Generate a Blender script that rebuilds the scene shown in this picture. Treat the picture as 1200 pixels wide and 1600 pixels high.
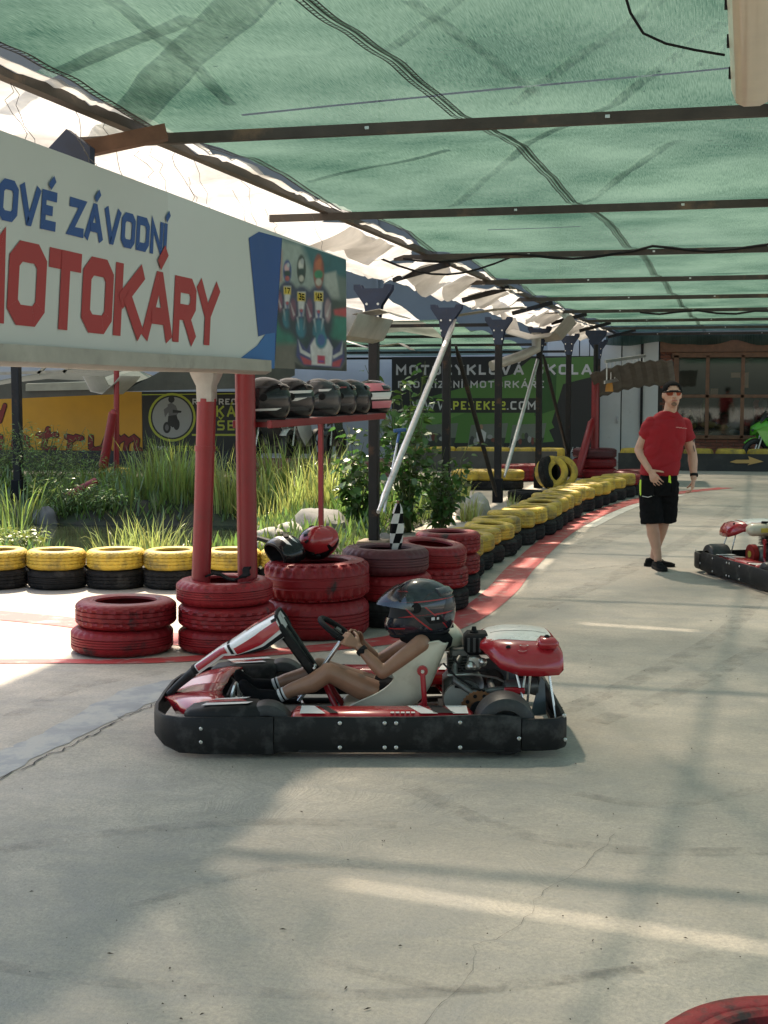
import bpy, bmesh, math, random
from mathutils import Vector, Matrix, Euler, noise
random.seed(7)
scene = bpy.context.scene
for o in list(bpy.data.objects): bpy.data.objects.remove(o)
COL = scene.collection
R = math.radians
# ---------------------------------------------------------------- camera
YAW = R(14.4); FPX = 2200.0; CAMH = 1.7; PITCH = math.atan(192 / FPX)
cam = bpy.data.objects.new('camera', bpy.data.cameras.new('camera')); COL.objects.link(cam)
cam.location = (0, 0, CAMH); cam.rotation_euler = (R(90) - PITCH, 0, YAW)
cam.data.sensor_fit = 'HORIZONTAL'; cam.data.sensor_width = 36; cam.data.lens = 36 * FPX / 1200
cam.data.clip_start = 0.05; cam.data.clip_end = 2000
scene.camera = cam
# ---------------------------------------------------------------- sky, sun, exposure
SUN_DIR = Vector((0.35, -0.66, -1.0)).normalized()          # the way the light travels
world = bpy.data.worlds.new('World'); scene.world = world; world.use_nodes = True
wn = world.node_tree.nodes; wl = world.node_tree.links
sky = wn.new('ShaderNodeTexSky'); sky.sky_type = 'NISHITA'; sky.sun_disc = False
sky.sun_elevation = math.asin(-SUN_DIR.z); sky.sun_rotation = math.atan2(-SUN_DIR.x, -SUN_DIR.y)
sky.dust_density = 2.5; sky.air_density = 1.2
wl.new(sky.outputs[0], wn['Background'].inputs[0]); wn['Background'].inputs[1].default_value = 0.115
sun = bpy.data.objects.new('sun', bpy.data.lights.new('sun', 'SUN')); COL.objects.link(sun)
sun.data.energy = 4.2; sun.data.angle = R(1.8); sun.data.color = (1.0, 0.85, 0.66)
sun.rotation_euler = SUN_DIR.to_track_quat('-Z', 'Y').to_euler(); sun.location = (-10, 20, 30)
scene.view_settings.view_transform = 'Standard'; scene.view_settings.look = 'None'
scene.view_settings.gamma = 1.0; scene.view_settings.exposure = 1.5
scene.view_settings.use_curve_mapping = False
scene.cycles.max_bounces = 8; scene.cycles.transparent_max_bounces = 24
scene.cycles.diffuse_bounces = 4; scene.cycles.glossy_bounces = 3; scene.cycles.transmission_bounces = 5
scene.cycles.sample_clamp_indirect = 6; scene.cycles.caustics_reflective = False; scene.cycles.caustics_refractive = False
# ---------------------------------------------------------------- picture rays meeting real planes (used to survey positions)
_fw = Vector((-math.sin(YAW) * math.cos(PITCH), math.cos(YAW) * math.cos(PITCH), -math.sin(PITCH)))
_rt = Vector((math.cos(YAW), math.sin(YAW), 0)); _up = _rt.cross(_fw); _C = Vector((0, 0, CAMH))
def ray(x, y): return _fw + _rt * ((x - 600) / FPX) - _up * ((y - 800) / FPX)
def G(x, y, z=0.0):
    d = ray(x, y); return _C + d * ((z - CAMH) / d.z)
def AX(x, y, X):
    d = ray(x, y); return _C + d * (X / d.x)
def AY(x, y, Y):
    d = ray(x, y); return _C + d * (Y / d.y)
# ---------------------------------------------------------------- mesh helpers
class MB:
    def __init__(s): s.v = []; s.f = []; s.m = []; s.cur = 0
    def add(s, vs, fs):
        b = len(s.v); s.v += [Vector(v) for v in vs]; s.f += [tuple(i + b for i in f) for f in fs]; s.m += [s.cur] * len(fs)
        return s
    def box(s, c, d, rot=None, bev=0.0):
        c = Vector(c); h = Vector(d) / 2; rot = rot.to_matrix() if isinstance(rot, Euler) else rot
        if bev > 0:
            b = min(bev, min(h) * .95); vs = []; key = {}
            for sx in (-1, 1):
                for sy in (-1, 1):
                    for sz in (-1, 1):
                        for a in range(3):
                            p = Vector((sx * (h.x - b), sy * (h.y - b), sz * (h.z - b)))
                            p[a] += (sx, sy, sz)[a] * b
                            key[(sx, sy, sz, a)] = len(vs); vs.append(p)
            fs = []
            for a in range(3):
                o1, o2 = (a + 1) % 3, (a + 2) % 3
                for sg in (-1, 1):
                    q = []
                    for t1, t2 in ((-1, -1), (1, -1), (1, 1), (-1, 1)):
                        k = [0, 0, 0]; k[a] = sg; k[o1] = t1; k[o2] = t2; q.append(key[(*k, a)])
                    fs.append(q if sg > 0 else q[::-1])
                for t1 in (-1, 1):
                    for t2 in (-1, 1):
                        k0 = [0, 0, 0]; k1 = [0, 0, 0]
                        for k, e in ((k0, -1), (k1, 1)): k[a] = e; k[o1] = t1; k[o2] = t2
                        q = [key[(*k0, o1)], key[(*k1, o1)], key[(*k1, o2)], key[(*k0, o2)]]
                        fs.append(q if t1 * t2 < 0 else q[::-1])
            for sx in (-1, 1):
                for sy in (-1, 1):
                    for sz in (-1, 1):
                        q = [key[(sx, sy, sz, 0)], key[(sx, sy, sz, 1)], key[(sx, sy, sz, 2)]]
                        fs.append(q if sx * sy * sz > 0 else q[::-1])
        else:
            vs = [Vector((sx * h.x, sy * h.y, sz * h.z)) for sx in (-1, 1) for sy in (-1, 1) for sz in (-1, 1)]
            fs = [(0, 1, 3, 2), (4, 6, 7, 5), (0, 4, 5, 1), (2, 3, 7, 6), (0, 2, 6, 4), (1, 5, 7, 3)]
        if rot is not None: vs = [rot @ v for v in vs]
        return s.add([v + c for v in vs], fs)
    def bar(s, a, b, w, h, up=(0, 0, 1), bev=0.0):
        a = Vector(a); b = Vector(b); x = (b - a).normalized(); y = Vector(up).cross(x)
        if y.length < 1e-5: y = Vector((1, 0, 0))
        y.normalize(); z = x.cross(y)
        m = Matrix((x, y, z)).transposed()
        return s.box((a + b) / 2, ((b - a).length, w, h), m, bev)
    def tube(s, pts, r, n=10, cap=True, flat=None):
        pts = [Vector(p) for p in pts]; k = len(pts)
        rs = [r] * k if isinstance(r, (int, float)) else list(r)
        t0 = (pts[1] - pts[0]).normalized(); nrm = t0.orthogonal().normalized(); rings = []
        vs = []
        for i, p in enumerate(pts):
            t = (pts[min(i + 1, k - 1)] - pts[max(i - 1, 0)])
            t = t.normalized() if t.length > 1e-9 else t0
            nrm = (nrm - t * nrm.dot(t)); nrm = nrm.normalized() if nrm.length > 1e-6 else t.orthogonal().normalized()
            bi = t.cross(nrm)
            for j in range(n):
                a = 2 * math.pi * j / n; vs.append(p + (nrm * math.cos(a) + bi * math.sin(a)) * rs[i])
        fs = [(i * n + j, i * n + (j + 1) % n, (i + 1) * n + (j + 1) % n, (i + 1) * n + j) for i in range(k - 1) for j in range(n)]
        if cap: fs += [tuple(range(n))[::-1], tuple((k - 1) * n + j for j in range(n))]
        return s.add(vs, fs)
    def loft(s, rings, cap=True, closed=True):
        n = len(rings[0]); k = len(rings); vs = [v for r in rings for v in r]
        m = n if closed else n - 1
        fs = [(i * n + j, i * n + (j + 1) % n, (i + 1) * n + (j + 1) % n, (i + 1) * n + j) for i in range(k - 1) for j in range(m)]
        if cap and closed: fs += [tuple(range(n))[::-1], tuple((k - 1) * n + j for j in range(n))]
        return s.add(vs, fs)
    def lathe(s, prof, n=32, c=(0, 0, 0), axis='z', closed=False, fn=None):
        vs = []; k = len(prof); c = Vector(c)
        for i in range(n):
            a = 2 * math.pi * i / n
            for j, (r, z) in enumerate(prof):
                if fn: r = fn(i, j, r)
                p = Vector((r * math.cos(a), r * math.sin(a), z))
                if axis == 'y': p = Vector((p.x, p.z, p.y))
                if axis == 'x': p = Vector((p.z, p.x, p.y))
                vs.append(p + c)
        m = k if closed else k - 1
        fs = [(i * k + j, ((i + 1) % n) * k + j, ((i + 1) % n) * k + (j + 1) % k, i * k + (j + 1) % k) for i in range(n) for j in range(m)]
        return s.add(vs, fs)
    def prism(s, poly, a, b):
        # polygon of 3-D points moved along b-a
        d = Vector(b) - Vector(a); n = len(poly); p = [Vector(q) for q in poly]
        return s.add(p + [q + d for q in p], [tuple(range(n))[::-1], tuple(range(n, 2 * n))] + [(i, (i + 1) % n, n + (i + 1) % n, n + i) for i in range(n)])
    def ball(s, c, r, nu=14, nv=9, rot=None):
        c = Vector(c); r = Vector((r, r, r)) if isinstance(r, (int, float)) else Vector(r); vs = []; fs = []
        for i in range(nv + 1):
            t = math.pi * i / nv
            for j in range(nu):
                a = 2 * math.pi * j / nu
                p = Vector((r.x * math.sin(t) * math.cos(a), r.y * math.sin(t) * math.sin(a), -r.z * math.cos(t)))
                vs.append((rot @ p if rot is not None else p) + c)
        for i in range(nv):
            for j in range(nu): fs.append((i * nu + j, i * nu + (j + 1) % nu, (i + 1) * nu + (j + 1) % nu, (i + 1) * nu + j))
        return s.add(vs, fs)
    def capsule(s, pts, rs, n=14):
        # overlapping tapered pieces for a remeshed union
        for i in range(len(pts) - 1): s.tube([pts[i], pts[i + 1]], [rs[i], rs[i + 1]], n)
        for p, r in zip(pts, rs): s.ball(p, r, n, 8)
        return s
    def mesh(s, name, smooth=40):
        me = bpy.data.meshes.new(name); me.from_pydata([tuple(v) for v in s.v], [], s.f)
        me.polygons.foreach_set('material_index', s.m)
        me.validate(); me.update()
        if smooth:
            me.polygons.foreach_set('use_smooth', [True] * len(me.polygons))
            if smooth < 180: me.set_sharp_from_angle(angle=R(smooth))
        return me
def fixn(me):
    bm = bmesh.new(); bm.from_mesh(me); bmesh.ops.remove_doubles(bm, verts=bm.verts, dist=1e-5)
    bmesh.ops.recalc_face_normals(bm, faces=bm.faces); bm.to_mesh(me); bm.free()
def ob(name, mb, mat, parent=None, smooth=40, loc=None, rot=None, fix=True):
    me = mb if isinstance(mb, bpy.types.Mesh) else mb.mesh(name, smooth)
    if fix and not isinstance(mb, bpy.types.Mesh): fixn(me); (smooth and smooth < 180 and me.set_sharp_from_angle(angle=R(smooth)))
    o = bpy.data.objects.new(name, me); COL.objects.link(o)
    if len(me.materials) == 0:
        for m in (mat if isinstance(mat, (list, tuple)) else [mat]): me.materials.append(m)
    if parent is not None: o.parent = parent
    if loc is not None: o.location = loc
    if rot is not None: o.rotation_euler = rot
    return o
def tag(o, label, cat, group=None):
    o['label'] = label; o['category'] = cat
    if group: o['group'] = group
    return o
def empty(name, loc=(0, 0, 0), rz=0.0, label=None, cat=None, group=None):
    o = bpy.data.objects.new(name, None); COL.objects.link(o); o.location = loc; o.rotation_euler = (0, 0, rz); o.empty_display_size = .1
    if label: tag(o, label, cat, group)
    return o
def struct(o): o['kind'] = 'structure'; return o
def copy_tree(o, parent=None):
    c = o.copy(); COL.objects.link(c)
    if parent is not None: c.parent = parent
    for ch in [x for x in KIDS.get(o.name, [])]: copy_tree(ch, c)
    return c
KIDS = {}
def index_kids():
    KIDS.clear()
    for x in bpy.data.objects:
        if x.parent: KIDS.setdefault(x.parent.name, []).append(x)
def remesh(mb, voxel, it=6, fac=.5, name='m'):
    me = mb.mesh(name, 0); o = bpy.data.objects.new('tmp', me); COL.objects.link(o)
    m = o.modifiers.new('r', 'REMESH'); m.mode = 'VOXEL'; m.voxel_size = voxel; m.use_smooth_shade = True
    if it:
        k = o.modifiers.new('s', 'SMOOTH'); k.factor = fac; k.iterations = it
    dg = bpy.context.evaluated_depsgraph_get(); dg.update()
    r = bpy.data.meshes.new_from_object(o.evaluated_get(dg)); r.name = name
    bpy.data.objects.remove(o); bpy.data.meshes.remove(me)
    r.polygons.foreach_set('use_smooth', [True] * len(r.polygons))
    return r
ORD = ['nearest', 'second', 'third', 'fourth', 'fifth', 'sixth', 'seventh', 'eighth', 'ninth', 'tenth', 'eleventh', 'twelfth', 'thirteenth', 'fourteenth', 'fifteenth', 'sixteenth', 'seventeenth', 'eighteenth', 'nineteenth', 'twentieth', 'twenty-first', 'twenty-second', 'twenty-third', 'twenty-fourth']
# ---------------------------------------------------------------- materials
MATS = {}
def new_mat(name):
    m = bpy.data.materials.new(name); m.use_nodes = True; n = m.node_tree.nodes; l = m.node_tree.links
    return m, n, l, n['Principled BSDF']
def M(name, col, rough=.5, metal=0., var=.12, scale=6., col2=None, amt=0., lo=.5, hi=.62, wscale=9., bump=0., bscale=60., spec=.5, coat=0., alpha=1., rnd=0., trans=0.):
    if name in MATS: return MATS[name]
    m, n, l, b = new_mat(name)
    tc = n.new('ShaderNodeTexCoord'); oi = n.new('ShaderNodeObjectInfo')
    wv = n.new('ShaderNodeMath'); wv.operation = 'MULTIPLY'; wv.inputs[1].default_value = 37.; l.new(oi.outputs['Random'], wv.inputs[0])
    def nz(sc, det=5., ro=.6):
        t = n.new('ShaderNodeTexNoise'); t.noise_dimensions = '4D'; t.inputs['Scale'].default_value = sc; t.inputs['Detail'].default_value = det; t.inputs['Roughness'].default_value = ro
        l.new(tc.outputs['Object'], t.inputs['Vector']); l.new(wv.outputs[0], t.inputs['W']); return t
    t = nz(scale); mr = n.new('ShaderNodeMapRange'); mr.inputs[1].default_value = .3; mr.inputs[2].default_value = .7
    mr.inputs[3].default_value = 1 - var; mr.inputs[4].default_value = 1 + var; l.new(t.outputs[0], mr.inputs[0])
    src = mr.outputs[0]
    if rnd:
        ra = n.new('ShaderNodeMapRange'); ra.inputs[3].default_value = 1 - rnd; ra.inputs[4].default_value = 1 + rnd; l.new(oi.outputs['Random'], ra.inputs[0])
        mm = n.new('ShaderNodeMath'); mm.operation = 'MULTIPLY'; l.new(src, mm.inputs[0]); l.new(ra.outputs[0], mm.inputs[1]); src = mm.outputs[0]
    vm = n.new('ShaderNodeVectorMath'); vm.operation = 'SCALE'; vm.inputs[0].default_value = col; l.new(src, vm.inputs['Scale'])
    out = vm.outputs[0]
    if col2 is not None and amt > 0:
        t2 = nz(wscale, 7., .65); r2 = n.new('ShaderNodeMapRange'); r2.inputs[1].default_value = lo; r2.inputs[2].default_value = hi
        r2.inputs[3].default_value = 0; r2.inputs[4].default_value = amt; l.new(t2.outputs[0], r2.inputs[0])
        mx = n.new('ShaderNodeMix'); mx.data_type = 'RGBA'; l.new(r2.outputs[0], mx.inputs[0]); l.new(out, mx.inputs[6]); mx.inputs[7].default_value = (*col2, 1); out = mx.outputs[2]
    l.new(out, b.inputs['Base Color'])
    rr = n.new('ShaderNodeMapRange'); rr.inputs[3].default_value = max(.02, rough - .1); rr.inputs[4].default_value = min(1, rough + .1); l.new(t.outputs[0], rr.inputs[0]); l.new(rr.outputs[0], b.inputs['Roughness'])
    b.inputs['Metallic'].default_value = metal; b.inputs['Specular IOR Level'].default_value = spec
    if coat: b.inputs['Coat Weight'].default_value = coat; b.inputs['Coat Roughness'].default_value = .08
    if alpha < 1: b.inputs['Alpha'].default_value = alpha
    if trans: b.inputs['Transmission Weight'].default_value = trans
    if bump:
        t3 = nz(bscale, 3.); bp = n.new('ShaderNodeBump'); bp.inputs['Strength'].default_value = bump; bp.inputs['Distance'].default_value = .01
        l.new(t3.outputs[0], bp.inputs['Height']); l.new(bp.outputs[0], b.inputs['Normal'])
    MATS[name] = m; return m
def cloth_mat(name, col, tl, transp=0., streak=None, var=.25, scale=2., col2=None):
    # woven sheet: diffuse + translucent + open holes
    m, n, l, b = new_mat(name); n.remove(b); o = n['Material Output']
    tc = n.new('ShaderNodeTexCoord'); mp = n.new('ShaderNodeMapping'); l.new(tc.outputs['Object'], mp.inputs[0])
    if streak: mp.inputs['Scale'].default_value = streak; mp.inputs['Rotation'].default_value = (0, 0, .05)
    t = n.new('ShaderNodeTexNoise'); t.inputs['Scale'].default_value = scale; t.inputs['Detail'].default_value = 6; t.inputs['Roughness'].default_value = .65; l.new(mp.outputs[0], t.inputs['Vector'])
    t2 = n.new('ShaderNodeTexNoise'); t2.inputs['Scale'].default_value = 1.1; t2.inputs['Detail'].default_value = 5; l.new(tc.outputs['Object'], t2.inputs['Vector'])
    ad = n.new('ShaderNodeMath'); ad.operation = 'ADD'; l.new(t.outputs[0], ad.inputs[0]); l.new(t2.outputs[0], ad.inputs[1])
    mr = n.new('ShaderNodeMapRange'); mr.inputs[1].default_value = .75; mr.inputs[2].default_value = 1.25; mr.inputs[3].default_value = 0; mr.inputs[4].default_value = 1; l.new(ad.outputs[0], mr.inputs[0])
    mx = n.new('ShaderNodeMix'); mx.data_type = 'RGBA'; l.new(mr.outputs[0], mx.inputs[0])
    c2 = col2 or col
    mx.inputs[6].default_value = (*[c * (1 - var) for c in col], 1); mx.inputs[7].default_value = (*[min(.95, c * (1 + var)) for c in c2], 1)
    d = n.new('ShaderNodeBsdfDiffuse'); tr = n.new('ShaderNodeBsdfTranslucent'); l.new(mx.outputs[2], d.inputs[0]); l.new(mx.outputs[2], tr.inputs[0])
    s1 = n.new('ShaderNodeMixShader'); s1.inputs[0].default_value = tl; l.new(d.outputs[0], s1.inputs[1]); l.new(tr.outputs[0], s1.inputs[2])
    last = s1.outputs[0]
    if transp:
        tp = n.new('ShaderNodeBsdfTransparent'); s2 = n.new('ShaderNodeMixShader')
        m3 = n.new('ShaderNodeMapRange'); m3.inputs[1].default_value = .35; m3.inputs[2].default_value = .7; m3.inputs[3].default_value = transp * .6; m3.inputs[4].default_value = transp * 1.45; l.new(t.outputs[0], m3.inputs[0])
        m4 = n.new('ShaderNodeMapRange'); m4.inputs[1].default_value = .40; m4.inputs[2].default_value = .66; m4.inputs[3].default_value = .6; m4.inputs[4].default_value = 1.4; t4 = n.new('ShaderNodeTexNoise'); t4.inputs['Scale'].default_value = .55; t4.inputs['Detail'].default_value = 3; l.new(tc.outputs['Object'], t4.inputs['Vector']); l.new(t4.outputs[0], m4.inputs[0]); mu = n.new('ShaderNodeMath'); mu.operation = 'MULTIPLY'; l.new(m3.outputs[0], mu.inputs[0]); l.new(m4.outputs[0], mu.inputs[1]); l.new(mu.outputs[0], s2.inputs[0]); l.new(last, s2.inputs[1]); l.new(tp.outputs[0], s2.inputs[2]); last = s2.outputs[0]
    l.new(last, o.inputs[0]); MATS[name] = m; return m
RUBB = (.018, .018, .018)
m_tred = M('red_painted_rubber', (.20, .013, .017), .42, var=.22, scale=5, col2=RUBB, amt=.95, lo=.56, hi=.66, wscale=7, bump=.25, bscale=55, rnd=.18, spec=.25)
m_tmar = M('maroon_painted_rubber', (.075, .012, .017), .55, var=.25, scale=5, col2=RUBB, amt=.8, lo=.58, hi=.7, wscale=7, bump=.25, bscale=55)
m_tyel = M('yellow_painted_rubber', (.50, .345, .04), .6, var=.25, scale=5, col2=(.10, .085, .05), amt=.85, lo=.47, hi=.68, wscale=6, bump=.2, bscale=55, rnd=.18)
m_tblk = M('bare_rubber', (.013, .013, .0135), .72, spec=.2, var=.35, scale=5, col2=(.10, .095, .085), amt=.5, lo=.5, hi=.75, wscale=5, bump=.2, bscale=70)
m_steel_dark = M('dark_painted_steel', (.016, .0155, .016), .55, .0, spec=.25, var=.3, scale=7, col2=(.11, .055, .03), amt=.6, lo=.57, hi=.68, wscale=6, bump=.1)
m_beam = M('weathered_brown_steel', (.052, .042, .034), .6, .1, var=.35, scale=6, col2=(.19, .12, .07), amt=.7, lo=.56, hi=.7, wscale=4, bump=.15)
m_post_red = M('red_enamel', (.21, .010, .014), .42, var=.12, scale=4, col2=(.12, .02, .02), amt=.6, lo=.58, hi=.72, wscale=6, bump=.06)
m_blue = M('blue_painted_steel', (.012, .024, .058), .55, var=.25, scale=8, col2=(.07, .05, .04), amt=.5, lo=.58, hi=.7, wscale=12)
m_galv = M('galvanised_steel', (.5, .5, .49), .38, .75, var=.15, scale=10, col2=(.3, .28, .25), amt=.5, lo=.55, hi=.7)
m_zinc = M('dull_zinc_sheet', (.36, .35, .32), .5, .25, var=.18, scale=6, col2=(.2, .18, .15), amt=.5, lo=.55, hi=.7, wscale=5)
m_black = M('black_plastic', (.010, .010, .0105), .5, var=.2, scale=10, col2=(.085, .083, .08), amt=.6, lo=.53, hi=.72, wscale=8, bump=.10, bscale=160, spec=.22)
m_blackm = M('matt_black', (.010, .010, .011), .75, var=.2, spec=.2)
m_kred = M('red_gelcoat', (.36, .016, .024), .22, var=.06, scale=10, coat=.5)
m_kwht = M('white_gelcoat', (.72, .72, .70), .3, var=.06, scale=10, col2=(.3, .29, .27), amt=.35, lo=.58, hi=.75, wscale=16, coat=.3)
m_chrome = M('bright_metal', (.6, .6, .58), .28, .9, var=.15)
m_seat = M('cream_fibreglass', (.58, .54, .43), .4, var=.08, scale=8, col2=(.33, .29, .2), amt=.5, lo=.55, hi=.75, wscale=9, coat=.2)
m_alu = M('cast_aluminium', (.16, .16, .155), .45, .6, var=.3, scale=22, col2=(.05, .045, .04), amt=.7, lo=.5, hi=.7, wscale=20)
m_rust = M('rusty_disc', (.22, .10, .045), .55, .5, var=.3, scale=20)
m_skin1 = M('sun_tanned_skin', (.28, .145, .088), .45, var=.16, scale=9, bump=.03, bscale=200)
m_skin2 = M('fair_skin', (.52, .31, .225), .5, var=.1, scale=14, col2=(.5, .22, .16), amt=.4, lo=.5, hi=.75, wscale=10, bump=.03, bscale=200)
m_red_shirt = M('red_cotton', (.29, .006, .014), .85, var=.1, scale=9, bump=.12, bscale=24)
m_black_cloth = M('black_canvas', (.009, .009, .010), .95, spec=.1, var=.3, scale=12, bump=.3, bscale=30)
m_lime = M('lime_fabric', (.5, .75, .05), .7)
m_white_cloth = M('white_cotton', (.62, .6, .58), .9, var=.08, bump=.2, bscale=30)
m_glass_dark = M('dark_visor', (.02, .021, .024), .08, var=.1, coat=.6)
# ================================================================ SETTING
def ground_mat():
    m, n, l, b = new_mat('worn_concrete')
    tc = n.new('ShaderNodeTexCoord'); P = tc.outputs['Object']
    def nz(sc, det=6., ro=.6, vec=P, dist=0.):
        t = n.new('ShaderNodeTexNoise'); t.inputs['Scale'].default_value = sc; t.inputs['Detail'].default_value = det; t.inputs['Roughness'].default_value = ro; t.inputs['Distortion'].default_value = dist
        l.new(vec, t.inputs['Vector']); return t.outputs[0]
    def mapr(x, a, bb, c, d):
        r = n.new('ShaderNodeMapRange'); r.inputs[1].default_value = a; r.inputs[2].default_value = bb; r.inputs[3].default_value = c; r.inputs[4].default_value = d; l.new(x, r.inputs[0]); return r.outputs[0]
    def mix(f, a, c, mode='MIX'):
        x = n.new('ShaderNodeMix'); x.data_type = 'RGBA'; x.blend_type = mode
        if isinstance(f, float): x.inputs[0].default_value = f
        else: l.new(f, x.inputs[0])
        for k, v in ((6, a), (7, c)):
            if isinstance(v, tuple): x.inputs[k].default_value = (*v, 1)
            else: l.new(v, x.inputs[k])
        return x.outputs[2]
    def math_(op, a, c):
        x = n.new('ShaderNodeMath'); x.operation = op
        for k, v in ((0, a), (1, c)):
            if isinstance(v, (int, float)): x.inputs[k].default_value = v
            else: l.new(v, x.inputs[k])
        return x.outputs[0]
    c = mix(mapr(nz(.45, 5.), .38, .62, 0, 1), (.395, .35, .285), (.545, .48, .39))
    c = mix(mapr(nz(2.6, 8., .75), .40, .64, 0, .8), c, (.31, .29, .245))
    c = mix(mapr(nz(.9, 6., .62, dist=1.2), .54, .68, 0, .6), c, (.27, .265, .245))          # old oil and rubber stains
    c = mix(mapr(nz(55, 4., .75), .38, .66, 0, .6), c, (.22, .215, .2))                        # aggregate
    c = mix(mapr(nz(24, 6., .75), .58, .70, 0, .55), c, (.17, .165, .155))
    # rubber rubbed along the racing line, drawn out along the way the karts go
    mp = n.new('ShaderNodeMapping'); mp.inputs['Rotation'].default_value = (0, 0, R(-12)); mp.inputs['Scale'].default_value = (.5, 5., 1); l.new(P, mp.inputs[0])
    st = mapr(nz(1.6, 7., .65, mp.outputs[0], .4), .5, .72, 0, .5)
    c = mix(st, c, (.27, .265, .25))
    # brushed swirls left by tyres spinning on the dusty slab
    sw = None
    for cx, cy, ph in ((-1.25, 5.35, 0.), (-.45, 5.6, 1.), (-2.6, 4.3, 2.), (-.9, 9.0, 3.)):
        m2 = n.new('ShaderNodeMapping'); m2.inputs['Location'].default_value = (-cx, -cy, ph); l.new(P, m2.inputs[0])
        wv = n.new('ShaderNodeTexNoise'); wv.inputs['Scale'].default_value = 1.0; wv.inputs['Detail'].default_value = 4
        dn = n.new('ShaderNodeTexNoise'); dn.inputs['Scale'].default_value = 1.7; dn.inputs['Detail'].default_value = 2; l.new(P, dn.inputs['Vector']); va = n.new('ShaderNodeVectorMath'); va.operation = 'MULTIPLY_ADD'; l.new(dn.outputs['Color'], va.inputs[0]); va.inputs[1].default_value = (1.1, 1.1, 0); l.new(m2.outputs[0], va.inputs[2]); gr = n.new('ShaderNodeSeparateXYZ'); l.new(va.outputs[0], gr.inputs[0])
        an = math_('ARCTAN2', gr.outputs[0], gr.outputs[1])
        le = n.new('ShaderNodeVectorMath'); le.operation = 'LENGTH'; l.new(m2.outputs[0], le.inputs[0])
        cb = n.new('ShaderNodeCombineXYZ'); l.new(math_('MULTIPLY', an, 46), cb.inputs[0]); l.new(math_('MULTIPLY', le.outputs['Value'], 3.), cb.inputs[1]); cb.inputs[2].default_value = ph
        l.new(cb.outputs[0], wv.inputs['Vector'])
        k = math_('MULTIPLY', mapr(wv.outputs[0], .42, .62, 0, 1), mapr(le.outputs['Value'], .2, 1.9, .75, 0))
        sw = k if sw is None else math_('MAXIMUM', sw, k)
    c = mix(math_('MULTIPLY', sw, .5), c, (.22, .21, .18))
    l.new(c, b.inputs['Base Color'])
    l.new(mapr(nz(1.4, 5.), .35, .7, .5, .78), b.inputs['Roughness'])
    b.inputs['Specular IOR Level'].default_value = .35
    bp = n.new('ShaderNodeBump'); bp.inputs['Strength'].default_value = .55; bp.inputs['Distance'].default_value = .006
    hh = math_('ADD', math_('ADD', nz(90, 3., .6), math_('MULTIPLY', nz(9, 6.), 1.2)), math_('MULTIPLY', sw, -.6))
    l.new(hh, bp.inputs['Height']); l.new(bp.outputs[0], b.inputs['Normal'])
    return m
m_ground = ground_mat()
PX0, PX1, PY0, PY1 = -12.4, -4.15, 11.75, 19.5          # pond basin
mb = MB(); xs = [-160, PX0, PX1, 120]; ys = [-60, PY0, PY1, 220]
vid = {}
for i, x in enumerate(xs):
    for j, y in enumerate(ys): vid[i, j] = len(mb.v); mb.v.append(Vector((x, y, 0)))
for i in range(3):
    for j in range(3):
        if (i, j) != (1, 1): mb.f.append((vid[i, j], vid[i + 1, j], vid[i + 1, j + 1], vid[i, j + 1])); mb.m.append(0)
for a, c in (((1, 1), (2, 1)), ((2, 1), (2, 2)), ((2, 2), (1, 2)), ((1, 2), (1, 1))):
    p, q = Vector(mb.v[vid[a]]), Vector(mb.v[vid[c]]); mb.add([p, q, q + Vector((0, 0, -.5)), p + Vector((0, 0, -.5))], [(0, 1, 2, 3)])
ground = struct(ob('ground', mb, m_ground, smooth=0, fix=False))
# painted red track edge
def ribbon2(pts, w, z, taper=None):
    pts = [Vector((p[0], p[1], 0)) for p in pts]; d = []
    # resample smoothly
    out = []
    for i in range(len(pts) - 1):
        p0 = pts[max(i - 1, 0)]; p1 = pts[i]; p2 = pts[i + 1]; p3 = pts[min(i + 2, len(pts) - 1)]
        for k in range(8):
            t = k / 8; out.append(.5 * ((2 * p1) + (p2 - p0) * t + (2 * p0 - 5 * p1 + 4 * p2 - p3) * t * t + (3 * p1 - p0 - 3 * p2 + p3) * t ** 3))
    out.append(pts[-1]); mb = MB(); vs = []
    for i, p in enumerate(out):
        t = (out[min(i + 1, len(out) - 1)] - out[max(i - 1, 0)]).normalized(); nn = Vector((-t.y, t.x, 0))
        ww = (w if not callable(w) else w(i / (len(out) - 1))) / 2
        vs += [p + nn * ww + Vector((0, 0, z)), p - nn * ww + Vector((0, 0, z))]
    return mb.add(vs, [(2 * i, 2 * i + 1, 2 * i + 3, 2 * i + 2) for i in range(len(out) - 1)])
m_redpaint = M('worn_red_floor_paint', (.40, .045, .045), .6, var=.2, scale=2.5, col2=(.33, .31, .28), amt=.8, lo=.52, hi=.66, wscale=7, bump=.15)
m_whitepaint = M('worn_white_floor_paint', (.62, .60, .54), .6, var=.1, scale=3, col2=(.4, .38, .33), amt=.8, lo=.5, hi=.66, wscale=8)
band = ribbon2([(-6.5, 7.2), (-4.48, 7.83), (-3.59, 8.08), (-2.85, 8.62), (-2.27, 9.22), (-2.02, 10.0), (-1.97, 11.5), (-2.06, 13.6), (-2.08, 17.2), (-1.78, 20.7), (-1.2, 23.2), (-.3, 25.0)], lambda t: .13 + .14 * min(1, max(0, (t - .12) * 4)), .004)
struct(ob('red_track_line', band, m_redpaint, ground, smooth=0))
struct(ob('red_track_line', ribbon2([(-6.6, 9.7), (-5.4, 9.45), (-4.6, 9.25), (-4.0, 8.95), (-3.5, 8.75)], .34, .004), m_redpaint, ground, smooth=0))
wb = ribbon2([(-1.86, 17.4), (-1.56, 20.7), (-1.0, 23.1)], .16, .004)
struct(ob('white_track_line', wb, m_whitepaint, ground, smooth=0))
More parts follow.
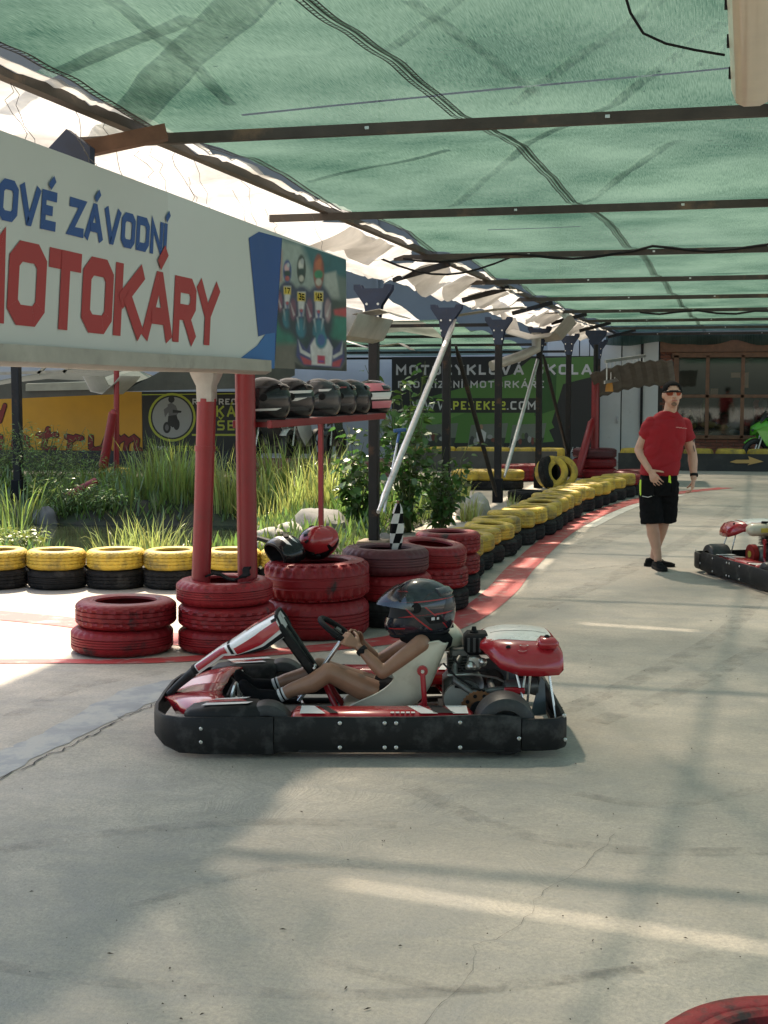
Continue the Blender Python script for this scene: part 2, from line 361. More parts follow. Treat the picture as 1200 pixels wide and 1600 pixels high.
# cracks and the repaired patch in the slab
m_crack = M('open_crack', (.055, .05, .045), .9); m_patch = M('grey_screed', (.27, .285, .29), .6, var=.25, scale=5, col2=(.37, .365, .335), amt=.9, lo=.48, hi=.58, wscale=5, bump=.2)
def crack(pts, w, seed):
    random.seed(seed); out = []
    for a, c in zip(pts[:-1], pts[1:]):
        a = Vector((*a, 0)); c = Vector((*c, 0)); k = max(2, int((c - a).length / .045))
        for i in range(k): out.append(a.lerp(c, i / k) + Vector((random.gauss(0, .011), random.gauss(0, .011), 0)) * (1 if w > .005 else .7))
    mb = MB(); vs = []
    for i, p in enumerate(out):
        t = (out[min(i + 3, len(out) - 1)] - out[max(i - 3, 0)]).normalized(); nn = Vector((-t.y, t.x, 0)) * w * random.uniform(.25, 1) / 2
        vs += [p + nn + Vector((0, 0, .0045)), p - nn + Vector((0, 0, .0045))]
    mb.add(vs, [(2 * i, 2 * i + 1, 2 * i + 3, 2 * i + 2) for i in range(len(out) - 1)])
    struct(ob('crack', mb, m_crack, ground, smooth=0))
def gp(*l): return [tuple(G(x, y)[:2]) for x, y in l]
crack(gp((-160, 1290), (0, 1220), (110, 1165), (195, 1122), (243, 1100), (330, 1050)), .012, 3)
crack(gp((960, 1305), (900, 1365), (840, 1400), (818, 1445), (770, 1470), (742, 1480), (742, 1520), (700, 1560), (640, 1615)), .0020, 4)
crack(gp((700, 893), (880, 893), (1010, 880)), .008, 5)
random.seed(9); pl = [G(-100, 1262), G(0, 1216), G(105, 1162), G(190, 1120), G(240, 1098), G(300, 1062), G(262, 1062), G(200, 1078), G(130, 1108), G(60, 1150), G(0, 1172), G(-100, 1215)]
ed = []
for a, c in zip(pl, pl[1:] + pl[:1]):
    for i in range(6): ed.append(a.lerp(c, i / 6) + Vector((random.gauss(0, .012), random.gauss(0, .016), .0025)))
mb = MB(); mb.add(ed, [tuple(range(len(ed)))]); struct(ob('screed_patch', mb, m_patch, ground, smooth=0))
# rubber streaks laid down by the tyres
def mark_mat():
    m, n, l, b = new_mat('rubber_streak'); tc = n.new('ShaderNodeTexCoord'); t = n.new('ShaderNodeTexNoise'); t.inputs['Scale'].default_value = 6; t.inputs['Detail'].default_value = 8; t.inputs['Roughness'].default_value = .75; l.new(tc.outputs['Object'], t.inputs['Vector'])
    r = n.new('ShaderNodeMapRange'); r.inputs[1].default_value = .42; r.inputs[2].default_value = .8; r.inputs[3].default_value = 0; r.inputs[4].default_value = .36; l.new(t.outputs[0], r.inputs[0]); l.new(r.outputs[0], b.inputs['Alpha']); b.inputs['Base Color'].default_value = (.10, .098, .09, 1); b.inputs['Roughness'].default_value = .7; return m
m_mark = mark_mat()
for k, (pts, w) in enumerate((([(-60, 1500), (120, 1530), (300, 1545), (520, 1556), (760, 1545), (1000, 1515)], .07), ([(500, 1500), (700, 1545), (900, 1530), (1120, 1490)], .05), ([(0, 1330), (200, 1300), (420, 1285), (620, 1290)], .09), ([(900, 1240), (1040, 1260), (1200, 1230)], .08), ([(640, 1230), (800, 1300), (1000, 1330), (1240, 1330)], .10), ([(20, 1120), (120, 1075), (260, 1050)], .12), ([(860, 1120), (1000, 1060), (1130, 990), (1190, 930)], .14), ([(930, 1130), (1080, 1070), (1230, 990)], .14), ([(840, 950), (960, 900), (1080, 840), (1150, 790)], .2), ([(200, 1420), (420, 1360), (600, 1355)], .05), ([(900, 860), (1000, 820), (1100, 775)], .3))): struct(ob('rubber_mark', ribbon2(gp(*pts), w, .0032 + .00006 * k), m_mark, ground, smooth=0))
# small litter on the slab
random.seed(21); mb = MB()
for k in range(120):
    p = G(random.uniform(-40, 1240), random.choice([random.uniform(1230, 1610), random.uniform(1230, 1610), random.uniform(900, 1230)])); s = random.uniform(.002, .0075); a = random.uniform(0, 6.3)
    u = Vector((math.cos(a), math.sin(a), 0)) * s * random.choice([.8, 1, 2.2]); v = Vector((-math.sin(a), math.cos(a), 0)) * s * .5
    z = Vector((0, 0, .005)); q_ = [random.uniform(.4, 1.2) for _ in range(7)]; mb.add([p + (u * math.cos(i * .9) + v * math.sin(i * .9)) * q_[i] + z for i in range(7)] + [p + z * 1.8], [(i, (i + 1) % 7, 7) for i in range(7)])
o = ob('leaf_litter', mb, M('dry_litter', (.06, .045, .03), .9), smooth=0); tag(o, 'dark crumbs of leaf and rubber strewn over the concrete', 'litter'); o['kind'] = 'stuff'
# pond
m_water = M('pond_water', (.018, .024, .014), .06, var=.3, scale=3, spec=.6, bump=.12, bscale=7)
mb = MB(); mb.add([(PX0 - .1, PY0 - .1, -.16), (PX1 + .1, PY0 - .1, -.16), (PX1 + .1, PY1 + .1, -.16), (PX0 - .1, PY1 + .1, -.16)], [(0, 1, 2, 3)])
struct(ob('pond_water', mb, m_water, smooth=0, fix=False))
m_soil = M('dark_soil', (.045, .04, .025), .95, var=.4, scale=4, col2=(.04, .06, .02), amt=.7, lo=.45, hi=.6, wscale=2, bump=.5, bscale=20)
mb = MB(); N = 60; M2 = 40
def bank_z(x, y):
    d = min(x - PX0, PX1 - x, y - PY0, PY1 - y)                  # inside the basin > 0
    h = .10 + .10 * noise.noise(Vector((x * .9, y * .9, 0))) + .05 * noise.noise(Vector((x * 3, y * 3, 2)))
    inn = d - .55 - .45 * noise.noise(Vector((x * .6, y * .6, 5)))
    isl = math.exp(-(((x + 8.3) / 1.8) ** 2 + ((y - 18.2) / 1.4) ** 2)); inn -= .9 * isl
    isl2 = math.exp(-(((x + 5.0) / .8) ** 2 + ((y - 15.5) / 2.6) ** 2)); inn -= 1.0 * isl2
    z = h - max(0, inn) * .55 if inn > 0 else h
    edge = min(1, max(0, (d + .28) / .3)); return max(-.45, z * edge + .006 * (1 - edge))
BX0, BX1, BY0, BY1 = PX0 - .5, PX1 + .26, PY0 - .02, PY1 + 2.0
vs = []
for i in range(N + 1):
    for j in range(M2 + 1):
        x = BX0 + (BX1 - BX0) * i / N; y = BY0 + (BY1 - BY0) * j / M2; vs.append((x, y, bank_z(x, y)))
mb.add(vs, [(i * (M2 + 1) + j, (i + 1) * (M2 + 1) + j, (i + 1) * (M2 + 1) + j + 1, i * (M2 + 1) + j + 1) for i in range(N) for j in range(M2)])
struct(ob('pond_bank', mb, m_soil, smooth=180, fix=False))
# ---------------------------------------------------------------- lettering
GLY = {
 'O': (.8, [([(.22, 0), (.78, 0), (1, .16), (1, .84), (.78, 1), (.22, 1), (0, .84), (0, .16)], 1)]),
 'V': (.85, [([(0, 1), (.45, 0), (.55, 0), (1, 1)], 0)]), 'Z': (.75, [([(0, 1), (1, 1), (0, 0), (1, 0)], 0)]),
 'E': (.68, [([(1, 1), (0, 1), (0, 0), (1, 0)], 0), ([(0, .5), (.85, .5)], 0)]),
 'A': (.9, [([(0, 0), (.46, 1), (.54, 1), (1, 0)], 0), ([(.2, .3), (.8, .3)], 0)]),
 'D': (.78, [([(0, 0), (0, 1), (.75, 1), (1, .8), (1, .2), (.75, 0)], 1)]),
 'N': (.78, [([(0, 0), (0, 1), (1, 0), (1, 1)], 0)]), 'I': (.16, [([(.5, 0), (.5, 1)], 0)]),
 'M': (.95, [([(0, 0), (0, 1), (.5, .38), (1, 1), (1, 0)], 0)]), 'T': (.76, [([(0, 1), (1, 1)], 0), ([(.5, 1), (.5, 0)], 0)]),
 'K': (.8, [([(0, 0), (0, 1)], 0), ([(1, 1), (.1, .46)], 0), ([(.36, .6), (1, 0)], 0)]),
 'R': (.76, [([(0, 0), (0, 1), (.8, 1), (1, .86), (1, .6), (.8, .45), (0, .45)], 0), ([(.5, .45), (1, 0)], 0)]),
 'P': (.74, [([(0, 0), (0, 1), (.8, 1), (1, .86), (1, .6), (.8, .45), (0, .45)], 0)]),
 'Y': (.8, [([(0, 1), (.5, .48), (1, 1)], 0), ([(.5, .48), (.5, 0)], 0)]),
 'C': (.72, [([(1, 1), (.2, 1), (0, .84), (0, .16), (.2, 0), (1, 0)], 0)]), 'L': (.64, [([(0, 1), (0, 0), (1, 0)], 0)]),
 'S': (.72, [([(1, 1), (.15, 1), (0, .88), (0, .62), (.15, .5), (.85, .5), (1, .38), (1, .12), (.85, 0), (0, 0)], 0)]),
 'U': (.76, [([(0, 1), (0, .16), (.2, 0), (.8, 0), (1, .16), (1, 1)], 0)]), 'H': (.76, [([(0, 0), (0, 1)], 0), ([(1, 0), (1, 1)], 0), ([(0, .5), (1, .5)], 0)]),
 'W': (1.15, [([(0, 1), (.22, 0), (.5, .8), (.78, 0), (1, 1)], 0)]), 'J': (.6, [([(1, 1), (1, .16), (.8, 0), (0, 0)], 0)]),
 'X': (.8, [([(0, 0), (1, 1)], 0), ([(0, 1), (1, 0)], 0)]), 'G': (.76, [([(1, 1), (.2, 1), (0, .84), (0, .16), (.2, 0), (1, 0), (1, .5), (.5, .5)], 0)]),
 '5': (.72, [([(1, 1), (0, 1), (0, .55), (.85, .55), (1, .42), (1, .12), (.85, 0), (0, 0)], 0)]), '2': (.72, [([(0, 1), (.85, 1), (1, .88), (1, .62), (.85, .5), (.15, .5), (0, .38), (0, 0), (1, 0)], 0)]),
 '1': (.3, [([(0, .8), (.6, 1), (.6, 0)], 0)]), '7': (.7, [([(0, 1), (1, 1), (.35, 0)], 0)]), '3': (.7, [([(0, 1), (1, 1), (1, 0), (0, 0)], 0), ([(.3, .5), (1, .5)], 0)]),
 '4': (.72, [([(.75, 0), (.75, 1), (0, .35), (1, .35)], 0)]), '6': (.72, [([(1, 1), (0, 1), (0, 0), (1, 0), (1, .5), (0, .5)], 0)]),
 '.': (.16, [([(.5, 0), (.5, .05)], 0)]), ' ': (.45, []), '-': (.5, [([(0, .5), (1, .5)], 0)]),
}
ACC = {'Á': ('A', '/'), 'É': ('E', '/'), 'Í': ('I', '/'), 'Š': ('S', 'v'), 'Ř': ('R', 'v'), 'Č': ('C', 'v')}
def stroke(poly, t, closed):
    # flat ribbon with mitred corners -> verts, quads
    p = [Vector((a, c)) for a, c in poly]; n = len(p); L = []; Rr = []
    for i in range(n):
        if closed: a, c = p[i - 1], p[(i + 1) % n]
        else: a, c = p[max(i - 1, 0)], p[min(i + 1, n - 1)]
        d1 = (p[i] - a); d2 = (c - p[i])
        if d1.length < 1e-9: d1 = d2
        if d2.length < 1e-9: d2 = d1
        d1.normalize(); d2.normalize(); n1 = Vector((-d1.y, d1.x)); n2 = Vector((-d2.y, d2.x)); mm = n1 + n2
        mm = mm.normalized() if mm.length > 1e-6 else n1
        k = min(2.2, 1 / max(.3, mm.dot(n1))); L.append(p[i] + mm * t / 2 * k); Rr.append(p[i] - mm * t / 2 * k)
    m = n if closed else n - 1
    return L + Rr, [(i, (i + 1) % n, n + (i + 1) % n, n + i) for i in range(m)]
def text(s, pm, parent, mat, u0, v0, width, h, t, shear=0., gap=.22, hfun=None, name='letter', off=.003, split=True):
    # pm(u, v, offset) -> 3-D point; hfun(f) scales height / drop along the line
    tot = sum(GLY[ACC.get(c, (c,))[0]][0] + gap for c in s) - gap; sc = width / tot; x = 0.; whole = MB()
    for c in s:
        g, ac = ACC.get(c, (c, None)); w, st = GLY[g]
        if st:
            mb = MB() if split else whole; W = w * sc
            tw = min(t, W) if W > 0 else t
            def put(pts, fs, k):
                out = []
                for q, f_ in enumerate(fs): mb.add([pm(u0 + pts[i][0] + shear * pts[i][1], v0 + pts[i][1], off + .0016 * k + .00018 * q) for i in f_], [tuple(range(len(f_)))])
            for k, (poly, cl) in enumerate(st):
                pts = [(x * sc + t / 2 + a * max(W - t, 0), t / 2 + bb * (h - t)) for a, bb in poly]
                if g == 'I': pts = [(x * sc + W / 2, 0), (x * sc + W / 2, h)]
                elif not cl:
                    # run the free ends out to the box
                    for e, q in ((0, 1), (-1, -2)):
                        a0 = Vector(pts[e]); a1 = Vector(pts[q]); d = (a0 - a1).normalized() * t * .5
                        if abs(d.y) > abs(d.x) * .5 or True: pts[e] = tuple(a0 + d * (1 if poly[e][1] in (0, 1) or poly[e][0] in (0, 1) else 0))
                vv, ff = stroke(pts, t, cl); put(vv, ff, k)
            if ac:
                cx = x * sc + W / 2
                if ac == '/': vv, ff = stroke([(cx - t * .25, h * 1.09), (cx + t * .75, h * 1.33)], t * .8, False); put(vv, ff, 3)
                else: vv, ff = stroke([(cx - t * 1.1, h * 1.34), (cx, h * 1.12), (cx + t * 1.1, h * 1.34)], t * .7, False); put(vv, ff, 3)
            if split: ob(name, mb, mat, parent, smooth=0, fix=False)
        x += w + gap
    if not split: return ob(name, whole, mat, parent, smooth=0, fix=False)
SHN = [0]
def shape(parent, pm, pts, mat, off, name='print_shape'):
    SHN[0] += 1; off += .00001 * (SHN[0] % 60)
    mb = MB(); mb.add([pm(u, v, off) for u, v in pts], [tuple(range(len(pts)))]); return ob(name, mb, mat, parent, smooth=0, fix=False)
def ell(cx, cy, rx, ry, n=20, a0=0, a1=2 * math.pi): return [(cx + rx * math.cos(a0 + (a1 - a0) * i / n), cy + ry * math.sin(a0 + (a1 - a0) * i / n)) for i in range(n)]
def flat(name, col, rough=.55): return M('print_' + name, col, rough, var=.05, scale=3)
# ================================================================ ROOF
BEAMY = [6.7 + 3.27 * k for k in range(-1, 9)]
BZ = 2.95
m_net = cloth_mat('green_shade_net', (.034, .090, .064), .75, transp=.195, streak=(150., 7., 1.), var=.36, scale=1.6, col2=(.092, .148, .112))
def net_z(x, y):
    k = (y - BEAMY[0]) / 3.27; f = k - math.floor(k)
    return 3.005 + .075 * math.sin(math.pi * f) + .03 * noise.noise(Vector((x * .8, y * .8, 0))) * math.sin(math.pi * f) + .02 * noise.noise(Vector((x * .7, y * 3., 4))) * math.sin(math.pi * f)
# slits between the lengths of net let blades of sun through
SLITS = [(6.38, .030, -2.4, .3), (12.08, .036, -2.25, -1.4)]
SEAM = [(2.0, -1.92), (4.8, -1.555), (6.9, -1.335), (10.2, -1.20), (14.0, -1.06), (22.0, -1.03), (34.0, -.95)]
def seam_x(y):
    for (a, c), (d, e) in zip(SEAM[:-1], SEAM[1:]):
        if y <= d: return c + (e - c) * (y - a) / (d - a)
    return SEAM[-1][1]
def netmesh(x0, x1, y0, y1, nx, ny, zf, slits=(), edge=None):
    mb = MB(); ysl = [y0 + (y1 - y0) * j / ny for j in range(ny + 1)]
    for sy, w, a, c in slits: ysl += [sy - w / 2, sy + w / 2]
    ysl = sorted(ysl); fa = x0 if callable(x0) else (lambda y: x0); fb = x1 if callable(x1) else (lambda y: x1); xsl = [i / nx for i in range(nx + 1)]; k = len(ysl)
    yk = lambda x, y: y - (.148 * (x + 1.3) if slits else 0); vs = []
    for f in xsl:
        for y in ysl: x = fa(y) + (fb(y) - fa(y)) * f + (edge(y) if edge and f == 0 else 0); vs.append((x, yk(x, y), zf(x, yk(x, y)))); fs = []
    for i in range(len(xsl) - 1):
        for j in range(k - 1):
            ym = (ysl[j] + ysl[j + 1]) / 2; xm = fa(ym) + (fb(ym) - fa(ym)) * (xsl[i] + xsl[i + 1]) / 2
            if any(abs(ym - sy) < w / 2 and a < xm < c for sy, w, a, c in slits): continue
            fs.append((i * k + j, (i + 1) * k + j, (i + 1) * k + j + 1, i * k + j + 1))
    return mb.add(vs, fs)
net = empty('shade_net', (0, 0, 0), 0, 'green woven shade net stretched over the whole kart lane', 'shade net')
ob('net_sheet', netmesh(-2.93, lambda y: seam_x(y) + .012, -7.0, 33.2, 20, 280, net_z, SLITS, lambda y: .06 * noise.noise(Vector((0, y * 1.3, 8)))), m_net, net, smooth=180, fix=False)
ob('net_sheet', netmesh(lambda y: seam_x(y) - .012, 5.5, -7.0, 33.2, 50, 280, lambda x, y: net_z(x, y) + .004, SLITS), m_net, net, smooth=180, fix=False)
# the eyelet selvedges: dark webbing ladders with open holes
m_web = M('black_webbing', (.012, .014, .013), .8)
def ladder(xc, w, y0, y1, step, name='selvedge', seam=False):
    mb = MB(); y = y0
    def P(x, y, d=0):
        if seam: x += seam_x(y)
        return Vector((x, y, net_z(x, y) - .012 - d))
    n = int((y1 - y0) / step)
    for s in (-1, 1):
        vs = []
        for i in range(n + 1):
            yy = y0 + i * step; a = xc + s * w / 2; vs += [P(a - w * .16, yy), P(a + w * .16, yy)]
        mb.add(vs, [(2 * i, 2 * i + 1, 2 * i + 3, 2 * i + 2) for i in range(n)])
    for i in range(n):
        yy = y0 + i * step; mb.add([P(xc - w / 2, yy, .001), P(xc + w / 2, yy, .001), P(xc + w / 2, yy + step * .28, .001), P(xc - w / 2, yy + step * .28, .001)], [(0, 1, 2, 3)])
    ob(name, mb, m_web, net, smooth=0, fix=False)
ladder(-.022, .022, 2.3, 33, .030, seam=True); ladder(.022, .022, 2.3, 33, .030, seam=True); ladder(-2.90, .036, 2.3, 33, .04)
# tufts of leaf caught on the net
random.seed(31); mb = MB()
for k in range(90):
    x = random.uniform(-2.8, .2); y = random.uniform(3.6, 9.5); s = random.choice([.003, .004, .006, .009]); a = random.uniform(0, 6.3); z = net_z(x, y) + .012
    u = Vector((math.cos(a), math.sin(a), 0)) * s * random.uniform(1, 2.2); v = Vector((-math.sin(a), math.cos(a), 0)) * s * .6; p = Vector((x, y, z))
    q_ = [random.uniform(.4, 1.3) for _ in range(7)]; mb.add([p + (u * math.cos(i * .9) + v * math.sin(i * .9)) * q_[i] for i in range(7)], [tuple(range(7))])
o = ob('caught_leaves', mb, MATS['dry_litter'], smooth=0); tag(o, 'dead leaves lying on top of the green net', 'leaves'); o['kind'] = 'stuff'
# beams
def beam(i, y):
    if y < 4: return
    e = empty('roof_beam', (0, y, BZ), 0, f'dark steel cross beam under the green net, {["nearest, running the full picture width","second from the camera","third from the camera","fourth from the camera","fifth from the camera","sixth from the camera","seventh from the camera","eighth from the camera","farthest, by the brick building"][i - 1]}', 'beam', 'cross beams under the net')
    dl = (-.12, .0, .1, -.15, 0, .1, 0, .05, 0, 0)[i]
    mb = MB(); mb.box((.4 - .0, 0, 0), (7.55 + dl, .042, .052)); ob('rail', mb, m_beam, e, smooth=0)
    for k in range(3):
        x = -2.0 + 1.15 * k + .2 * (i % 3)
        mb = MB(); mb.box((x, -.0225, .004), (.022, .004, .016), bev=.001); ob('bolt_head', mb, m_chrome, e)
for i, y in enumerate(BEAMY): beam(i, y)
# long edge angle carrying the net on the post side
o = ob('edge_rail', MB().bar((-3.0, 2.2, BZ + .052), (-3.0, 33.2, BZ + .045), .06, .05), m_beam, smooth=0); tag(o, 'long dark steel rail along the left edge of the green net', 'rail')
# shadow bands on the net, put in as darker strips laid over it
m_net2 = cloth_mat('shade_strip_net', (.03, .09, .06), .7, transp=.70, streak=(30., 4., 1.), var=.3, scale=1.6, col2=(.2, .27, .23))
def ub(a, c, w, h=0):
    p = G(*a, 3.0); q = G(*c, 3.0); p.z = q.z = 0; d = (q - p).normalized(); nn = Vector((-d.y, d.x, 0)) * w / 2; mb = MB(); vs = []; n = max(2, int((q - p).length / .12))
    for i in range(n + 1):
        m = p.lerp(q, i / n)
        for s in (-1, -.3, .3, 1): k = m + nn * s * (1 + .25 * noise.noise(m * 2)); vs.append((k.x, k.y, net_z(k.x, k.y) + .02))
    mb.add(vs, [(4 * i + e, 4 * i + 4 + e, 4 * i + 5 + e, 4 * i + 1 + e) for i in range(n) for e in range(3)]); ob('net_shade_strip', mb, m_net2, net, smooth=180, fix=False)
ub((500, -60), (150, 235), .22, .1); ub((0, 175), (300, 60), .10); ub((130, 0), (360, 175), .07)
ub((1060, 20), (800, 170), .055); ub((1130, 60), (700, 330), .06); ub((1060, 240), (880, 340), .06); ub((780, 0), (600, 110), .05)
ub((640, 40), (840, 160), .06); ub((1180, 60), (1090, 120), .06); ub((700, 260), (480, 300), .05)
# ---------------------------------------------------------------- pale tarpaulin over the post line
m_tarp = cloth_mat('dirty_white_tarpaulin', (.45, .435, .40), .55, var=.28, scale=1.4, col2=(.60, .585, .55))
def tarp(y0, y1, x0, x1, label, seed, dz=0., sag=.12, nx=26, ny=90, right=None):
    def z(x, y):
        u = (x - x0) / (x1 - x0)
        k = noise.noise(Vector((x * 1.1, y * 1.1, seed))) * .12 + noise.noise(Vector((x * .8 + y * .5, y * 3.4, seed + 3))) * .05
        r = abs(noise.noise(Vector((x * 2.0 - y * 1.1, y * 2.4 + x, seed + 7)))) ; k -= .07 * max(0, 1 - r * 5) ** 2
        k += .008 * noise.noise(Vector((x * 9, y * 7, seed)))
        return 3.02 + dz + .28 * (1 - u) - sag * math.sin(math.pi * u) + k * (.35 + .65 * math.sin(math.pi * min(1, max(0, u))))
    mb = MB(); vs = []
    for i in range(nx + 1):
        for j in range(ny + 1):
            y = y0 + (y1 - y0) * j / ny; e = right(y) if right else x1; x = x0 + (e - x0) * i / nx; vs.append((x, y, z(x, y)))
    mb.add(vs, [(i * (ny + 1) + j, (i + 1) * (ny + 1) + j, (i + 1) * (ny + 1) + j + 1, i * (ny + 1) + j + 1) for i in range(nx) for j in range(ny)])
    o = ob('tarpaulin', mb, m_tarp, smooth=180, fix=False); tag(o, label, 'tarpaulin', 'pale tarpaulins along the post line'); return o
def redge(y):
    e = -2.90 + .03 * noise.noise(Vector((y * 1.7, 0, 3)))
    if 12.4 < y < 14.4: e -= .78 * math.sin(math.pi * (y - 12.4) / 2.0) ** .6
    if 15.2 < y < 16.0: e -= .42
    if 18.8 < y < 22.5: e -= .38
    return e
tarp(2.4, 10.6, -5.3, -3.05, 'creased off-white tarpaulin sagging above the big lettered banner', 1., ny=120, right=redge)
tarp(10.75, 17.4, -4.9, -3.05, 'torn off-white tarpaulin hanging over the first black posts', 2., dz=-.02, right=redge)
tarp(17.5, 25.0, -4.7, -3.05, 'ragged pale tarpaulin over the middle of the post row', 3., dz=-.06, right=redge)
tarp(25.1, 33.0, -4.5, -3.05, 'crumpled pale tarpaulin at the far end of the post row', 4., dz=-.1, right=redge)
# flaps that droop below the rail
def flap(y0, y1, x, ztop, drop, label, seed):
    mb = MB(); vs = []; n = 40; k = 9
    for i in range(n + 1):
        f = i / n; y = y0 + (y1 - y0) * f; d = drop * (.45 + .55 * abs(math.sin(f * math.pi * 1.7 + seed))) * (1 + .4 * noise.noise(Vector((y * 3, seed, 0))))
        for j in range(k + 1):
            g = j / k; vs.append((x - .34 * g + .10 * noise.noise(Vector((y * 1.6, g * 1.2, seed))) + .025 * g * math.sin(y * 9 + seed), y, ztop - d * g * (1 - .25 * g)))
    mb.add(vs, [(i * (k + 1) + j, (i + 1) * (k + 1) + j, (i + 1) * (k + 1) + j + 1, i * (k + 1) + j + 1) for i in range(n) for j in range(k)])
    o = ob('tarpaulin_flap', mb, m_tarp, smooth=180, fix=False); tag(o, label, 'tarpaulin', 'drooping flaps of tarpaulin')
flap(11.0, 13.4, -3.10, 3.0, .22, 'loose tarpaulin flap drooping just beyond the banner end', 1)
flap(13.6, 16.6, -3.12, 3.0, .34, 'large creased tarpaulin flap hanging between the first two black posts', 2)
flap(17.6, 20.2, -3.10, 2.98, .3, 'dirty tarpaulin flap hanging beyond the second black post', 3)
flap(22.0, 24.4, -3.08, 2.96, .3, 'tarpaulin flap lit by sun beside the tin gutter', 4)
flap(24.8, 27.6, -3.06, 2.95, .32, 'tarpaulin flap above the ladder', 5)
flap(28.0, 32.5, -3.05, 2.95, .3, 'farthest tarpaulin flap, against the white doors', 6)
# second, farther net over the area behind the posts
net2 = ob('shade_net', netmesh(-22, -4.6, 21.0, 32.6, 20, 40, lambda x, y: 2.72 + .10 * math.sin(math.pi * (((y - 21) / 2.9) % 1)) + .05 * noise.noise(Vector((x * .4, y * .6, 3))) - .02 * (y - 21)), m_net, smooth=180, fix=False)
tag(net2, 'green shade net far behind the black posts, above the motorcycle school banner', 'shade net')
for k in range(5):
    y = 21 + 2.9 * k; o = ob('roof_beam', MB().bar((-22, y, 2.66 - .02 * (y - 21)), (-3.7, y, 2.66 - .02 * (y - 21)), .05, .05), m_steel_dark, smooth=0)
    tag(o, f'thin dark beam under the far left net, {ORD[k]} of five', 'beam', 'beams under the far net')
# ---------------------------------------------------------------- black posts with blue brackets
def post(name, x, y, label, r=.05, top=2.62, bracket=True, boot=True, mat=None, group='black roof posts'):
    e = empty(name, (x, y, 0), 0, label, 'post', group); mat = mat or m_steel_dark
    ob('shaft', MB().box((0, 0, top / 2), (r * 2, r * 2, top), bev=.008), mat, e)
    if boot: ob('boot', MB().box((0, 0, .15), (r * 2.9, r * 2.9, .42), bev=.012), m_blackm, e)
    if bracket:
        mb = MB()
        pl = [(-.055, top - .26), (.055, top - .26), (.09, top - .06), (.20, top + .10), (.20, top + .15), (.13, top + .15), (.11, top + .11), (-.11, top + .11), (-.13, top + .15), (-.20, top + .15), (-.20, top + .10), (-.09, top - .06)]
        for s in (-.062, .05): mb.prism([(a, s, c) for a, c in pl], (0, 0, 0), (0, .012, 0))
        ob('bracket', mb, m_blue, e, smooth=0)
        for a, c in ((-.06, top - .05), (.06, top - .05), (-.06, top - .18), (.06, top - .18)):
            ob('bolt', MB().lathe([(0, 0), (.013, 0), (.013, -.012), (0, -.012)], 8, (a, -.062, c), 'y'), m_chrome, e)
        ob('arm', MB().bar((.2, 0, top + .2), (.8, 0, BZ + .02), .05, .06), m_steel_dark, e, smooth=0)
    return e
post('roof_post', -3.74, 14.15, 'black steel post with blue bracket, nearest, rising behind the helmet shelf', boot=False)
post('roof_post', -3.72, 17.7, 'black steel post with blue bracket beside the shiny diagonal pipe')
post('roof_post', -3.60, 20.9, 'black steel post with blue bracket, third along the lane')
post('roof_post', -3.46, 24.2, 'black steel post with bracket, fourth along the lane, by the tin gutter')
post('roof_post', -3.36, 27.5, 'black steel post with blue bracket, fifth along the lane, before the white doors')
post('roof_post', -3.15, 31.0, 'slim black post with blue bracket, farthest along the lane', boot=False)
post('roof_post', AY(28, 700, 18.9).x, 18.9, 'black post standing among reeds at the left edge of the view', r=.06, bracket=False, top=2.6)
ob('pad', MB().box((0, 0, .06), (.3, .3, .14), bev=.01), M('timber_block', (.2, .15, .1), .8), bpy.data.objects['roof_post'])
# diagonal struts
def strut(name, a, c, r, mat, label, group='diagonal struts'):
    a = Vector(a); c = Vector(c); e = ob(name, MB().tube([a, a.lerp(c, .03), a.lerp(c, .06), a.lerp(c, .94), a.lerp(c, .97), c], [r * .55, r * .6, r, r, r * .6, r * .55], 12), mat); tag(e, label, 'strut', group)
strut('diagonal_strut', AX(591, 800, -3.45), AX(711, 500, -3.62), .036, m_galv, 'shiny galvanised pipe leaning against the second black post')
strut('diagonal_strut', AX(776, 775, -3.55), AX(712, 540, -3.70), .032, m_steel_dark, 'dark diagonal pipe from second black post down to the third')
strut('diagonal_strut', AX(788, 745, -3.5), AX(850, 528, -3.48), .032, m_galv, 'shiny galvanised pipe rising to the fourth black post')
strut('diagonal_strut', AX(893, 735, -3.35), AX(849, 555, -3.42), .032, m_steel_dark, 'dark diagonal pipe from fourth black post down to the fifth')
# red posts
rp = empty('roof_post', (-3.16, 8.70, 0), 0, 'thick red round post standing in the red tyre stack under the banner', 'post')
ob('shaft', MB().tube([(0, 0, 0), (-.01, 0, 1.98)], .066, 20), m_post_red, rp); ob('weld_band', MB().tube([(-.009, 0, 1.62), (-.009, 0, 1.64)], .068, 20), m_post_red, rp)
dp = empty('downpipe', (-3.385, 8.54, 0), 0, 'red plastic downpipe with grey funnel leaning in the red tyre stack', 'downpipe')
ob('pipe', MB().tube([(-.05, 0, .3), (-.02, 0, .9), (.012, 0, 1.64)], .062, 20), m_post_red, dp)
ob('collar', MB().tube([(-.004, 0, 1.30), (-.003, 0, 1.335)], .068, 20), m_post_red, dp)
mb = MB(); mb.loft([[Vector((.012 + w * a, w2 * c, z)) for a, c in ((-1, -1), (-.5, -1.15), (.5, -1.15), (1, -1), (1.15, -.5), (1.15, .5), (1, 1), (.5, 1.15), (-.5, 1.15), (-1, 1), (-1.15, .5), (-1.15, -.5))] for z, w, w2 in ((1.62, .05, .05), (1.72, .052, .052), (1.78, .075, .075), (1.83, .085, .1))])
ob('funnel', mb, m_zinc, dp)
fp = empty('roof_post', (AY(930, 640, 27.3).x, 27.3, 0), 0, 'red far post standing in the red tyre stack before the white doors', 'post')
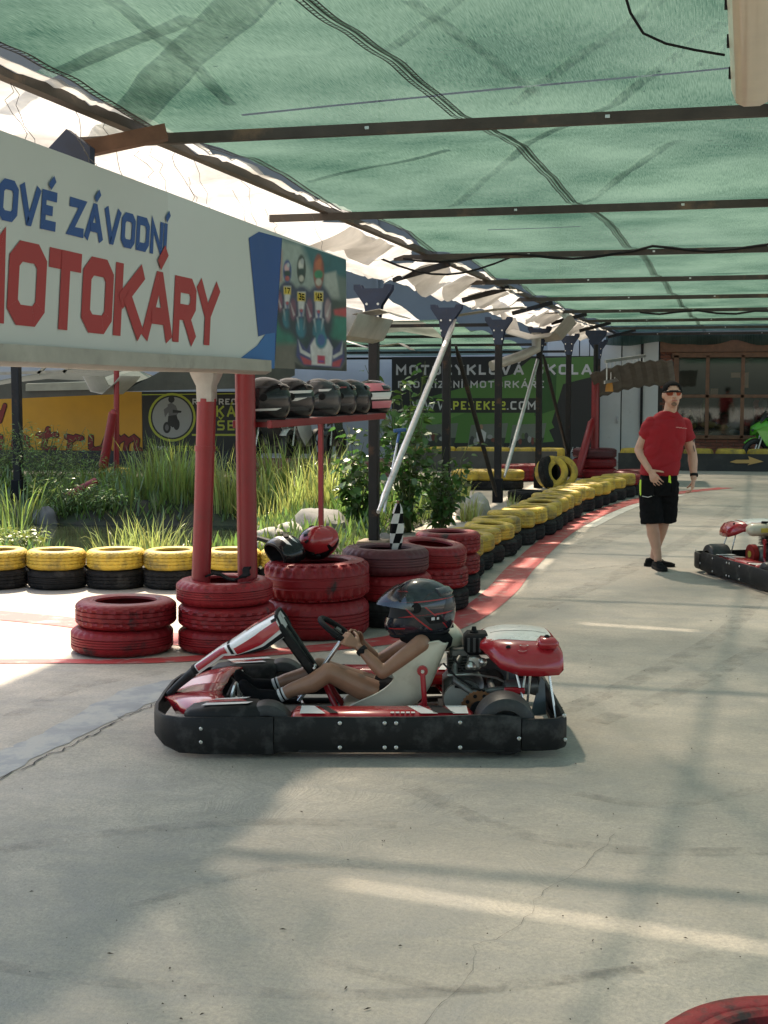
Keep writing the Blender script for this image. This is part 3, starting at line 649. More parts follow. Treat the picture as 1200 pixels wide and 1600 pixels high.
ob('shaft', MB().tube([(0, 0, 0), (0, 0, 2.02)], .075, 14), m_post_red, fp); ob('upper_shaft', MB().tube([(0, 0, 2.0), (0, 0, 2.75)], .045, 12), m_steel_dark, fp)
mb = MB(); pl = [(-.05, 2.55), (.05, 2.55), (.2, 2.75), (.2, 2.82), (-.2, 2.82), (-.2, 2.75)]
mb.prism([(a, -.05, c) for a, c in pl], (0, 0, 0), (0, .1, 0)); ob('bracket', mb, m_blue, fp, smooth=0)
strut('downpipe', AY(902, 742, 26.6), AY(926, 655, 27.2), .075, m_post_red, 'fat red pipe leaning from the far red post down to the tyres')
strut('downpipe', AY(160, 735, 21.0), AY(178, 640, 21.0), .075, m_post_red, 'red downpipe leaning beside the thin red post before the yellow banner')
o = ob('roof_post', MB().tube([AY(182, 745, 21.2), AY(182, 560, 21.2)], .045, 12), m_post_red); tag(o, 'thin red post in front of the yellow banner', 'post')
o = ob('fallen_pipe', MB().tube([AY(100, 778, 18.2), AY(150, 752, 18.6)], .06, 12), m_post_red); tag(o, 'short red pipe sloping into the reeds', 'pipe')
# ================================================================ BIG LETTERED BANNER
BX = -2.9
def bpx(x, y):
    p = AX(x, y, BX); return (p.y, p.z)
ban = empty('advertising_banner', (BX, 7.0, 1.8), 0, 'long white banner with blue and red lettering hung above the red tyres', 'banner')
def bm_(u, v, off=0.): return Vector((off, u - 7.0, v - 1.8))
m_ban1 = M('white_vinyl', (.55, .57, .57), .42, var=.03, scale=1.5); m_ban2 = M('white_vinyl_newer', (.58, .61, .615), .4, var=.03, scale=1.5)
tl, tr, bl, br, sm, sb = (3.6, 2.745), bpx(540, 405), (3.6, 1.90), bpx(541, 580), bpx(262, 300), bpx(268, 560)
def sheet(a, c, d, e, mat):
    mb = MB(); n = 30; vs = []
    for k in range(2):
        for i in range(n + 1):
            f = i / n
            for j in range(7):
                g = j / 6; u = (a[0] + (c[0] - a[0]) * f) * (1 - g) + (d[0] + (e[0] - d[0]) * f) * g; v = (a[1] + (c[1] - a[1]) * f) * (1 - g) + (d[1] + (e[1] - d[1]) * f) * g
                w = .008 * math.sin(u * 5) + .006 * noise.noise(Vector((u * 2, v * 2, 0)))
                vs.append(bm_(u, v, w * 0 - .012 * k))
    m = (n + 1) * 7
    fs = [(i * 7 + j, (i + 1) * 7 + j, (i + 1) * 7 + j + 1, i * 7 + j + 1) for i in range(n) for j in range(6)]
    fs += [tuple(x + m for x in reversed(f)) for f in list(fs)]
    mb.add(vs, fs); ob('vinyl_sheet', mb, mat, ban, smooth=180, fix=False)
sheet((3.6, 2.745), sm, (3.6, 1.90), sb, m_ban1); sheet(sm, tr, sb, br, m_ban2)
mb = MB(); mb.bar(bm_(3.6, 2.70, -.04), bm_(tr[0], tr[1] - .03, -.04), .04, .04); mb.bar(bm_(3.6, 1.93, -.04), bm_(br[0], br[1] + .03, -.04), .04, .04); ob('frame', mb, m_steel_dark, ban, smooth=0)
m_pblue = flat('royal_blue', (.018, .07, .26)); m_pred = flat('banner_red', (.36, .03, .035))
def line(s, lb, lt, rb_, rt_, mat, frac_t, gap, shear):
    lb, lt, rb_, rt_ = bpx(*lb), bpx(*lt), bpx(*rb_), bpx(*rt_); u0, u1 = lb[0], rb_[0]; h0 = lt[1] - lb[1]; h1 = rt_[1] - rb_[1]
    def pm(u, v, off):
        f = (u - u0) / (u1 - u0); return bm_(u, lb[1] + (rb_[1] - lb[1]) * f + v * (h0 + (h1 - h0) * f) / h0, off)
    text(s, pm, ban, mat, u0, 0, u1 - u0, h0, h0 * frac_t, shear, gap)
    return pm, u0, u1, h0
pm1, u0, u1, h1 = line('OVÉ ZÁVODNÍ', (-6, 342), (-2, 276), (258, 401), (262, 350), m_pblue, .25, .07, .17)
text('N', pm1, ban, m_pblue, u0 - .2, 0, .16, h1, h1 * .235, .10, .14)
pm2, u0, u1, h2 = line('OTOKÁRY', (8, 506), (16, 372), (338, 541), (352, 447), m_pred, .245, .045, .15)
text('M', pm2, ban, m_pred, u0 - .47, 0, .455, h2, h2 * .245, .10, .13)
def bs(pts, mat, off=.003): return shape(ban, bm_, [bpx(*p) for p in pts], mat, off)
bs([(388, 372), (404, 362), (440, 372), (428, 575), (360, 571), (401, 540), (414, 522), (403, 526)], m_pblue)
bs([(360, 571), (428, 576), (429, 520), (414, 522), (401, 540)], flat('azure', (.03, .14, .40)), .0036)
# photographic print at the far end of the banner: a blurry picture of three kart racers, one small tile of ink per vertex
import numpy as np
def photo_print():
    NX, NY = 84, 132; x0, x1 = 434., 541.
    gx = np.linspace(0, 1, NX + 1); gy = np.linspace(0, 1, NY + 1)
    PXs = np.zeros((NX + 1, NY + 1)); PYs = np.zeros((NX + 1, NY + 1))
    for a in range(NX + 1):
        xt = 440 + 100 * gx[a]; xb = 428 + 113 * gx[a]; yt = 372 + 34 * gx[a]; yb_ = 575 + 5 * gx[a]
        PXs[a] = xt + (xb - xt) * gy; PYs[a] = yt + (yb_ - yt) * gy
    col = np.zeros((NX + 1, NY + 1, 3)); rs = np.random.RandomState(4)
    def smooth(n, k):
        g = rs.rand(n + 2, n + 2); X = gx[:, None] * n; Y = gy[None, :] * n * 1.0; xi = X.astype(int); yi = Y.astype(int); fx = X - xi; fy = Y - yi; xi = np.broadcast_to(xi, PXs.shape); yi = np.broadcast_to(yi, PXs.shape)
        return (g[xi, yi] * (1 - fx) * (1 - fy) + g[xi + 1, yi] * fx * (1 - fy) + g[xi, yi + 1] * (1 - fx) * fy + g[xi + 1, yi + 1] * fx * fy) * k
    def blend(al, c): 
        for q in range(3): col[..., q] = col[..., q] * (1 - al) + c[q] * al
    def poly(pts, c, soft=2., amt=1.):
        pts = np.array(pts, float); ins = np.zeros(PXs.shape, bool); d = np.full(PXs.shape, 1e9); n = len(pts)
        for a in range(n):
            p, q = pts[a], pts[(a + 1) % n]; cond = (p[1] > PYs) != (q[1] > PYs)
            xi = (q[0] - p[0]) * (PYs - p[1]) / (q[1] - p[1] + 1e-9) + p[0]; ins ^= cond & (PXs < xi)
            e = q - p; t = np.clip(((PXs - p[0]) * e[0] + (PYs - p[1]) * e[1]) / (e @ e + 1e-9), 0, 1); d = np.minimum(d, np.hypot(PXs - p[0] - t * e[0], PYs - p[1] - t * e[1]))
        sd = np.where(ins, d, -d); blend(np.clip(sd / soft + .5, 0, 1) * amt, c)
    def oval(cx, cy, rx, ry, c, soft=.25, amt=1.): blend(np.clip((1 - np.hypot((PXs - cx) / rx, (PYs - cy) / ry)) / soft + .5, 0, 1) * amt, c)
    col[:] = (.025, .105, .135)
    poly([(425, 372), (470, 382), (505, 470), (425, 480)], (.27, .32, .31), 10); poly([(490, 380), (545, 395), (545, 440), (505, 440)], (.018, .095, .13), 8); poly([(505, 428), (524, 424), (534, 470), (505, 470)], (.34, .37, .36), 5); poly([(526, 430), (545, 436), (545, 480), (530, 470)], (.12, .15, .15), 6)
    poly([(420, 452), (545, 470), (545, 505), (420, 505)], (.045, .055, .055), 10); poly([(420, 498), (545, 492), (545, 545), (420, 545)], (.025, .16, .125), 12); poly([(420, 538), (545, 534), (545, 590), (420, 590)], (.13, .12, .105), 10)
    poly([(425, 396), (440, 390), (440, 440), (425, 445)], (.32, .12, .11), 5, .7); poly([(520, 484), (545, 480), (545, 496), (522, 492)], (.42, .045, .06), 4)
    for cx, hy, hr, hh, by, bw, bh, c1, c2 in ((448, 424, 6.5, 18, 446, 16, 42, (.03, .05, .20), (.50, .30, .33)), (470, 421, 7, 23, 455, 18, 46, (.025, .03, .03), (.5, .5, .48)), (497, 424, 8.5, 27, 454, 20, 50, (.24, .05, .04), (.40, .10, .05))):
        oval(cx, by + bh * .9, bw * 1.15, bh * .85, (.022, .03, .05), .35); oval(cx, by + bh * .45, bw, bh * .62, (.035, .035, .09), .25)
        for q in (-1, 1):
            oval(cx + q * bw * .72, by + bh * .62, bw * .26, bh * .36, (.16, .05, .10) if q < 0 else (.30, .20, .23), .4); poly([(cx + q * bw * .95, by + bh * .4), (cx + q * bw * .7, by + bh * .85), (cx + q * bw * .55, by + bh * .8)], (.5, .48, .5), 2.5, .8)
        poly([(cx - bw * .33, by + 1), (cx + bw * .36, by + 1), (cx + bw * .22, by + bh * .85), (cx - bw * .22, by + bh * .85)], (.50, .50, .52), 3); poly([(cx - bw * .2, by + bh * .62), (cx + bw * .2, by + bh * .62), (cx, by + bh * .95)], (.05, .07, .24), 3); oval(cx, by + bh * .66, 2.2, 2.6, (.4, .06, .08), .6)
        oval(cx, by + bh * 1.25, bw * .45, bh * .34, (.03, .15, .22), .4)
        for q in (-1, 1): poly([(cx + q * bw * .28, by + bh * .85), (cx + q * bw * .42, by + bh * .9), (cx + q * bw * .2, by + bh * 1.3)], (.42, .44, .46), 2.5, .8)
        oval(cx, hy, hr, hh, c1, .22); oval(cx - hr * .1, hy - hh * .3, hr * .6, hh * .36, c2, .5); oval(cx + hr * .2, hy - hh * .55, hr * .35, hh * .2, (.45, .12, .05) if hr > 8 else (.35, .37, .4), .6); oval(cx, hy + hh * .18, hr * .8, hh * .26, (.015, .03, .035) if hr < 8 else (.03, .20, .10), .4); oval(cx, hy + hh * .62, hr * .55, hh * .22, (.42, .40, .36) if hr > 6.6 else (.35, .06, .06), .5)
        w = bw * .34; poly([(cx - w, by + 2), (cx + w, by + 3), (cx + w, by + bh * .34), (cx - w, by + bh * .33)], (.55, .40, .03), 2)
    oval(501, 552, 40, 27, (.02, .035, .05), .25); poly([(464, 528), (478, 547), (487, 528), (513, 526), (521, 547), (534, 531), (538, 562), (531, 575), (474, 571), (462, 556)], (.045, .05, .16), 2.5)
    poly([(484, 540), (491, 528), (512, 530), (519, 543), (517, 572), (486, 570)], (.54, .54, .56), 2.5); poly([(465, 531), (471, 546), (485, 554), (484, 559), (468, 551)], (.46, .46, .47), 2); poly([(535, 533), (531, 549), (519, 556), (520, 561), (534, 553)], (.46, .46, .47), 2); poly([(468, 556), (486, 564), (485, 570), (474, 569)], (.36, .05, .07), 2.5); poly([(519, 566), (534, 560), (530, 573), (518, 573)], (.36, .05, .07), 2.5)
    oval(501, 531, 9, 14, (.035, .17, .24), .3); oval(501, 531, 6, 9, (.05, .10, .28), .4); poly([(495, 555), (507, 556), (507, 569), (495, 568)], (.42, .03, .08), 2); poly([(497, 563), (505, 563.5), (505, 566), (497, 565.5)], (.1, .06, .3), 1.2); poly([(460, 566), (474, 574), (532, 577), (540, 566), (540, 584), (460, 580)], (.015, .018, .02), 3)
    v = smooth(9, .30) + smooth(28, .22) + smooth(70, .12) + .68; col *= v[..., None]
    mb = MB(); vs = []
    for a in range(NX + 1):
        for c in range(NY + 1): u = bpx(PXs[a, c], PYs[a, c]); vs.append(bm_(u[0], u[1], .004))
    mb.add(vs, [(a * (NY + 1) + c, (a + 1) * (NY + 1) + c, (a + 1) * (NY + 1) + c + 1, a * (NY + 1) + c + 1) for a in range(NX) for c in range(NY)])
    me = mb.mesh('photo_print', 0); at = me.color_attributes.new('ink', 'FLOAT_COLOR', 'POINT'); at.data.foreach_set('color', np.concatenate([col.reshape(-1, 3), np.ones((col.size // 3, 1))], 1).ravel())
    m, n, l, b = new_mat('photo_print_ink'); an = n.new('ShaderNodeAttribute'); an.attribute_name = 'ink'; l.new(an.outputs['Color'], b.inputs['Base Color']); b.inputs['Roughness'].default_value = .4; me.materials.append(m); ob('photo_print', me, None, ban)
    for cx, by, bw, bh, num in ((448, 446, 16, 42, '17'), (470, 455, 18, 46, '36'), (497, 454, 20, 50, '142')):
        w = bw * .3; a = bpx(cx - w * .8, by + bh * .28); c = bpx(cx + w * .8, by + bh * .10); text(num, lambda u, v, o: bm_(u, v, o), ban, m_blackm, a[0], a[1], c[0] - a[0], c[1] - a[1], (c[1] - a[1]) * .2, 0, .25, off=.006, split=False, name='number')
photo_print()
# trough gutter under the banner
mb = MB(); pr = [(-.10, .10), (-.10, .0), (-.05, -.03), (.05, -.03), (.09, .0), (.09, .11), (.08, .11), (.08, .008), (.045, -.02), (-.045, -.02), (-.09, .005), (-.09, .10)]
mb.loft([[Vector((a * .9 - .03, y, c * .62 + .02 + .002 * math.sin(y * 3))) for a, c in pr] for y in [3.4 - 7 + .35 * i for i in range(15)]])
g1 = ob('rain_gutter', mb, m_zinc, loc=(BX, 7.0, 1.79), smooth=30); tag(g1, 'grey tin gutter running under the long white banner', 'gutter')
# wires dangling between tarpaulin and banner
random.seed(5); m_wire = M('thin_wire', (.12, .11, .10), .6, .3)
WX = [(45, 'leftmost, above the blue letters'), (52, 'second from left'), (140, 'beside the blue bracket'), (150, 'crossing the tarpaulin above the lettering'), (195, 'hooked, near the beam end'), (245, 'one of a close pair, left'), (262, 'one of a close pair, right'), (300, 'forked, above the red letters'), (318, 'kinked, above the last red letter'), (330, 'longest over the white part'), (392, 'over the blue stripe'), (405, 'thin, right of the blue stripe'), (440, 'above the printed kart photo, left'), (508, 'above the printed kart photo, right')]
for x, lb in WX:
    b0 = AX(x, 205 + 200 * x / 540 + 6, BX - .02); L = random.uniform(.16, .34); pts = []
    for k in range(7):
        f = k / 6; pts.append(b0 + Vector((-.10 * f + random.gauss(0, .012), random.gauss(0, .025), L * f)))
    o = ob('hanging_wire', MB().tube(pts, .0015, 5), m_wire); tag(o, f'thin wire hanging over the banner, {lb}', 'wire', 'wires above the banner')
pb = empty('bracket_plate', tuple(AX(98, 232, -3.15)), 0, 'blue steel bracket with brown timber end above the banner', 'bracket')
ob('plate', MB().prism([(-.10, 0, -.10), (.14, 0, -.10), (.14, 0, .0), (.02, 0, .09), (-.08, 0, .0)], (0, 0, 0), (0, .05, 0)), m_blue, pb, smooth=0)
ob('timber', MB().bar((-.05, .05, -.02), (.42, .25, .10), .09, .07), M('stained_timber', (.16, .08, .05), .7, var=.3, scale=12), pb, smooth=0)
# ---------------------------------------------------------------- tin gutters, sheets and ladder along the posts
def tin(name, pts, wid, label, bow=.0, corr=0., mat=None, cat='gutter', axis=Vector((0, 1, 0)), n=16):
    # sheet spanned by a polyline profile pushed along an axis
    mb = MB(); vs = []; k = len(pts)
    for i in range(n + 1):
        f = i / n - .5
        for p in pts: vs.append(Vector(p) + axis * (f * wid) + Vector((0, 0, -bow * 4 * f * f + corr * math.sin(i * math.pi))))
    mb.add(vs, [(i * k + j, (i + 1) * k + j, (i + 1) * k + j + 1, i * k + j + 1) for i in range(n) for j in range(k - 1)])
    o = ob(name, mb, mat or m_zinc, smooth=35, fix=False); md = o.modifiers.new('t', 'SOLIDIFY'); md.thickness = .006
    tag(o, label, cat); return o
p = AX(563, 512, -3.55)
tin('tin_gutter', [p + Vector((-.16, 0, .20)), p + Vector((-.14, 0, -.02)), p + Vector((-.05, 0, -.13)), p + Vector((.06, 0, -.10)), p + Vector((.16, 0, .10))], 1.3, 'bent tin gutter hanging beside the nearest black post')
tin('tin_sheet', [p + Vector((.05, -.2, .10)), p + Vector((.22, .1, .16)), p + Vector((.36, .3, .10))], .5, 'small bent tin plate sticking out past the nearest black post', cat='sheet')
p = AX(575, 540, -4.4); tin('tin_gutter', [p + Vector((-.3, 0, .06)), p + Vector((0, .0, -.03)), p + Vector((.4, 0, .02)), p + Vector((.55, 0, -.06))], .25, 'pale curved tin strip below the bent gutter', cat='gutter')
p = AX(775, 490, -3.2); tin('tin_sheet', [p + Vector((-.5, -.5, -.06)), p + Vector((0, 0, .05)), p + Vector((.3, .5, .10))], .35, 'brownish tin plate jutting from the second black post', cat='sheet')
p = AY(845, 505, 23.6); tin('tin_gutter', [p + Vector((-.55, 0, .22)), p + Vector((-.45, 0, -.10)), p + Vector((-.1, 0, -.2)), p + Vector((.25, 0, -.16)), p + Vector((.5, 0, .12)), p + Vector((.3, 0, .3))], 1.6, 'crumpled tin hopper at the fourth black post', bow=.1)
o = ob('downpipe', MB().tube([AY(838, 520, 23.8), AY(838, 545, 23.8), AY(815, 556, 23.6), AY(768, 572, 23.2)], .085, 14), m_zinc); tag(o, 'grey elbowed downpipe sticking out left of the tin hopper', 'downpipe')
p = AY(990, 590, 27.2)
cs = [Vector((-.75 + .1 * i, 0, .08 * math.sin(math.pi * i / 15) + .25 * (i / 15) - .12 + (.018 if i % 2 else -.018))) + p for i in range(16)]
tin('corrugated_sheet', cs, 1.5, 'dark corrugated sheet curling out beside the ladder', bow=.05, mat=M('dark_fibre_cement', (.12, .11, .10), .8, var=.25), cat='sheet', n=8, axis=Vector((0, 1, -.30)))
la = empty('ladder', tuple(AY(945, 565, 26.3)), 0, 'aluminium ladder hung level under the far tarpaulins', 'ladder')
a = Vector((0, 0, 0)); d = AY(1008, 556, 30.0) - AY(945, 565, 26.3)
for s in (0, -.38): ob('stile', MB().bar(a + Vector((0, 0, s)), a + d + Vector((0, 0, s)), .03, .06), m_galv, la, smooth=0)
for k in range(11): q = a + d * ((k + .5) / 11); ob('rung', MB().tube([q, q + Vector((0, 0, -.38))], .014, 8), m_galv, la)
lp = empty('work_lamp', tuple(AY(952, 606, 27.0)), 0, 'small orange lantern hanging under the corrugated sheet', 'lamp')
ob('shade', MB().lathe([(0, .12), (.05, .12), (.07, .02), (.075, -.07), (0, -.07)], 14), M('orange_plastic', (.55, .25, .04), .5), lp); ob('cap', MB().lathe([(0, .16), (.03, .16), (.035, .12), (0, .12)], 12), m_blackm, lp)
# fluorescent light box and cables
lt = empty('ceiling_light', (-.005, 4.55, 2.86), 0, 'long beige ceiling light box hanging at the top right', 'light')
ob('housing', MB().box((0, 0, .045), (.15, 2.5, .03), bev=.008), M('beige_enamel', (.55, .5, .42), .4), lt)
mb = MB(); prf = [(-.075, .03), (-.078, .0), (-.06, -.05), (-.03, -.065), (.03, -.065), (.06, -.05), (.078, 0), (.075, .03)]
mb.loft([[Vector((a * s, y, c * s2)) for a, c in prf] for y, s, s2 in ((-1.24, .8, .6), (-1.22, 1, 1), (-.6, 1, 1), (.6, 1, 1), (1.22, 1, 1), (1.245, .8, .6))])
ob('diffuser', mb, M('yellowed_diffuser', (.66, .58, .46), .3, var=.12, scale=4, coat=.3), lt)
for y in (-1.0, -.5, 0, .5, 1.0):
    for s in (-1, 1): ob('clip', MB().box((s * .082, y, .02), (.01, .03, .04)), m_blackm, lt, smooth=0)
def cable(pts, r, label, mat=None):
    o = ob('cable', MB().tube(pts, r, 6), mat or m_blackm); tag(o, label, 'cable', 'cables under the net')
c0 = [AY(970, -30, 4.9), AY(985, 20, 4.9), AY(1005, 52, 4.95), AY(1040, 68, 5.0), AY(1085, 78, 5.0), AY(1132, 86, 5.05)]
cable(c0, .005, 'black cable drooping to the ceiling light')
cable([Vector((x, 13.2 + .02 * math.sin(x * 9), 2.93 + .03 * math.sin(x * 5) + (.04 if x > -1 else 0))) for x in [-3.2 + .18 * i for i in range(24)]], .012, 'black cable strung along the third cross beam')
cable([Vector((-3.4 + .13 * i, 12.6 + .1 * i, 2.95 - .18 * math.sin(math.pi * i / 9))) for i in range(10)], .01, 'black cable sagging from tarpaulin to third beam')
cable([AY(1000 + 30 * i, 488 + 3 * math.sin(i * 1.7), 22.9) for i in range(8)], .016, 'black cable along the far beams')
o = ob('edge_purlin', MB().bar((.12, 5.95, 2.98), (.16, 11.2, 2.98), .06, .08), M('pale_grey_paint', (.5, .5, .48), .5)); tag(o, 'pale grey steel purlin at the right edge under the net', 'purlin')
# ================================================================ BACK OF THE YARD
YW = 33.5
bx0 = AY(1030, 650, YW).x; wz = lambda y: AY(1100, y, YW).z; wx = lambda x: AY(x, 620, YW).x
house = empty('brick_clubhouse', (bx0, YW, 0), 0, 'red brick building with large brown-framed windows at the end of the lane', 'building')
m_brick = M('red_brick', (.24, .085, .055), .8, var=.25, scale=9, rnd=.28, bump=.2, bscale=30); m_mortar = M('mortar', (.22, .19, .165), .9)
m_wood = M('stained_window_timber', (.17, .075, .035), .5, var=.25, scale=12, coat=.2)
def hl(x, z, y=0): return Vector((x - bx0, y, z))
X1 = [wx(1056), wx(1105), wx(1160), wx(1216), wx(1272), wx(1330)]; zs, zm, zt = wz(681), wz(619), wz(558)
HR = 6.0
mb = MB(); mb.box(hl((bx0 + X1[0] - .06) / 2, 1.9, .16), (X1[0] - .06 - bx0, .2, 3.8)); mb.box(hl((X1[0] - .06 + HR) / 2, zs / 2 - .04, .16), (HR - X1[0] + .06, .2, zs - .08)); mb.box(hl((X1[0] - .06 + HR) / 2, (3.8 + zt + .1) / 2, .16), (HR - X1[0] + .06, .2, 3.8 - zt - .1))
ob('wall', mb, m_mortar, house, smooth=0)
bmesh_brick = MB().box((0, 0, 0), (.24, .05, .066), bev=.004).mesh('brick', 0); bmesh_brick.materials.append(m_brick)
bmesh_half = MB().box((0, 0, 0), (.115, .05, .066), bev=.004).mesh('brick', 0); bmesh_half.materials.append(m_brick)
def brick(x, z, half=False):
    o = bpy.data.objects.new('brick', bmesh_half if half else bmesh_brick); COL.objects.link(o); o.parent = house; o.location = hl(x, z, .045 + random.uniform(-.004, .004))
random.seed(3)
for r in range(9):
    z = zs - .12 - .078 * r
    if z < .04: break
    x = X1[0] + .06 + (.125 if r % 2 else 0)
    while x < 2.2: brick(x, z); x += .252
for r in range(38):
    z = zs - .12 - .078 * 8 + .078 * r + 0
    if z < .04: continue
    if r % 2: brick(bx0 + .125, z)
    else: brick(bx0 + .062, z, True); brick(bx0 + .25, z)
mb = MB(); fr = []
for i, x in enumerate(X1): ob('window_post', MB().box(hl(x, (zs + zt) / 2, .02), (.085 if i else .12, .11, zt - zs + .1), bev=.006), m_wood, house)
for z, h in ((zs - .03, .09), (zm, .075), (zt + .05, .12)): ob('window_rail', MB().box(hl((X1[0] + X1[-1]) / 2, z, .015), (X1[-1] - X1[0] + .2, .10, h), bev=.006), m_wood, house)
ob('fascia', MB().box(hl((bx0 + HR) / 2, zt + .30, -.02), (HR - bx0, .06, .36)), m_wood, house, smooth=0)
mg, n, l, b = new_mat('window_glass'); n.remove(b); gl = n.new('ShaderNodeBsdfGlossy'); gl.inputs[0].default_value = (.8, .85, .85, 1); gl.inputs[1].default_value = .03; tp = n.new('ShaderNodeBsdfTransparent'); tp.inputs[0].default_value = (.7, .75, .72, 1); ms = n.new('ShaderNodeMixShader'); ms.inputs[0].default_value = .06; l.new(tp.outputs[0], ms.inputs[1]); l.new(gl.outputs[0], ms.inputs[2]); l.new(ms.outputs[0], n['Material Output'].inputs[0]); MATS['window_glass'] = mg
for i in range(5):
    for a, c in ((zs, zm), (zm, zt)):
        ob('pane', MB().box(hl((X1[i] + X1[i + 1]) / 2, (a + c) / 2, .03), (X1[i + 1] - X1[i] - .05, .006, c - a - .03)), mg, house, smooth=0)
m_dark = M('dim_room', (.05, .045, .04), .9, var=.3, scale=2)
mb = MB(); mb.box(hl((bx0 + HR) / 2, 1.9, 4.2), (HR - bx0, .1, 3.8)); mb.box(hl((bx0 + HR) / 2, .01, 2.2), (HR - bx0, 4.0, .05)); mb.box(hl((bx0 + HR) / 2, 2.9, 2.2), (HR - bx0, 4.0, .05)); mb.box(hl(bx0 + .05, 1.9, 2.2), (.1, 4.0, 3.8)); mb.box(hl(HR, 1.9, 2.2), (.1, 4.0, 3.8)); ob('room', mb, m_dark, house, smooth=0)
m_salm = M('sunlit_salmon', (.75, .36, .25), .8, var=.08)  # bright salmon boards stand in for a sunlit wall seen through the room
for (x0, y0, x1, y1) in ((1110, 607, 1122, 617), (1142, 582, 1157, 590), (1159, 582, 1170, 606)):
    p, q = AY(x0, y1, YW + .5), AY(x1, y0, YW + .5); ob('sunlit_wall_patch', MB().box(((p + q) / 2 - Vector((bx0, YW, 0))), (q.x - p.x, .02, q.z - p.z)), m_salm, house, smooth=0)
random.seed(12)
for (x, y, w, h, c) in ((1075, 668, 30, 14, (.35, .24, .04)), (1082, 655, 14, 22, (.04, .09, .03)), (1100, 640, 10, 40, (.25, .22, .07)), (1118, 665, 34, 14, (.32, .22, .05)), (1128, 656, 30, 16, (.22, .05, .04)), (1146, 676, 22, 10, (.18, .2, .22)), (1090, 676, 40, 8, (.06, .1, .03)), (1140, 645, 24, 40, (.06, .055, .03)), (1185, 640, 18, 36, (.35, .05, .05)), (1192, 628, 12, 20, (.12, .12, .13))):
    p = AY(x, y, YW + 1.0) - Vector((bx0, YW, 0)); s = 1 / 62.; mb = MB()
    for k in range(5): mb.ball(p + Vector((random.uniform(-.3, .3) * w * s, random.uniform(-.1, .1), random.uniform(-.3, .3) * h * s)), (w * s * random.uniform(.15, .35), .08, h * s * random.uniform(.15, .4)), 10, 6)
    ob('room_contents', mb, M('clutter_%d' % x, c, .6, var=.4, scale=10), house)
# white doors between school banner and brick
wd = empty('white_partition', (wx(948), YW - .06, 0), 0, 'tall white doors and panels left of the brick building', 'doors')
m_door = M('chalky_white_paint', (.60, .60, .57), .6, var=.06, scale=2, col2=(.38, .36, .32), amt=.5, lo=.58, hi=.72, wscale=4)
xs_ = [855, 905, 921, 971, 1003, 1029]
for i in range(5):
    a, c = wx(xs_[i]) + .012, wx(xs_[i + 1]) - .012; ob('panel', MB().box(((a + c) / 2 - wd.location.x, (.02 if i % 2 else 0), 1.5), (c - a, .05, 3.0), bev=.006), m_door, wd)
ob('handle', MB().box((wx(966) - wd.location.x, -.05, .98), (.03, .05, .16), bev=.01), m_galv, wd); ob('door_post', MB().box((wx(1003) - wd.location.x, -.05, 1.45), (.06, .05, 2.9)), m_steel_dark, wd, smooth=0)
ob('backing', MB().box((0, .10, 1.5), (wx(1029) - wx(855) - .02, .04, 2.98)), m_dark, wd, smooth=0)
bw = ob('boundary_wall', MB().box((-18.2, 34.2, 1.4), (27.5, .2, 2.8)), M('grey_render', (.42, .42, .40), .9, var=.1, scale=1.5), smooth=0); tag(bw, 'pale rendered wall behind the hanging banners', 'wall')
backdrop = empty('sky_blocker', (-8.0, 38.4, 0), 0, 'added sky-blocking hall rising beyond the far net, behind the banners', 'building')  # added to keep bright sky from showing through the net
ob('wall', MB().box((0, 0, 7.2), (70.0, .3, 14.4)), M('blocker_cladding', (.17, .18, .175), .8, var=.1, scale=1), backdrop, smooth=0)
for k in range(12): ob('blocker_rib', MB().box((-27 + 5 * k, -.2, 7.2), (.08, .1, 14.2)), M('blocker_cladding', (.17, .18, .175), .8), backdrop, smooth=0)
# motorcycle school banner
YB = 32.4
def ypm(Y, bx, bz):
    def f(u, v, off=0.): return Vector((u - bx, -off, v - bz))
    return f
q0, q1 = AY(612, 705, YB), AY(930, 556, YB)
sb_ = empty('hanging_banner', (q0.x, YB, q0.z), 0, 'wide black and green motorcycle school banner behind the posts', 'banner'); pm = ypm(YB, q0.x, q0.z); PXY = lambda x, y: (AY(x, y, YB).x, AY(x, y, YB).z)
ob('vinyl_sheet', MB().box(((q1.x - q0.x) / 2, .012, (q1.z - q0.z) / 2), (q1.x - q0.x, .02, q1.z - q0.z)), flat('charcoal', (.022, .023, .024)), sb_, smooth=0)
m_lgreen = flat('leaf_green', (.085, .20, .045)); m_pwht = flat('print_white', (.6, .6, .6)); m_dgreen = flat('forest_green', (.03, .10, .025))
S = lambda pts, mat, off: shape(sb_, pm, [PXY(*p) for p in pts], mat, off)
S([(612, 638), (700, 612), (800, 585), (830, 560), (928, 557), (928, 588), (880, 600), (862, 660), (866, 668), (858, 672), (866, 690), (840, 692), (612, 692)], m_lgreen, .003)
S([(612, 648), (680, 625), (740, 640), (612, 690)], flat('grass_green', (.13, .27, .07)), .0035)
S([(840, 585), (870, 575), (868, 640), (835, 650)], m_dgreen, .0035)
S([(612, 622), (838, 622), (838, 645), (612, 645)], flat('charcoal', (.02, .02, .02)), .0045)
def stx(s, x0, y0, x1, y1, mat, tfrac=.2, off=.009, sp=True):
    a, c = PXY(x0, y0), PXY(x1, y1); text(s, pm, sb_, mat, a[0], a[1], c[0] - a[0], c[1] - a[1], (c[1] - a[1]) * tfrac, 0, .28, off=off, split=sp)
stx('MOTOCYKLOVÁ ŠKOLA', 619, 586, 925, 569, m_pwht, .22); stx('PRO ŘÍZENÍ MOTORKÁŘE', 622, 606, 850, 595, m_pwht, .2, sp=True)
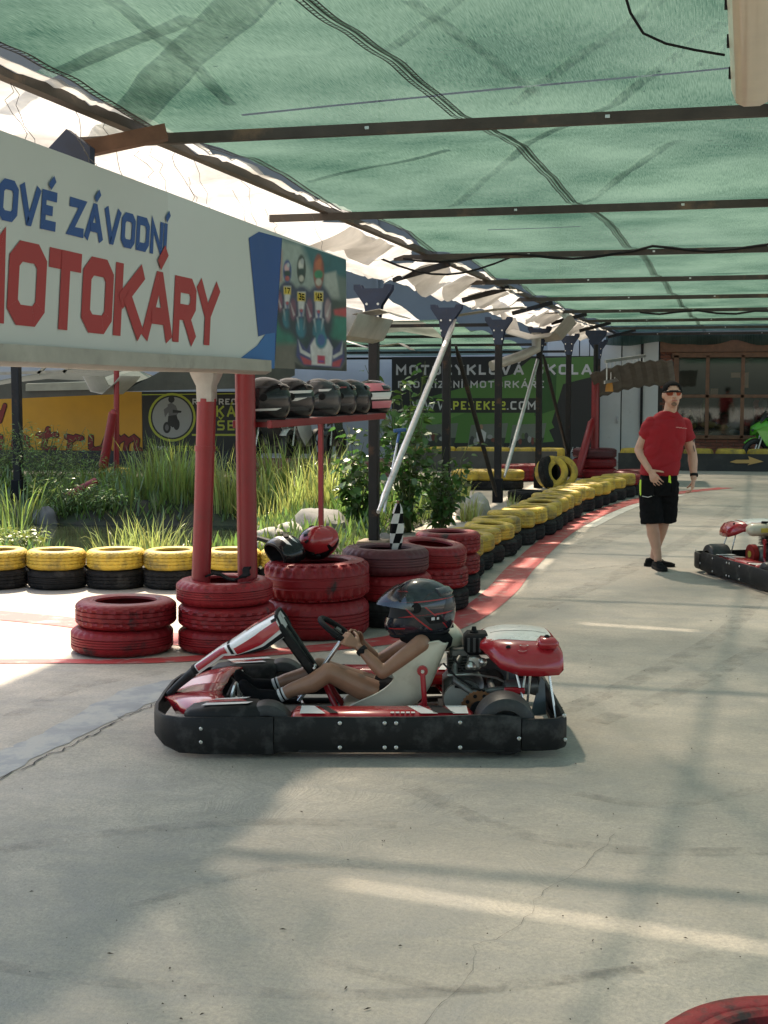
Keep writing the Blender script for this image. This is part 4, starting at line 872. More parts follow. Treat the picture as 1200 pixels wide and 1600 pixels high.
stx('WWW.', 644, 640, 706, 627, m_pwht, .2); stx('PESEK52', 708, 640, 790, 627, flat('acid_yellow', (.55, .6, .08)), .2); stx('.COM', 792, 640, 837, 627, m_pwht, .2)
for k, (x0, x1) in enumerate(((660, 712), (730, 790), (795, 850))):
    S([(x0, 702), (x0 + 6, 664), (x1 + 4, 661), (x1 - 3, 698)], flat('photo_grey', (.16, .18, .15)), .004); S([(x0 + 2, 700), (x0 + 4, 686), (x1, 684), (x1 - 3, 697)], flat('photo_dark', (.04, .045, .04)), .005)
    random.seed(40 + k)
    for j in range(9):
        cx = x0 + 8 + (x1 - x0 - 16) * j / 8; cy = 686 + random.uniform(-5, 5); S(ell(cx, cy, random.uniform(2.5, 5), random.uniform(3, 7), 10), flat('rider_%d' % (j % 4), ((.06, .06, .06), (.3, .3, .3), (.16, .05, .04), (.10, .14, .06))[j % 4]), .0055 + .0002 * j)
S([(746, 690), (744, 676), (752, 670), (760, 676), (758, 690)], flat('shirt_pale', (.55, .55, .55)), .0085); S(ell(752, 667, 3, 4, 10), flat('skin_print', (.35, .2, .14)), .0085)
stx('ZIMNÍ A LETNÍ MOTORKÁŘSKÉ'.replace('Š', 'Š'), 770, 706, 925, 701, m_pwht, .2, sp=False)
# yellow script banner and dark rider banner
YB2 = 27.5; PXY2 = lambda x, y: (AY(x, y, YB2).x, AY(x, y, YB2).z)
q0, q1 = AY(-160, 706, YB2), AY(221, 612, YB2)
yb = empty('hanging_banner', (q0.x, YB2, q0.z), 0, 'yellow banner with dark red script lettering behind the reeds', 'banner'); pmy = ypm(YB2, q0.x, q0.z)
ob('vinyl_sheet', MB().box(((q1.x - q0.x) / 2, .012, (q1.z - q0.z) / 2), (q1.x - q0.x, .02, q1.z - q0.z)), M('ochre_vinyl', (.62, .30, .018), .5, var=.1, scale=1.2), yb, smooth=0)
SC = {'t': [[(.3, 1.15), (.25, .2), (.4, .02), (.62, .1)], [(.0, .8), (.62, .84)]], 'r': [[(.1, .75), (.25, .7), (.25, .05)], [(.25, .5), (.42, .74), (.62, .66)]], 'u': [[(.05, .75), (.1, .2), (.25, .04), (.5, .15), (.58, .75)], [(.58, .75), (.58, .2), (.72, .03)]], 'm': [[(.08, .75), (.1, .04)], [(.1, .5), (.28, .74), (.4, .6), (.4, .04)], [(.4, .5), (.6, .74), (.72, .6), (.74, .15), (.9, .04)]], 'n': [[(.08, .75), (.1, .04)], [(.1, .5), (.35, .74), (.52, .6), (.54, .15), (.7, .04)]], 'e': [[(.08, .4), (.5, .48), (.46, .7), (.25, .74), (.06, .5), (.1, .15), (.3, .02), (.56, .15)]], 'C': [[(.75, 1.0), (.4, 1.15), (.1, .8), (.05, .35), (.3, .0), (.75, .15)]], 'y': [[(.05, .75), (.12, .3), (.3, .2), (.5, .35)], [(.55, .78), (.45, -.2), (.2, -.35), (.0, -.15)]], 'K': [[(.15, 1.1), (.1, 0)], [(.7, 1.1), (.15, .5), (.75, 0)]], 'a': [[(.5, .7), (.2, .74), (.05, .4), (.15, .05), (.4, .15), (.52, .7), (.52, .2), (.68, .04)]]}
m_scr = flat('script_red', (.20, .012, .015)); m_scd = flat('script_edge', (.035, .008, .008))
CNT = [0]
def script(s, x0, x1, yb_, h):
    a, c = PXY2(x0, yb_), PXY2(x1, yb_ - h); W = c[0] - a[0]; H = c[1] - a[1]; adv = W / len(s)
    for i, ch in enumerate(s):
        for t, mat, off in ((.42, m_scd, .004), (.30, m_scr, .012)):
            mb = MB()
            for k, pl in enumerate(SC[ch]):
                v, f = stroke([(a[0] + i * adv + (px + .12 * py) * adv * 1.15, a[1] + py * H) for px, py in pl], t * H * .85, False)
                for qi, ff in enumerate(f): mb.add([pmy(*v[w], off + .0016 * k + .0002 * qi) for w in ff], [(0, 1, 2, 3)])
                for px, py in pl: e = ell(a[0] + i * adv + (px + .12 * py) * adv * 1.15, a[1] + py * H, t * H * .42, t * H * .42, 10); CNT[0] += 1; mb.add([pmy(u, w, off + .0016 * k + .0012 + .00003 * (CNT[0] % 12)) for u, w in e], [tuple(range(10))])
            ob('letter', mb, mat, yb, smooth=0, fix=False)
script('Centrum', -62, 218, 702, 26); script('Kary', -110, 16, 652, 24)
q0, q1 = AY(223, 706, YB2), AY(482, 612, YB2)
db = empty('hanging_banner', (q0.x, YB2, q0.z), 0, 'black banner with a rider in a yellow ring, behind the red posts', 'banner'); pmd = ypm(YB2, q0.x, q0.z)
ob('vinyl_sheet', MB().box(((q1.x - q0.x) / 2, .012, (q1.z - q0.z) / 2), (q1.x - q0.x, .02, q1.z - q0.z)), flat('charcoal2', (.02, .021, .022)), db, smooth=0)
D = lambda pts, mat, off: shape(db, pmd, [PXY2(*p) for p in pts], mat, off)
m_acid = flat('acid_ring', (.42, .46, .05))
D(ell(269, 652, 37, 38, 32), m_acid, .003); D(ell(269, 652, 33.5, 34.5, 32), flat('charcoal2', (.02, .02, .02)), .0035); D(ell(269, 652, 31, 32, 32), flat('misty_grey', (.34, .35, .35)), .004)
m_bk = flat('rider_black', (.02, .02, .022)); m_gy = flat('rider_grey', (.14, .14, .15))
D(ell(268, 624, 5, 5.5, 14), m_bk, .005); D([(262, 632), (268, 629), (275, 634), (279, 645), (274, 652), (264, 652)], m_gy, .0048); D([(263, 650), (276, 648), (280, 662), (270, 668), (262, 662)], m_bk, .0052)
D(ell(261, 668, 6, 9, 16), m_bk, .0056); D(ell(276, 663, 5, 9, 16), m_bk, .0056); D(ell(261, 668, 3, 5, 12), m_gy, .006); D([(270, 640), (284, 642), (283, 645), (270, 645)], m_bk, .006); D([(256, 640), (264, 634), (266, 640), (258, 652)], m_gy, .0054)
D([(300, 678), (480, 678), (480, 681), (300, 681)], m_acid, .004); D([(222, 616), (482, 613), (482, 614.6), (222, 617.6)], m_acid, .004)
def dtx(s, x0, y0, x1, y1, mat, tf=.2, sp=True):
    a, c = PXY2(x0, y0), PXY2(x1, y1); text(s, pmd, db, mat, a[0], a[1], c[0] - a[0], c[1] - a[1], (c[1] - a[1]) * tf, 0, .28, off=.005, split=sp)
dtx('RIDE RECORD', 301, 632, 400, 623, m_pwht); dtx('LUKÁŠ', 308, 651, 384, 634, m_acid, .18); dtx('PEŠEK', 308, 672, 384, 657, m_acid, .18); dtx('WWW.', 238, 704, 266, 697, m_pwht); dtx('PESEK52.COM', 269, 704, 340, 697, m_acid)
# far awnings on the left
m_awn = M('slate_tarpaulin', (.10, .10, .10), .8, var=.2, scale=3); m_awl = M('pale_grey_tarpaulin', (.36, .36, .34), .8, var=.15, scale=3)
def awning(pts, Y, mat, label, d=1.6):
    f = [AY(x, y, Y) for x, y in pts]; mb = MB(); n = len(f); back = [p + Vector((0, d, .25)) for p in f]
    mb.add(f + back, [tuple(range(n)), tuple(reversed(range(n, 2 * n)))] + [(i, n + i, n + (i + 1) % n, (i + 1) % n) for i in range(n)]); o = ob('awning', mb, mat, smooth=0); tag(o, label, 'awning')
awning([(182, 612), (205, 605), (255, 578), (420, 578), (420, 606)], 25.5, m_awn, 'dark grey awning above the rider banner')
awning([(-60, 612), (20, 598), (75, 592), (160, 596), (186, 606), (180, 616), (40, 622), (-60, 626)], 25.0, m_awn, 'slate canopy edge above the yellow banner')
awning([(40, 600), (160, 596), (184, 608), (40, 611)], 24.9, m_awl, 'pale tarpaulin roll along the slate canopy')
tin('tin_gutter', [AY(146, 588, 21.5), AY(158, 612, 21.5), AY(176, 616, 21.5), AY(196, 598, 21.5), AY(204, 588, 21.5)], .8, 'pale funnel-shaped tin hopper above the red downpipe', mat=m_awl)
tr_ = empty('roof_truss', tuple(AY(120, 580, 23.0)), 0, 'thin steel roof truss behind the long banner, at left', 'truss'); t0 = tr_.location.copy()
for a, c in (((-40, 585), (260, 575)), ((-40, 570), (260, 562)), ((20, 585), (35, 568)), ((60, 584), (75, 568)), ((100, 582), (115, 566)), ((190, 578), (205, 563))):
    ob('bar', MB().bar(AY(*a, 23.0) - t0, AY(*c, 23.0) - t0, .05, .05), m_zinc, tr_, smooth=0)
tarp_l = MB(); n1 = 24
vs = [(-22 + 17 * i / n1, 19.5 + 4 * j / 8, 3.02 + .12 * noise.noise(Vector((i * .8, j * .7, 0))) - .05 * j) for i in range(n1 + 1) for j in range(9)]
tarp_l.add(vs, [(i * 9 + j, (i + 1) * 9 + j, (i + 1) * 9 + j + 1, i * 9 + j + 1) for i in range(n1) for j in range(8)])
o = ob('tarpaulin', tarp_l, m_tarp, smooth=180, fix=False); tag(o, 'pale tarpaulin over the yard behind the pond', 'tarpaulin')
# ---------------------------------------------------------------- belt barriers
m_belt = M('black_conveyor_belt', (.020, .020, .021), .6, var=.3, scale=3, col2=(.07, .065, .06), amt=.5, lo=.52, hi=.7, wscale=3)
def belt(name, pts, h, mat, label, posts=True, z0=0.):
    e = empty(name, (*pts[0][:2], 0), 0, label, 'barrier', 'belt barriers'); p0 = Vector((*pts[0][:2], 0)); mb = MB(); vs = []
    for p in pts: p = Vector((*p[:2], 0)) - p0; vs += [p + Vector((0, 0, z0)), p + Vector((0, 0, h)), p + Vector((0, .03, h)), p + Vector((0, .03, z0))]
    mb.add(vs, [(4 * i + j, 4 * i + (j + 1) % 4, 4 * i + 4 + (j + 1) % 4, 4 * i + 4 + j) for i in range(len(pts) - 1) for j in range(4)] + [(0, 1, 2, 3), tuple(4 * (len(pts) - 1) + j for j in (3, 2, 1, 0))]); ob('belt', mb, mat, e, smooth=0)
    return e
b1 = belt('belt_barrier', [(-2.6, 30.0), (-1.2, 30.05), (1.0, 30.15), (5.0, 30.3)], .36, m_belt, 'black belt barrier with an orange arrow at the end of the lane')
YA = 30.0
ar = [AY(x, y, YA) for x, y in ((1140, 722), (1150, 718.5), (1171, 718.5), (1169, 713), (1193, 721.5), (1168, 727), (1171, 724), (1150, 724))]
mb = MB(); mb.add([Vector((p.x + 2.6, -.012 + .03 * (p.x + 1.2) - .0 + .02, p.z)) for p in ar], [tuple(range(8))]); arr = ob('arrow', mb, flat('arrow_orange', (.50, .30, .10)), b1, smooth=0, fix=False)
arr.location.y = .0
belt('belt_barrier', [tuple(AY(628, 730, 28.6)[:2]), tuple(AY(760, 730, 28.7)[:2]), tuple(AY(870, 730, 29.0)[:2])], .42, M('grey_belt', (.07, .07, .068), .7, var=.3, scale=3), 'grey belt barrier under the motorcycle school banner')
belt('belt_barrier', [tuple(AY(400, 730, 26.0)[:2]), tuple(AY(520, 730, 26.2)[:2]), tuple(AY(640, 730, 26.6)[:2])], .36, M('maroon_belt', (.13, .035, .035), .6, var=.3, scale=3, col2=(.3, .25, .22), amt=.6), 'dull red belt barrier behind the reeds')
belt('belt_barrier', [tuple(AY(-30, 730, 26.9)[:2]), tuple(AY(220, 730, 27.0)[:2]), tuple(AY(400, 730, 27.2)[:2])], .42, M('navy_belt', (.02, .022, .03), .6, var=.3), 'dark belt barrier below the yellow banner')
# hanging hem of the net in front of the clubhouse
mb = MB(); n = 60; vs = []
for i in range(n + 1):
    x = -3.2 + 8.5 * i / n; d = .20 + .10 * abs(math.sin(x * 1.9 + .6)) + .05 * noise.noise(Vector((x * 2, 0, 0)))
    for j in range(4): vs.append((x, 33.18 + .03 * math.sin(x * 9) * j / 3, 3.0 - d * j / 3))
mb.add(vs, [(i * 4 + j, (i + 1) * 4 + j, (i + 1) * 4 + j + 1, i * 4 + j + 1) for i in range(n) for j in range(3)]); ob('net_hem', mb, m_net, net, smooth=180, fix=False)
# ================================================================ TYRES
def tyre_mesh(name, kind, n=96):
    R0, W = .30, .18
    if kind == 'chevron':
        rows = [(.955, .10), (.985, .155), (1, .21), (1, .30), (.97, .315), (.97, .335), (1, .35), (1, .48), (.97, .492), (.97, .508), (1, .52), (1, .65), (.97, .665), (.97, .685), (1, .70), (1, .79), (.985, .845), (.955, .90)]
    elif kind == 'rib':
        rows = [(.95, .10), (.985, .16), (1, .22), (1, .33), (.972, .345), (.972, .36), (1, .375), (1, .44), (.985, .45), (.985, .46), (1, .47), (1, .54), (.985, .55), (.985, .56), (1, .57), (1, .63), (.972, .645), (.972, .66), (1, .675), (1, .78), (.985, .84), (.95, .90)]
    else:
        rows = [(.93, .07), (.97, .10), (.995, .15), (1, .20), (1, .27), (1, .34), (.985, .36), (.985, .40), (1, .42), (1, .58), (.985, .60), (.985, .64), (1, .66), (1, .73), (1, .80), (.995, .85), (.97, .90), (.93, .93)]
    low = [(.60, .14), (.61, .05), (.66, .012), (.72, .022), (.735, .008), (.82, .0), (.90, .03)]
    prof = low + rows + [(r, 1 - z) for r, z in reversed(low)] + [(.655, .80), (.86, .74), (.90, .5), (.86, .26), (.655, .20)]
    nl = len(low); nr = len(rows)
    def fn(i, j, r):
        if nl <= j < nl + nr:
            z = rows[j - nl][1]; d = abs(z - .5)
            if kind == 'chevron' and .15 < z < .85 and (i + int(round((z - .5) * 22)) * (1 if z > .5 else -1)) % 4 == 0: return r - .030 * R0
            if kind == 'rib' and (d > .26) and i % 3 == 0: return r - .026 * R0
            if kind == 'truck' and d > .18 and i % 4 in (0, 1): return r - .05 * R0 * min(1, (d - .14) * 6)
        return r
    mb = MB(); mb.lathe([(r * R0, z * W) for r, z in prof], n, closed=True, fn=lambda i, j, r: fn(i, j, r))
    me = mb.mesh(name, 28); fixn(me); me.set_sharp_from_angle(angle=R(28)); me.materials.append(m_tblk); return me
TY = {k: tyre_mesh('tyre_' + k, k, nn) for k, nn in (('chevron', 96), ('rib', 96), ('truck', 112))}
random.seed(77)
def tyre(kind, mat, x, y, z, Rr, W, label, group=None, tilt=(0, 0), name='tyre', jit=.012):
    o = bpy.data.objects.new(name, TY[kind]); COL.objects.link(o)
    o.material_slots[0].link = 'OBJECT'; o.material_slots[0].material = mat
    o.scale = (Rr / .30, Rr / .30, W / .18); o.location = (x + random.uniform(-jit, jit), y + random.uniform(-jit, jit), z)
    o.rotation_euler = (tilt[0] + random.uniform(-.012, .012), tilt[1] + random.uniform(-.012, .012), random.uniform(0, 6.28)); tag(o, label, 'tyre', group); return o
def front(px, py, Rr):
    p = G(px, py); d = Vector((p.x, p.y, 0)).normalized(); return p + d * Rr
c = front(196, 1031, .33)
tyre('rib', m_tred, c.x - .02, c.y, 0, .33, .17, 'red painted tyre, lower of the low two-tyre stack at left', 'red marker tyres', jit=0)
tyre('chevron', m_tred, c.x + .01, c.y, .17, .325, .17, 'red painted tyre, upper of the low two-tyre stack at left', 'red marker tyres', jit=0)
c = front(352, 1027, .31); CB = c
for k, (kd, lb) in enumerate((('rib', 'bottom, scuffed, of the stack around the red post'), ('chevron', 'middle of the stack around the red post, black scuff'), ('rib', 'top of the stack around the red post'))):
    tyre(kd, m_tred, c.x + (.0, .012, 0)[k], c.y, .155 * k, (.305, .315, .315)[k], .155, f'red painted tyre, {lb}', 'red marker tyres', jit=0)
c = front(494, 1004, .365); CBIG = c
tyre('rib', m_tred, c.x, c.y, 0, .37, .26, 'large red tyre with black scuffing, lower one behind the kart nose', 'red marker tyres', jit=0)
tyre('truck', m_tred, c.x + .01, c.y, .26, .365, .262, 'large red lorry tyre with helmets lying on top', 'red marker tyres', jit=0)
c = front(602, 984, .31); CC = c
tyre('rib', m_tblk, c.x + .03, c.y, 0, .30, .187, 'black tyre, bottom of the stack topped by the maroon tyre', jit=0)
tyre('rib', m_tred, c.x + .04, c.y, .187, .30, .187, 'red tyre, middle of the stack topped by the maroon tyre', 'red marker tyres', jit=0)
tyre('rib', m_tmar, c.x, c.y, .374, .315, .187, 'dark maroon tyre holding the chequered flag', jit=0)
c = front(678, 958, .28)
tyre('chevron', m_tblk, c.x, c.y, 0, .27, .17, 'black tyre, bottom of the red stack behind the driver helmet', jit=0)
tyre('chevron', m_tred, c.x - .01, c.y, .17, .275, .17, 'red tyre, middle of the stack behind the driver helmet', 'red marker tyres', jit=0)
tyre('rib', m_tred, c.x - .04, c.y, .345, .285, .17, 'red tyre, tilted, top of the stack behind the driver helmet', 'red marker tyres', tilt=(.10, .03), jit=0)
c = front(694, 938, .27)
for k in range(3): tyre('chevron', (m_tblk, m_tred, m_tred)[k], c.x, c.y + .12, .175 * k, .27, .175, f'{("black","red","red")[k]} tyre, {("bottom","middle","top")[k]} of the stack just before the yellow row', jit=.005)
# left row, yellow over black
for k, (px, lb) in enumerate(((-94, 'out at the frame edge'), (-2, 'cut by the left frame edge'), (90, 'second'), (181, 'third'), (272, 'fourth, half behind the red pipe'), (362, 'fifth, behind the two red posts'), (450, 'last, behind the large red tyre'))):
    if k == 0: continue
    c = front(px, 923, .25)
    tyre(('chevron', 'rib')[k % 3 == 2], m_tblk, c.x, c.y, 0, .255, .165, f'black tyre under a yellow one, row by the pond: {lb}', 'black tyres of the left row')
    tyre('chevron', m_tyel, c.x + .01, c.y - .005, .165, .25, .165, f'yellow tyre in the row by the pond: {lb}', 'yellow tyres of the left row')
# long row beside the lane
EDGE = [Vector((-2.27, 11.85)), Vector((-2.24, 13.47)), Vector((-2.17, 15.71)), Vector((-2.10, 18.1)), Vector((-1.93, 20.73)), Vector((-1.70, 22.4)), Vector((-1.5, 24.2))]
def along(s):
    for a, c in zip(EDGE[:-1], EDGE[1:]):
        L = (c - a).length
        if s <= L: return a.lerp(c, s / L)
        s -= L
    return None
s = .12; k = 0
while True:
    p = along(s)
    if p is None: break
    Rr = random.choice([.262, .27, .275]); x = p.x - .27 - (random.choice([0, .03, .06]) if k < 18 else 0)
    if k < 20:
        col = m_tyel; nm = 'yellow'
    else: col = m_tred; nm = 'red'
    w1, w2 = random.choice([.17, .18]), random.choice([.16, .175, .185]); lb = ORD[k] if k < len(ORD) else 'last'
    tyre(random.choice(['rib', 'chevron']), m_tblk, x + random.uniform(-.02, .03), p.y, 0, Rr, w1, f'black tyre under the long lane-side row, {lb} from the camera', 'black tyres of the long row')
    tyre(random.choice(['rib', 'chevron', 'chevron']), col, x, p.y, w1, Rr + random.uniform(-.008, .01), w2, f'{nm} tyre on top of the long lane-side row, {lb} from the camera', 'painted tyres on the long row', tilt=(random.uniform(-.05, .05), random.uniform(-.05, .05)), jit=.03)
    k += 1; s += random.uniform(.53, .575)
# stack round the far red post
for k in range(3): tyre('rib', m_tmar if k == 2 else m_tred, fp.location.x, 27.3, .19 * k, .42, .19, f'{("dark red","red","maroon")[k]} big tyre, {("bottom","middle","top")[k]} of the stack round the far red post', jit=0)
# red pairs turning the corner, and tyres behind the posts
for k in range(4):
    p = AY(885 + 16 * k, 720, 26.2); tyre('rib', m_tred, p.x - .9, 26.0 + .12 * k, 0, .33, .30, f'low red tyre before the far red stack, {("leftmost","second","third","rightmost")[k]} of four', 'red tyres at the corner')
for k, px in enumerate((722, 752, 782)):
    p = G(px, 768); tyre('rib', m_tblk, p.x, p.y + .6, 0, .30, .16, f'black tyre under a yellow one behind the third post, {("leftmost","middle","right")[k]}', 'tyres behind the posts'); tyre('rib', m_tyel, p.x, p.y + .6, .16, .30, .17, f'yellow tyre lying behind the third post, {("leftmost","middle","right")[k]}', 'tyres behind the posts')
for k, px in enumerate((846, 858, 870)):
    p = G(px, 768); o = tyre('chevron', (m_tblk, m_tyel, m_tyel)[k], p.x, p.y + .4, .28, .28, .17, f'{("black","yellow","yellow")[k]} tyre standing upright by the fourth post, {("left","middle","right")[k]}', 'upright tyres', tilt=(R(8), R(78)))
p = G(820, 790); tyre('rib', m_tblk, p.x - .1, p.y + .8, 0, .28, .17, 'black tyre lying between third and fourth posts')
for k in range(9):
    x = -2.3 + .66 * k; tyre('chevron', m_tyel, x, 30.55 + .02 * k, 0, .315, .44, f'yellow tyre peeping over the black end barrier, {ORD[k] if k else "first"} from left', 'yellow tyres behind the end barrier')
for k in range(6):
    p = AY(650 + 42 * k, 720, 29.3); tyre('chevron', m_tyel, p.x, 29.3, 0, .30, .48, f'yellow tyre behind the grey belt, {("first","second","third","fourth","fifth","sixth")[k]} from left', 'yellow tyres under the school banner')
p = G(172, 772); tyre('chevron', m_tyel, p.x, p.y, .05, .32, .2, 'yellow tyre used as planter among the reeds'); PLANT = Vector((p.x, p.y, .22))
p = G(122, 760); tyre('rib', m_tyel, p.x, p.y + 1.5, .05, .3, .2, 'yellow tyre half hidden in the leafy bushes at left')
p = G(408, 775); tyre('rib', m_tyel, p.x - .1, p.y + 1.0, .08, .3, .2, 'yellow tyre glimpsed right of the red post')
# corner tyre near the camera
far = G(1268, 1545, .37); d = Vector((far.x, far.y, 0)).normalized(); c = far - d * .33
tyre('rib', m_tred, c.x, c.y, .185, .33, .185, 'red tyre with black inside, bottom right corner near the camera', jit=0); tyre('rib', m_tblk, c.x, c.y, 0, .33, .185, 'black tyre under the red tyre in the bottom right corner', jit=0)
# ================================================================ HELMETS
def hs(az, el, k=1., a=.150, b=.121, c=.134):
    ce = math.cos(el); se = math.sin(el)
    if el < 0: ce = max(ce, 1e-4) ** .32
    ca = math.cos(az); x = a * ce * ca; y = b * ce * math.sin(az); z = c * se * (1.0 if el > 0 else 1.02)
    if el < 0: x += max(0, ca) ** 2 * min(1, -el / R(32)) * .032
    if ca < 0: x -= .018 * ca * ca * math.cos(min(R(80), abs(el) * 1.0))
    return Vector((x, y, z)) * k
def hpatch(az0, az1, el0, el1, k, skew=0., n=14, m=6, hole=None):
    mb = MB(); vs = []
    for i in range(n + 1):
        for j in range(m + 1):
            f = i / n; g = j / m; vs.append(hs(az0 + (az1 - az0) * f + skew * (g - .5), el0 + (el1 - el0) * g, k))
    fs = []
    for i in range(n):
        for j in range(m):
            az = az0 + (az1 - az0) * (i + .5) / n; el = el0 + (el1 - el0) * (j + .5) / m
            if hole and hole(az, el): continue
            fs.append((i * (m + 1) + j, (i + 1) * (m + 1) + j, (i + 1) * (m + 1) + j + 1, i * (m + 1) + j + 1))
    return mb.add(vs, fs)
m_hblk = M('black_lacquer', (.009, .009, .010), .2, var=.1, coat=.2, spec=.3); m_hgry = M('graphite_lacquer', (.035, .036, .039), .25, var=.1, coat=.2, spec=.3); m_hwht = M('white_lacquer', (.62, .62, .62), .2, var=.05, coat=.5)
m_hred = M('red_lacquer', (.34, .02, .025), .2, var=.08, coat=.5); m_hpnk = M('faded_pink_lacquer', (.55, .16, .2), .25, var=.1, coat=.4); m_hdred = M('dark_red_lacquer', (.14, .015, .02), .25, var=.1, coat=.4); m_lin = M('helmet_lining', (.02, .02, .022), .95)
mv, n, l, b = new_mat('clear_visor'); n.remove(b); gl = n.new('ShaderNodeBsdfGlossy'); gl.inputs[0].default_value = (.75, .78, .8, 1); gl.inputs[1].default_value = .08; tp = n.new('ShaderNodeBsdfTransparent'); tp.inputs[0].default_value = (.42, .42, .42, 1); ms = n.new('ShaderNodeMixShader'); ms.inputs[0].default_value = .09; l.new(tp.outputs[0], ms.inputs[1]); l.new(gl.outputs[0], ms.inputs[2]); l.new(ms.outputs[0], n['Material Output'].inputs[0]); MATS['clear_visor'] = mv
EYE = lambda az, el: abs(az) < R(70) and R(-14) < el < R(24)
def helmet(root, base, decals, visor='shut', vm=None, prefix=''):
    def wrap(a): return (a + math.pi) % (2 * math.pi) - math.pi
    sh = ob('shell', hpatch(-math.pi, math.pi, R(-64), R(90), 1., n=60, m=34, hole=lambda az, el: EYE(wrap(az), el)), base, root, smooth=60)
    ob('lining', hpatch(-math.pi, math.pi, R(-64), R(90), .93, n=30, m=16), m_lin, root, smooth=180)
    mb = MB(); pts = [hs(2 * math.pi * i / 40, R(-64), .985) for i in range(41)]; mb.tube(pts, .011, 6, False); ob('edge_trim', mb, m_blackm, root)
    if visor == 'shut': ob('visor', hpatch(R(-74), R(74), R(-17), R(27), 1.015, n=24, m=8), vm or m_glass_dark, root, smooth=60)
    else:
        mb = MB(); vs = []
        for i in range(29):
            az = R(-84 + 168 * i / 28); ca = max(0, math.cos(az)) ** .6; e0, e1 = R(-4 + 18 * ca), R(14 + 44 * ca)
            for j in range(9): g = j / 8; e = e0 + (e1 - e0) * g; rx = .205 + (.152 - .205) * g; vs.append(Vector((rx * math.cos(e) * math.cos(az) + .01, (.131 - .004 * g) * math.cos(e * .6) * math.sin(az), (.15 - .012 * g) * math.sin(e))))
        mb.add(vs, [(i * 9 + j, (i + 1) * 9 + j, (i + 1) * 9 + j + 1, i * 9 + j + 1) for i in range(28) for j in range(8)])
        ob('visor', mb, vm or mv, root, smooth=60)
    for s in (-1, 1): ob('pivot', MB().lathe([(0, .012), (.022, .010), (.026, 0), (.0, 0)], 16, (.02, s * .118, .012), 'y') if s > 0 else MB().lathe([(0, -.012), (.022, -.010), (.026, 0), (.0, 0)], 16, (.02, s * .118, .012), 'y'), m_blackm, root)
    ob('chin_vent', hpatch(R(-16), R(16), R(-44), R(-34), 1.02, n=8, m=3), m_blackm, root)
    for a in (-22, 22): ob('crown_vent', hpatch(R(a - 8), R(a + 8), R(48), R(62), 1.025, n=5, m=4), m_blackm, root)
    mb = MB(); mb.loft([[hs(R(180 + a), R(e), k) for e, k in ((42, 1.0), (36, 1.07), (26, 1.09), (22, 1.0))] for a in range(-50, 51, 10)], cap=True); ob('spoiler', mb, base, root, smooth=50)
    for (a0, a1, e0, e1, sk, mt) in decals: ob('decal', hpatch(R(a0), R(a1), R(e0), R(e1), 1.007, R(sk)), mt, sh, smooth=180)
def loose_helmet(loc, rot, base, decals, label, visor='shut', vm=None, sc=1.0):
    e = empty('crash_helmet', loc, 0, label, 'helmet', 'crash helmets'); e.rotation_euler = rot; e.scale = (sc,) * 3; helmet(e, base, decals, visor, vm); return e
# shelf for helmets
SZ = 1.50; sx = -3.14
sh_ = empty('helmet_shelf', (sx, 8.75, SZ), 0, 'red steel shelf between red post and black post carrying helmets', 'shelf')
y1 = AX(600, 655, sx + .12).y; L = y1 - 8.75
for dx in (-.12, .12): ob('rail', MB().box((dx, L / 2, -.03), (.035, L, .05), bev=.004), m_post_red, sh_)
ob('board', MB().box((0, L / 2, -.008), (.22, L - .02, .012)), M('dark_board', (.05, .03, .03), .7), sh_, smooth=0)
for f in (.02, .98): ob('cross_bar', MB().box((0, L * f, -.03), (.20, .03, .04)), m_post_red, sh_, smooth=0)
ob('leg', MB().box((-.10, L * .62, -(SZ + .06) / 2), (.035, .035, SZ - .06)), m_post_red, sh_, smooth=0)
gy = [(-75, -58, -30, 30, 40, m_hwht), (58, 75, -30, 30, -40, m_hgry)]
def shx(px): return AX(px, 640, sx)
HZ = SZ + .125
dB = [(20, 110, -12, -4, 18, m_hwht), (30, 120, 34, 40, -16, m_hgry), (60, 130, -40, -36, 10, m_hwht), (-110, -20, -12, -4, -18, m_hwht)]
H6 = [(412, m_hblk, [(40, 120, -30, -24, 14, m_hwht), (20, 100, 30, 36, 10, m_hgry)], 28, 'black crash helmet, nearest on the shelf, next to the red post'),
      (452, m_hblk, [(30, 110, -6, 2, 30, m_hwht), (50, 125, -34, -22, -24, m_hgry), (20, 150, 52, 60, 0, m_hgry), (70, 150, 14, 22,  20, m_hwht)], 34, 'black helmet with silver flashes, second on the shelf'),
      (497, m_hgry, [(30, 110, 20, 27, 14, m_hwht), (40, 120, -36, -28, -14, m_hblk)], 40, 'graphite crash helmet, third on the shelf'),
      (524, m_hblk, [(20, 110, 30, 36, 10, m_hdred), (50, 120, -24, -16, 20, m_hgry)], 44, 'black crash helmet with dark red line, fourth on the shelf'),
      (547, m_hblk, [(30, 120, 40, 46, 0, m_hgry)], 44, 'plain black crash helmet, fifth on the shelf'),
      (579, m_hblk, [(40, 175, 20, 52, 26, m_hpnk), (60, 160, -8, 14, 20, m_hwht), (90, 175, -40, -14, 0, m_hpnk)], 20, 'black, white and pink crash helmet at the far shelf end')]
for px, bm, dc, az, lb in H6:
    p = shx(px); loose_helmet((sx, p.y, HZ + .008), (0, R(2), R(180 + az)), bm, [(a0 * s if s > 0 else -a1, a1 * s if s > 0 else -a0, e0, e1, sk * s, mt) for s in (1, -1) for (a0, a1, e0, e1, sk, mt) in dc], lb, sc=1.1)
bz = .522
cb = CBIG
loose_helmet((cb.x - .02, cb.y + .10, bz + .11), (R(-62), R(10), R(200)), m_hred, [(60, 120, -30, 20, 20, m_hblk), (-60, -30, 30, 60, 0, m_hblk), (120, 170, 0, 40, 0, m_hblk)], 'red and black crash helmet lying on its side on the large red tyre', sc=.92)
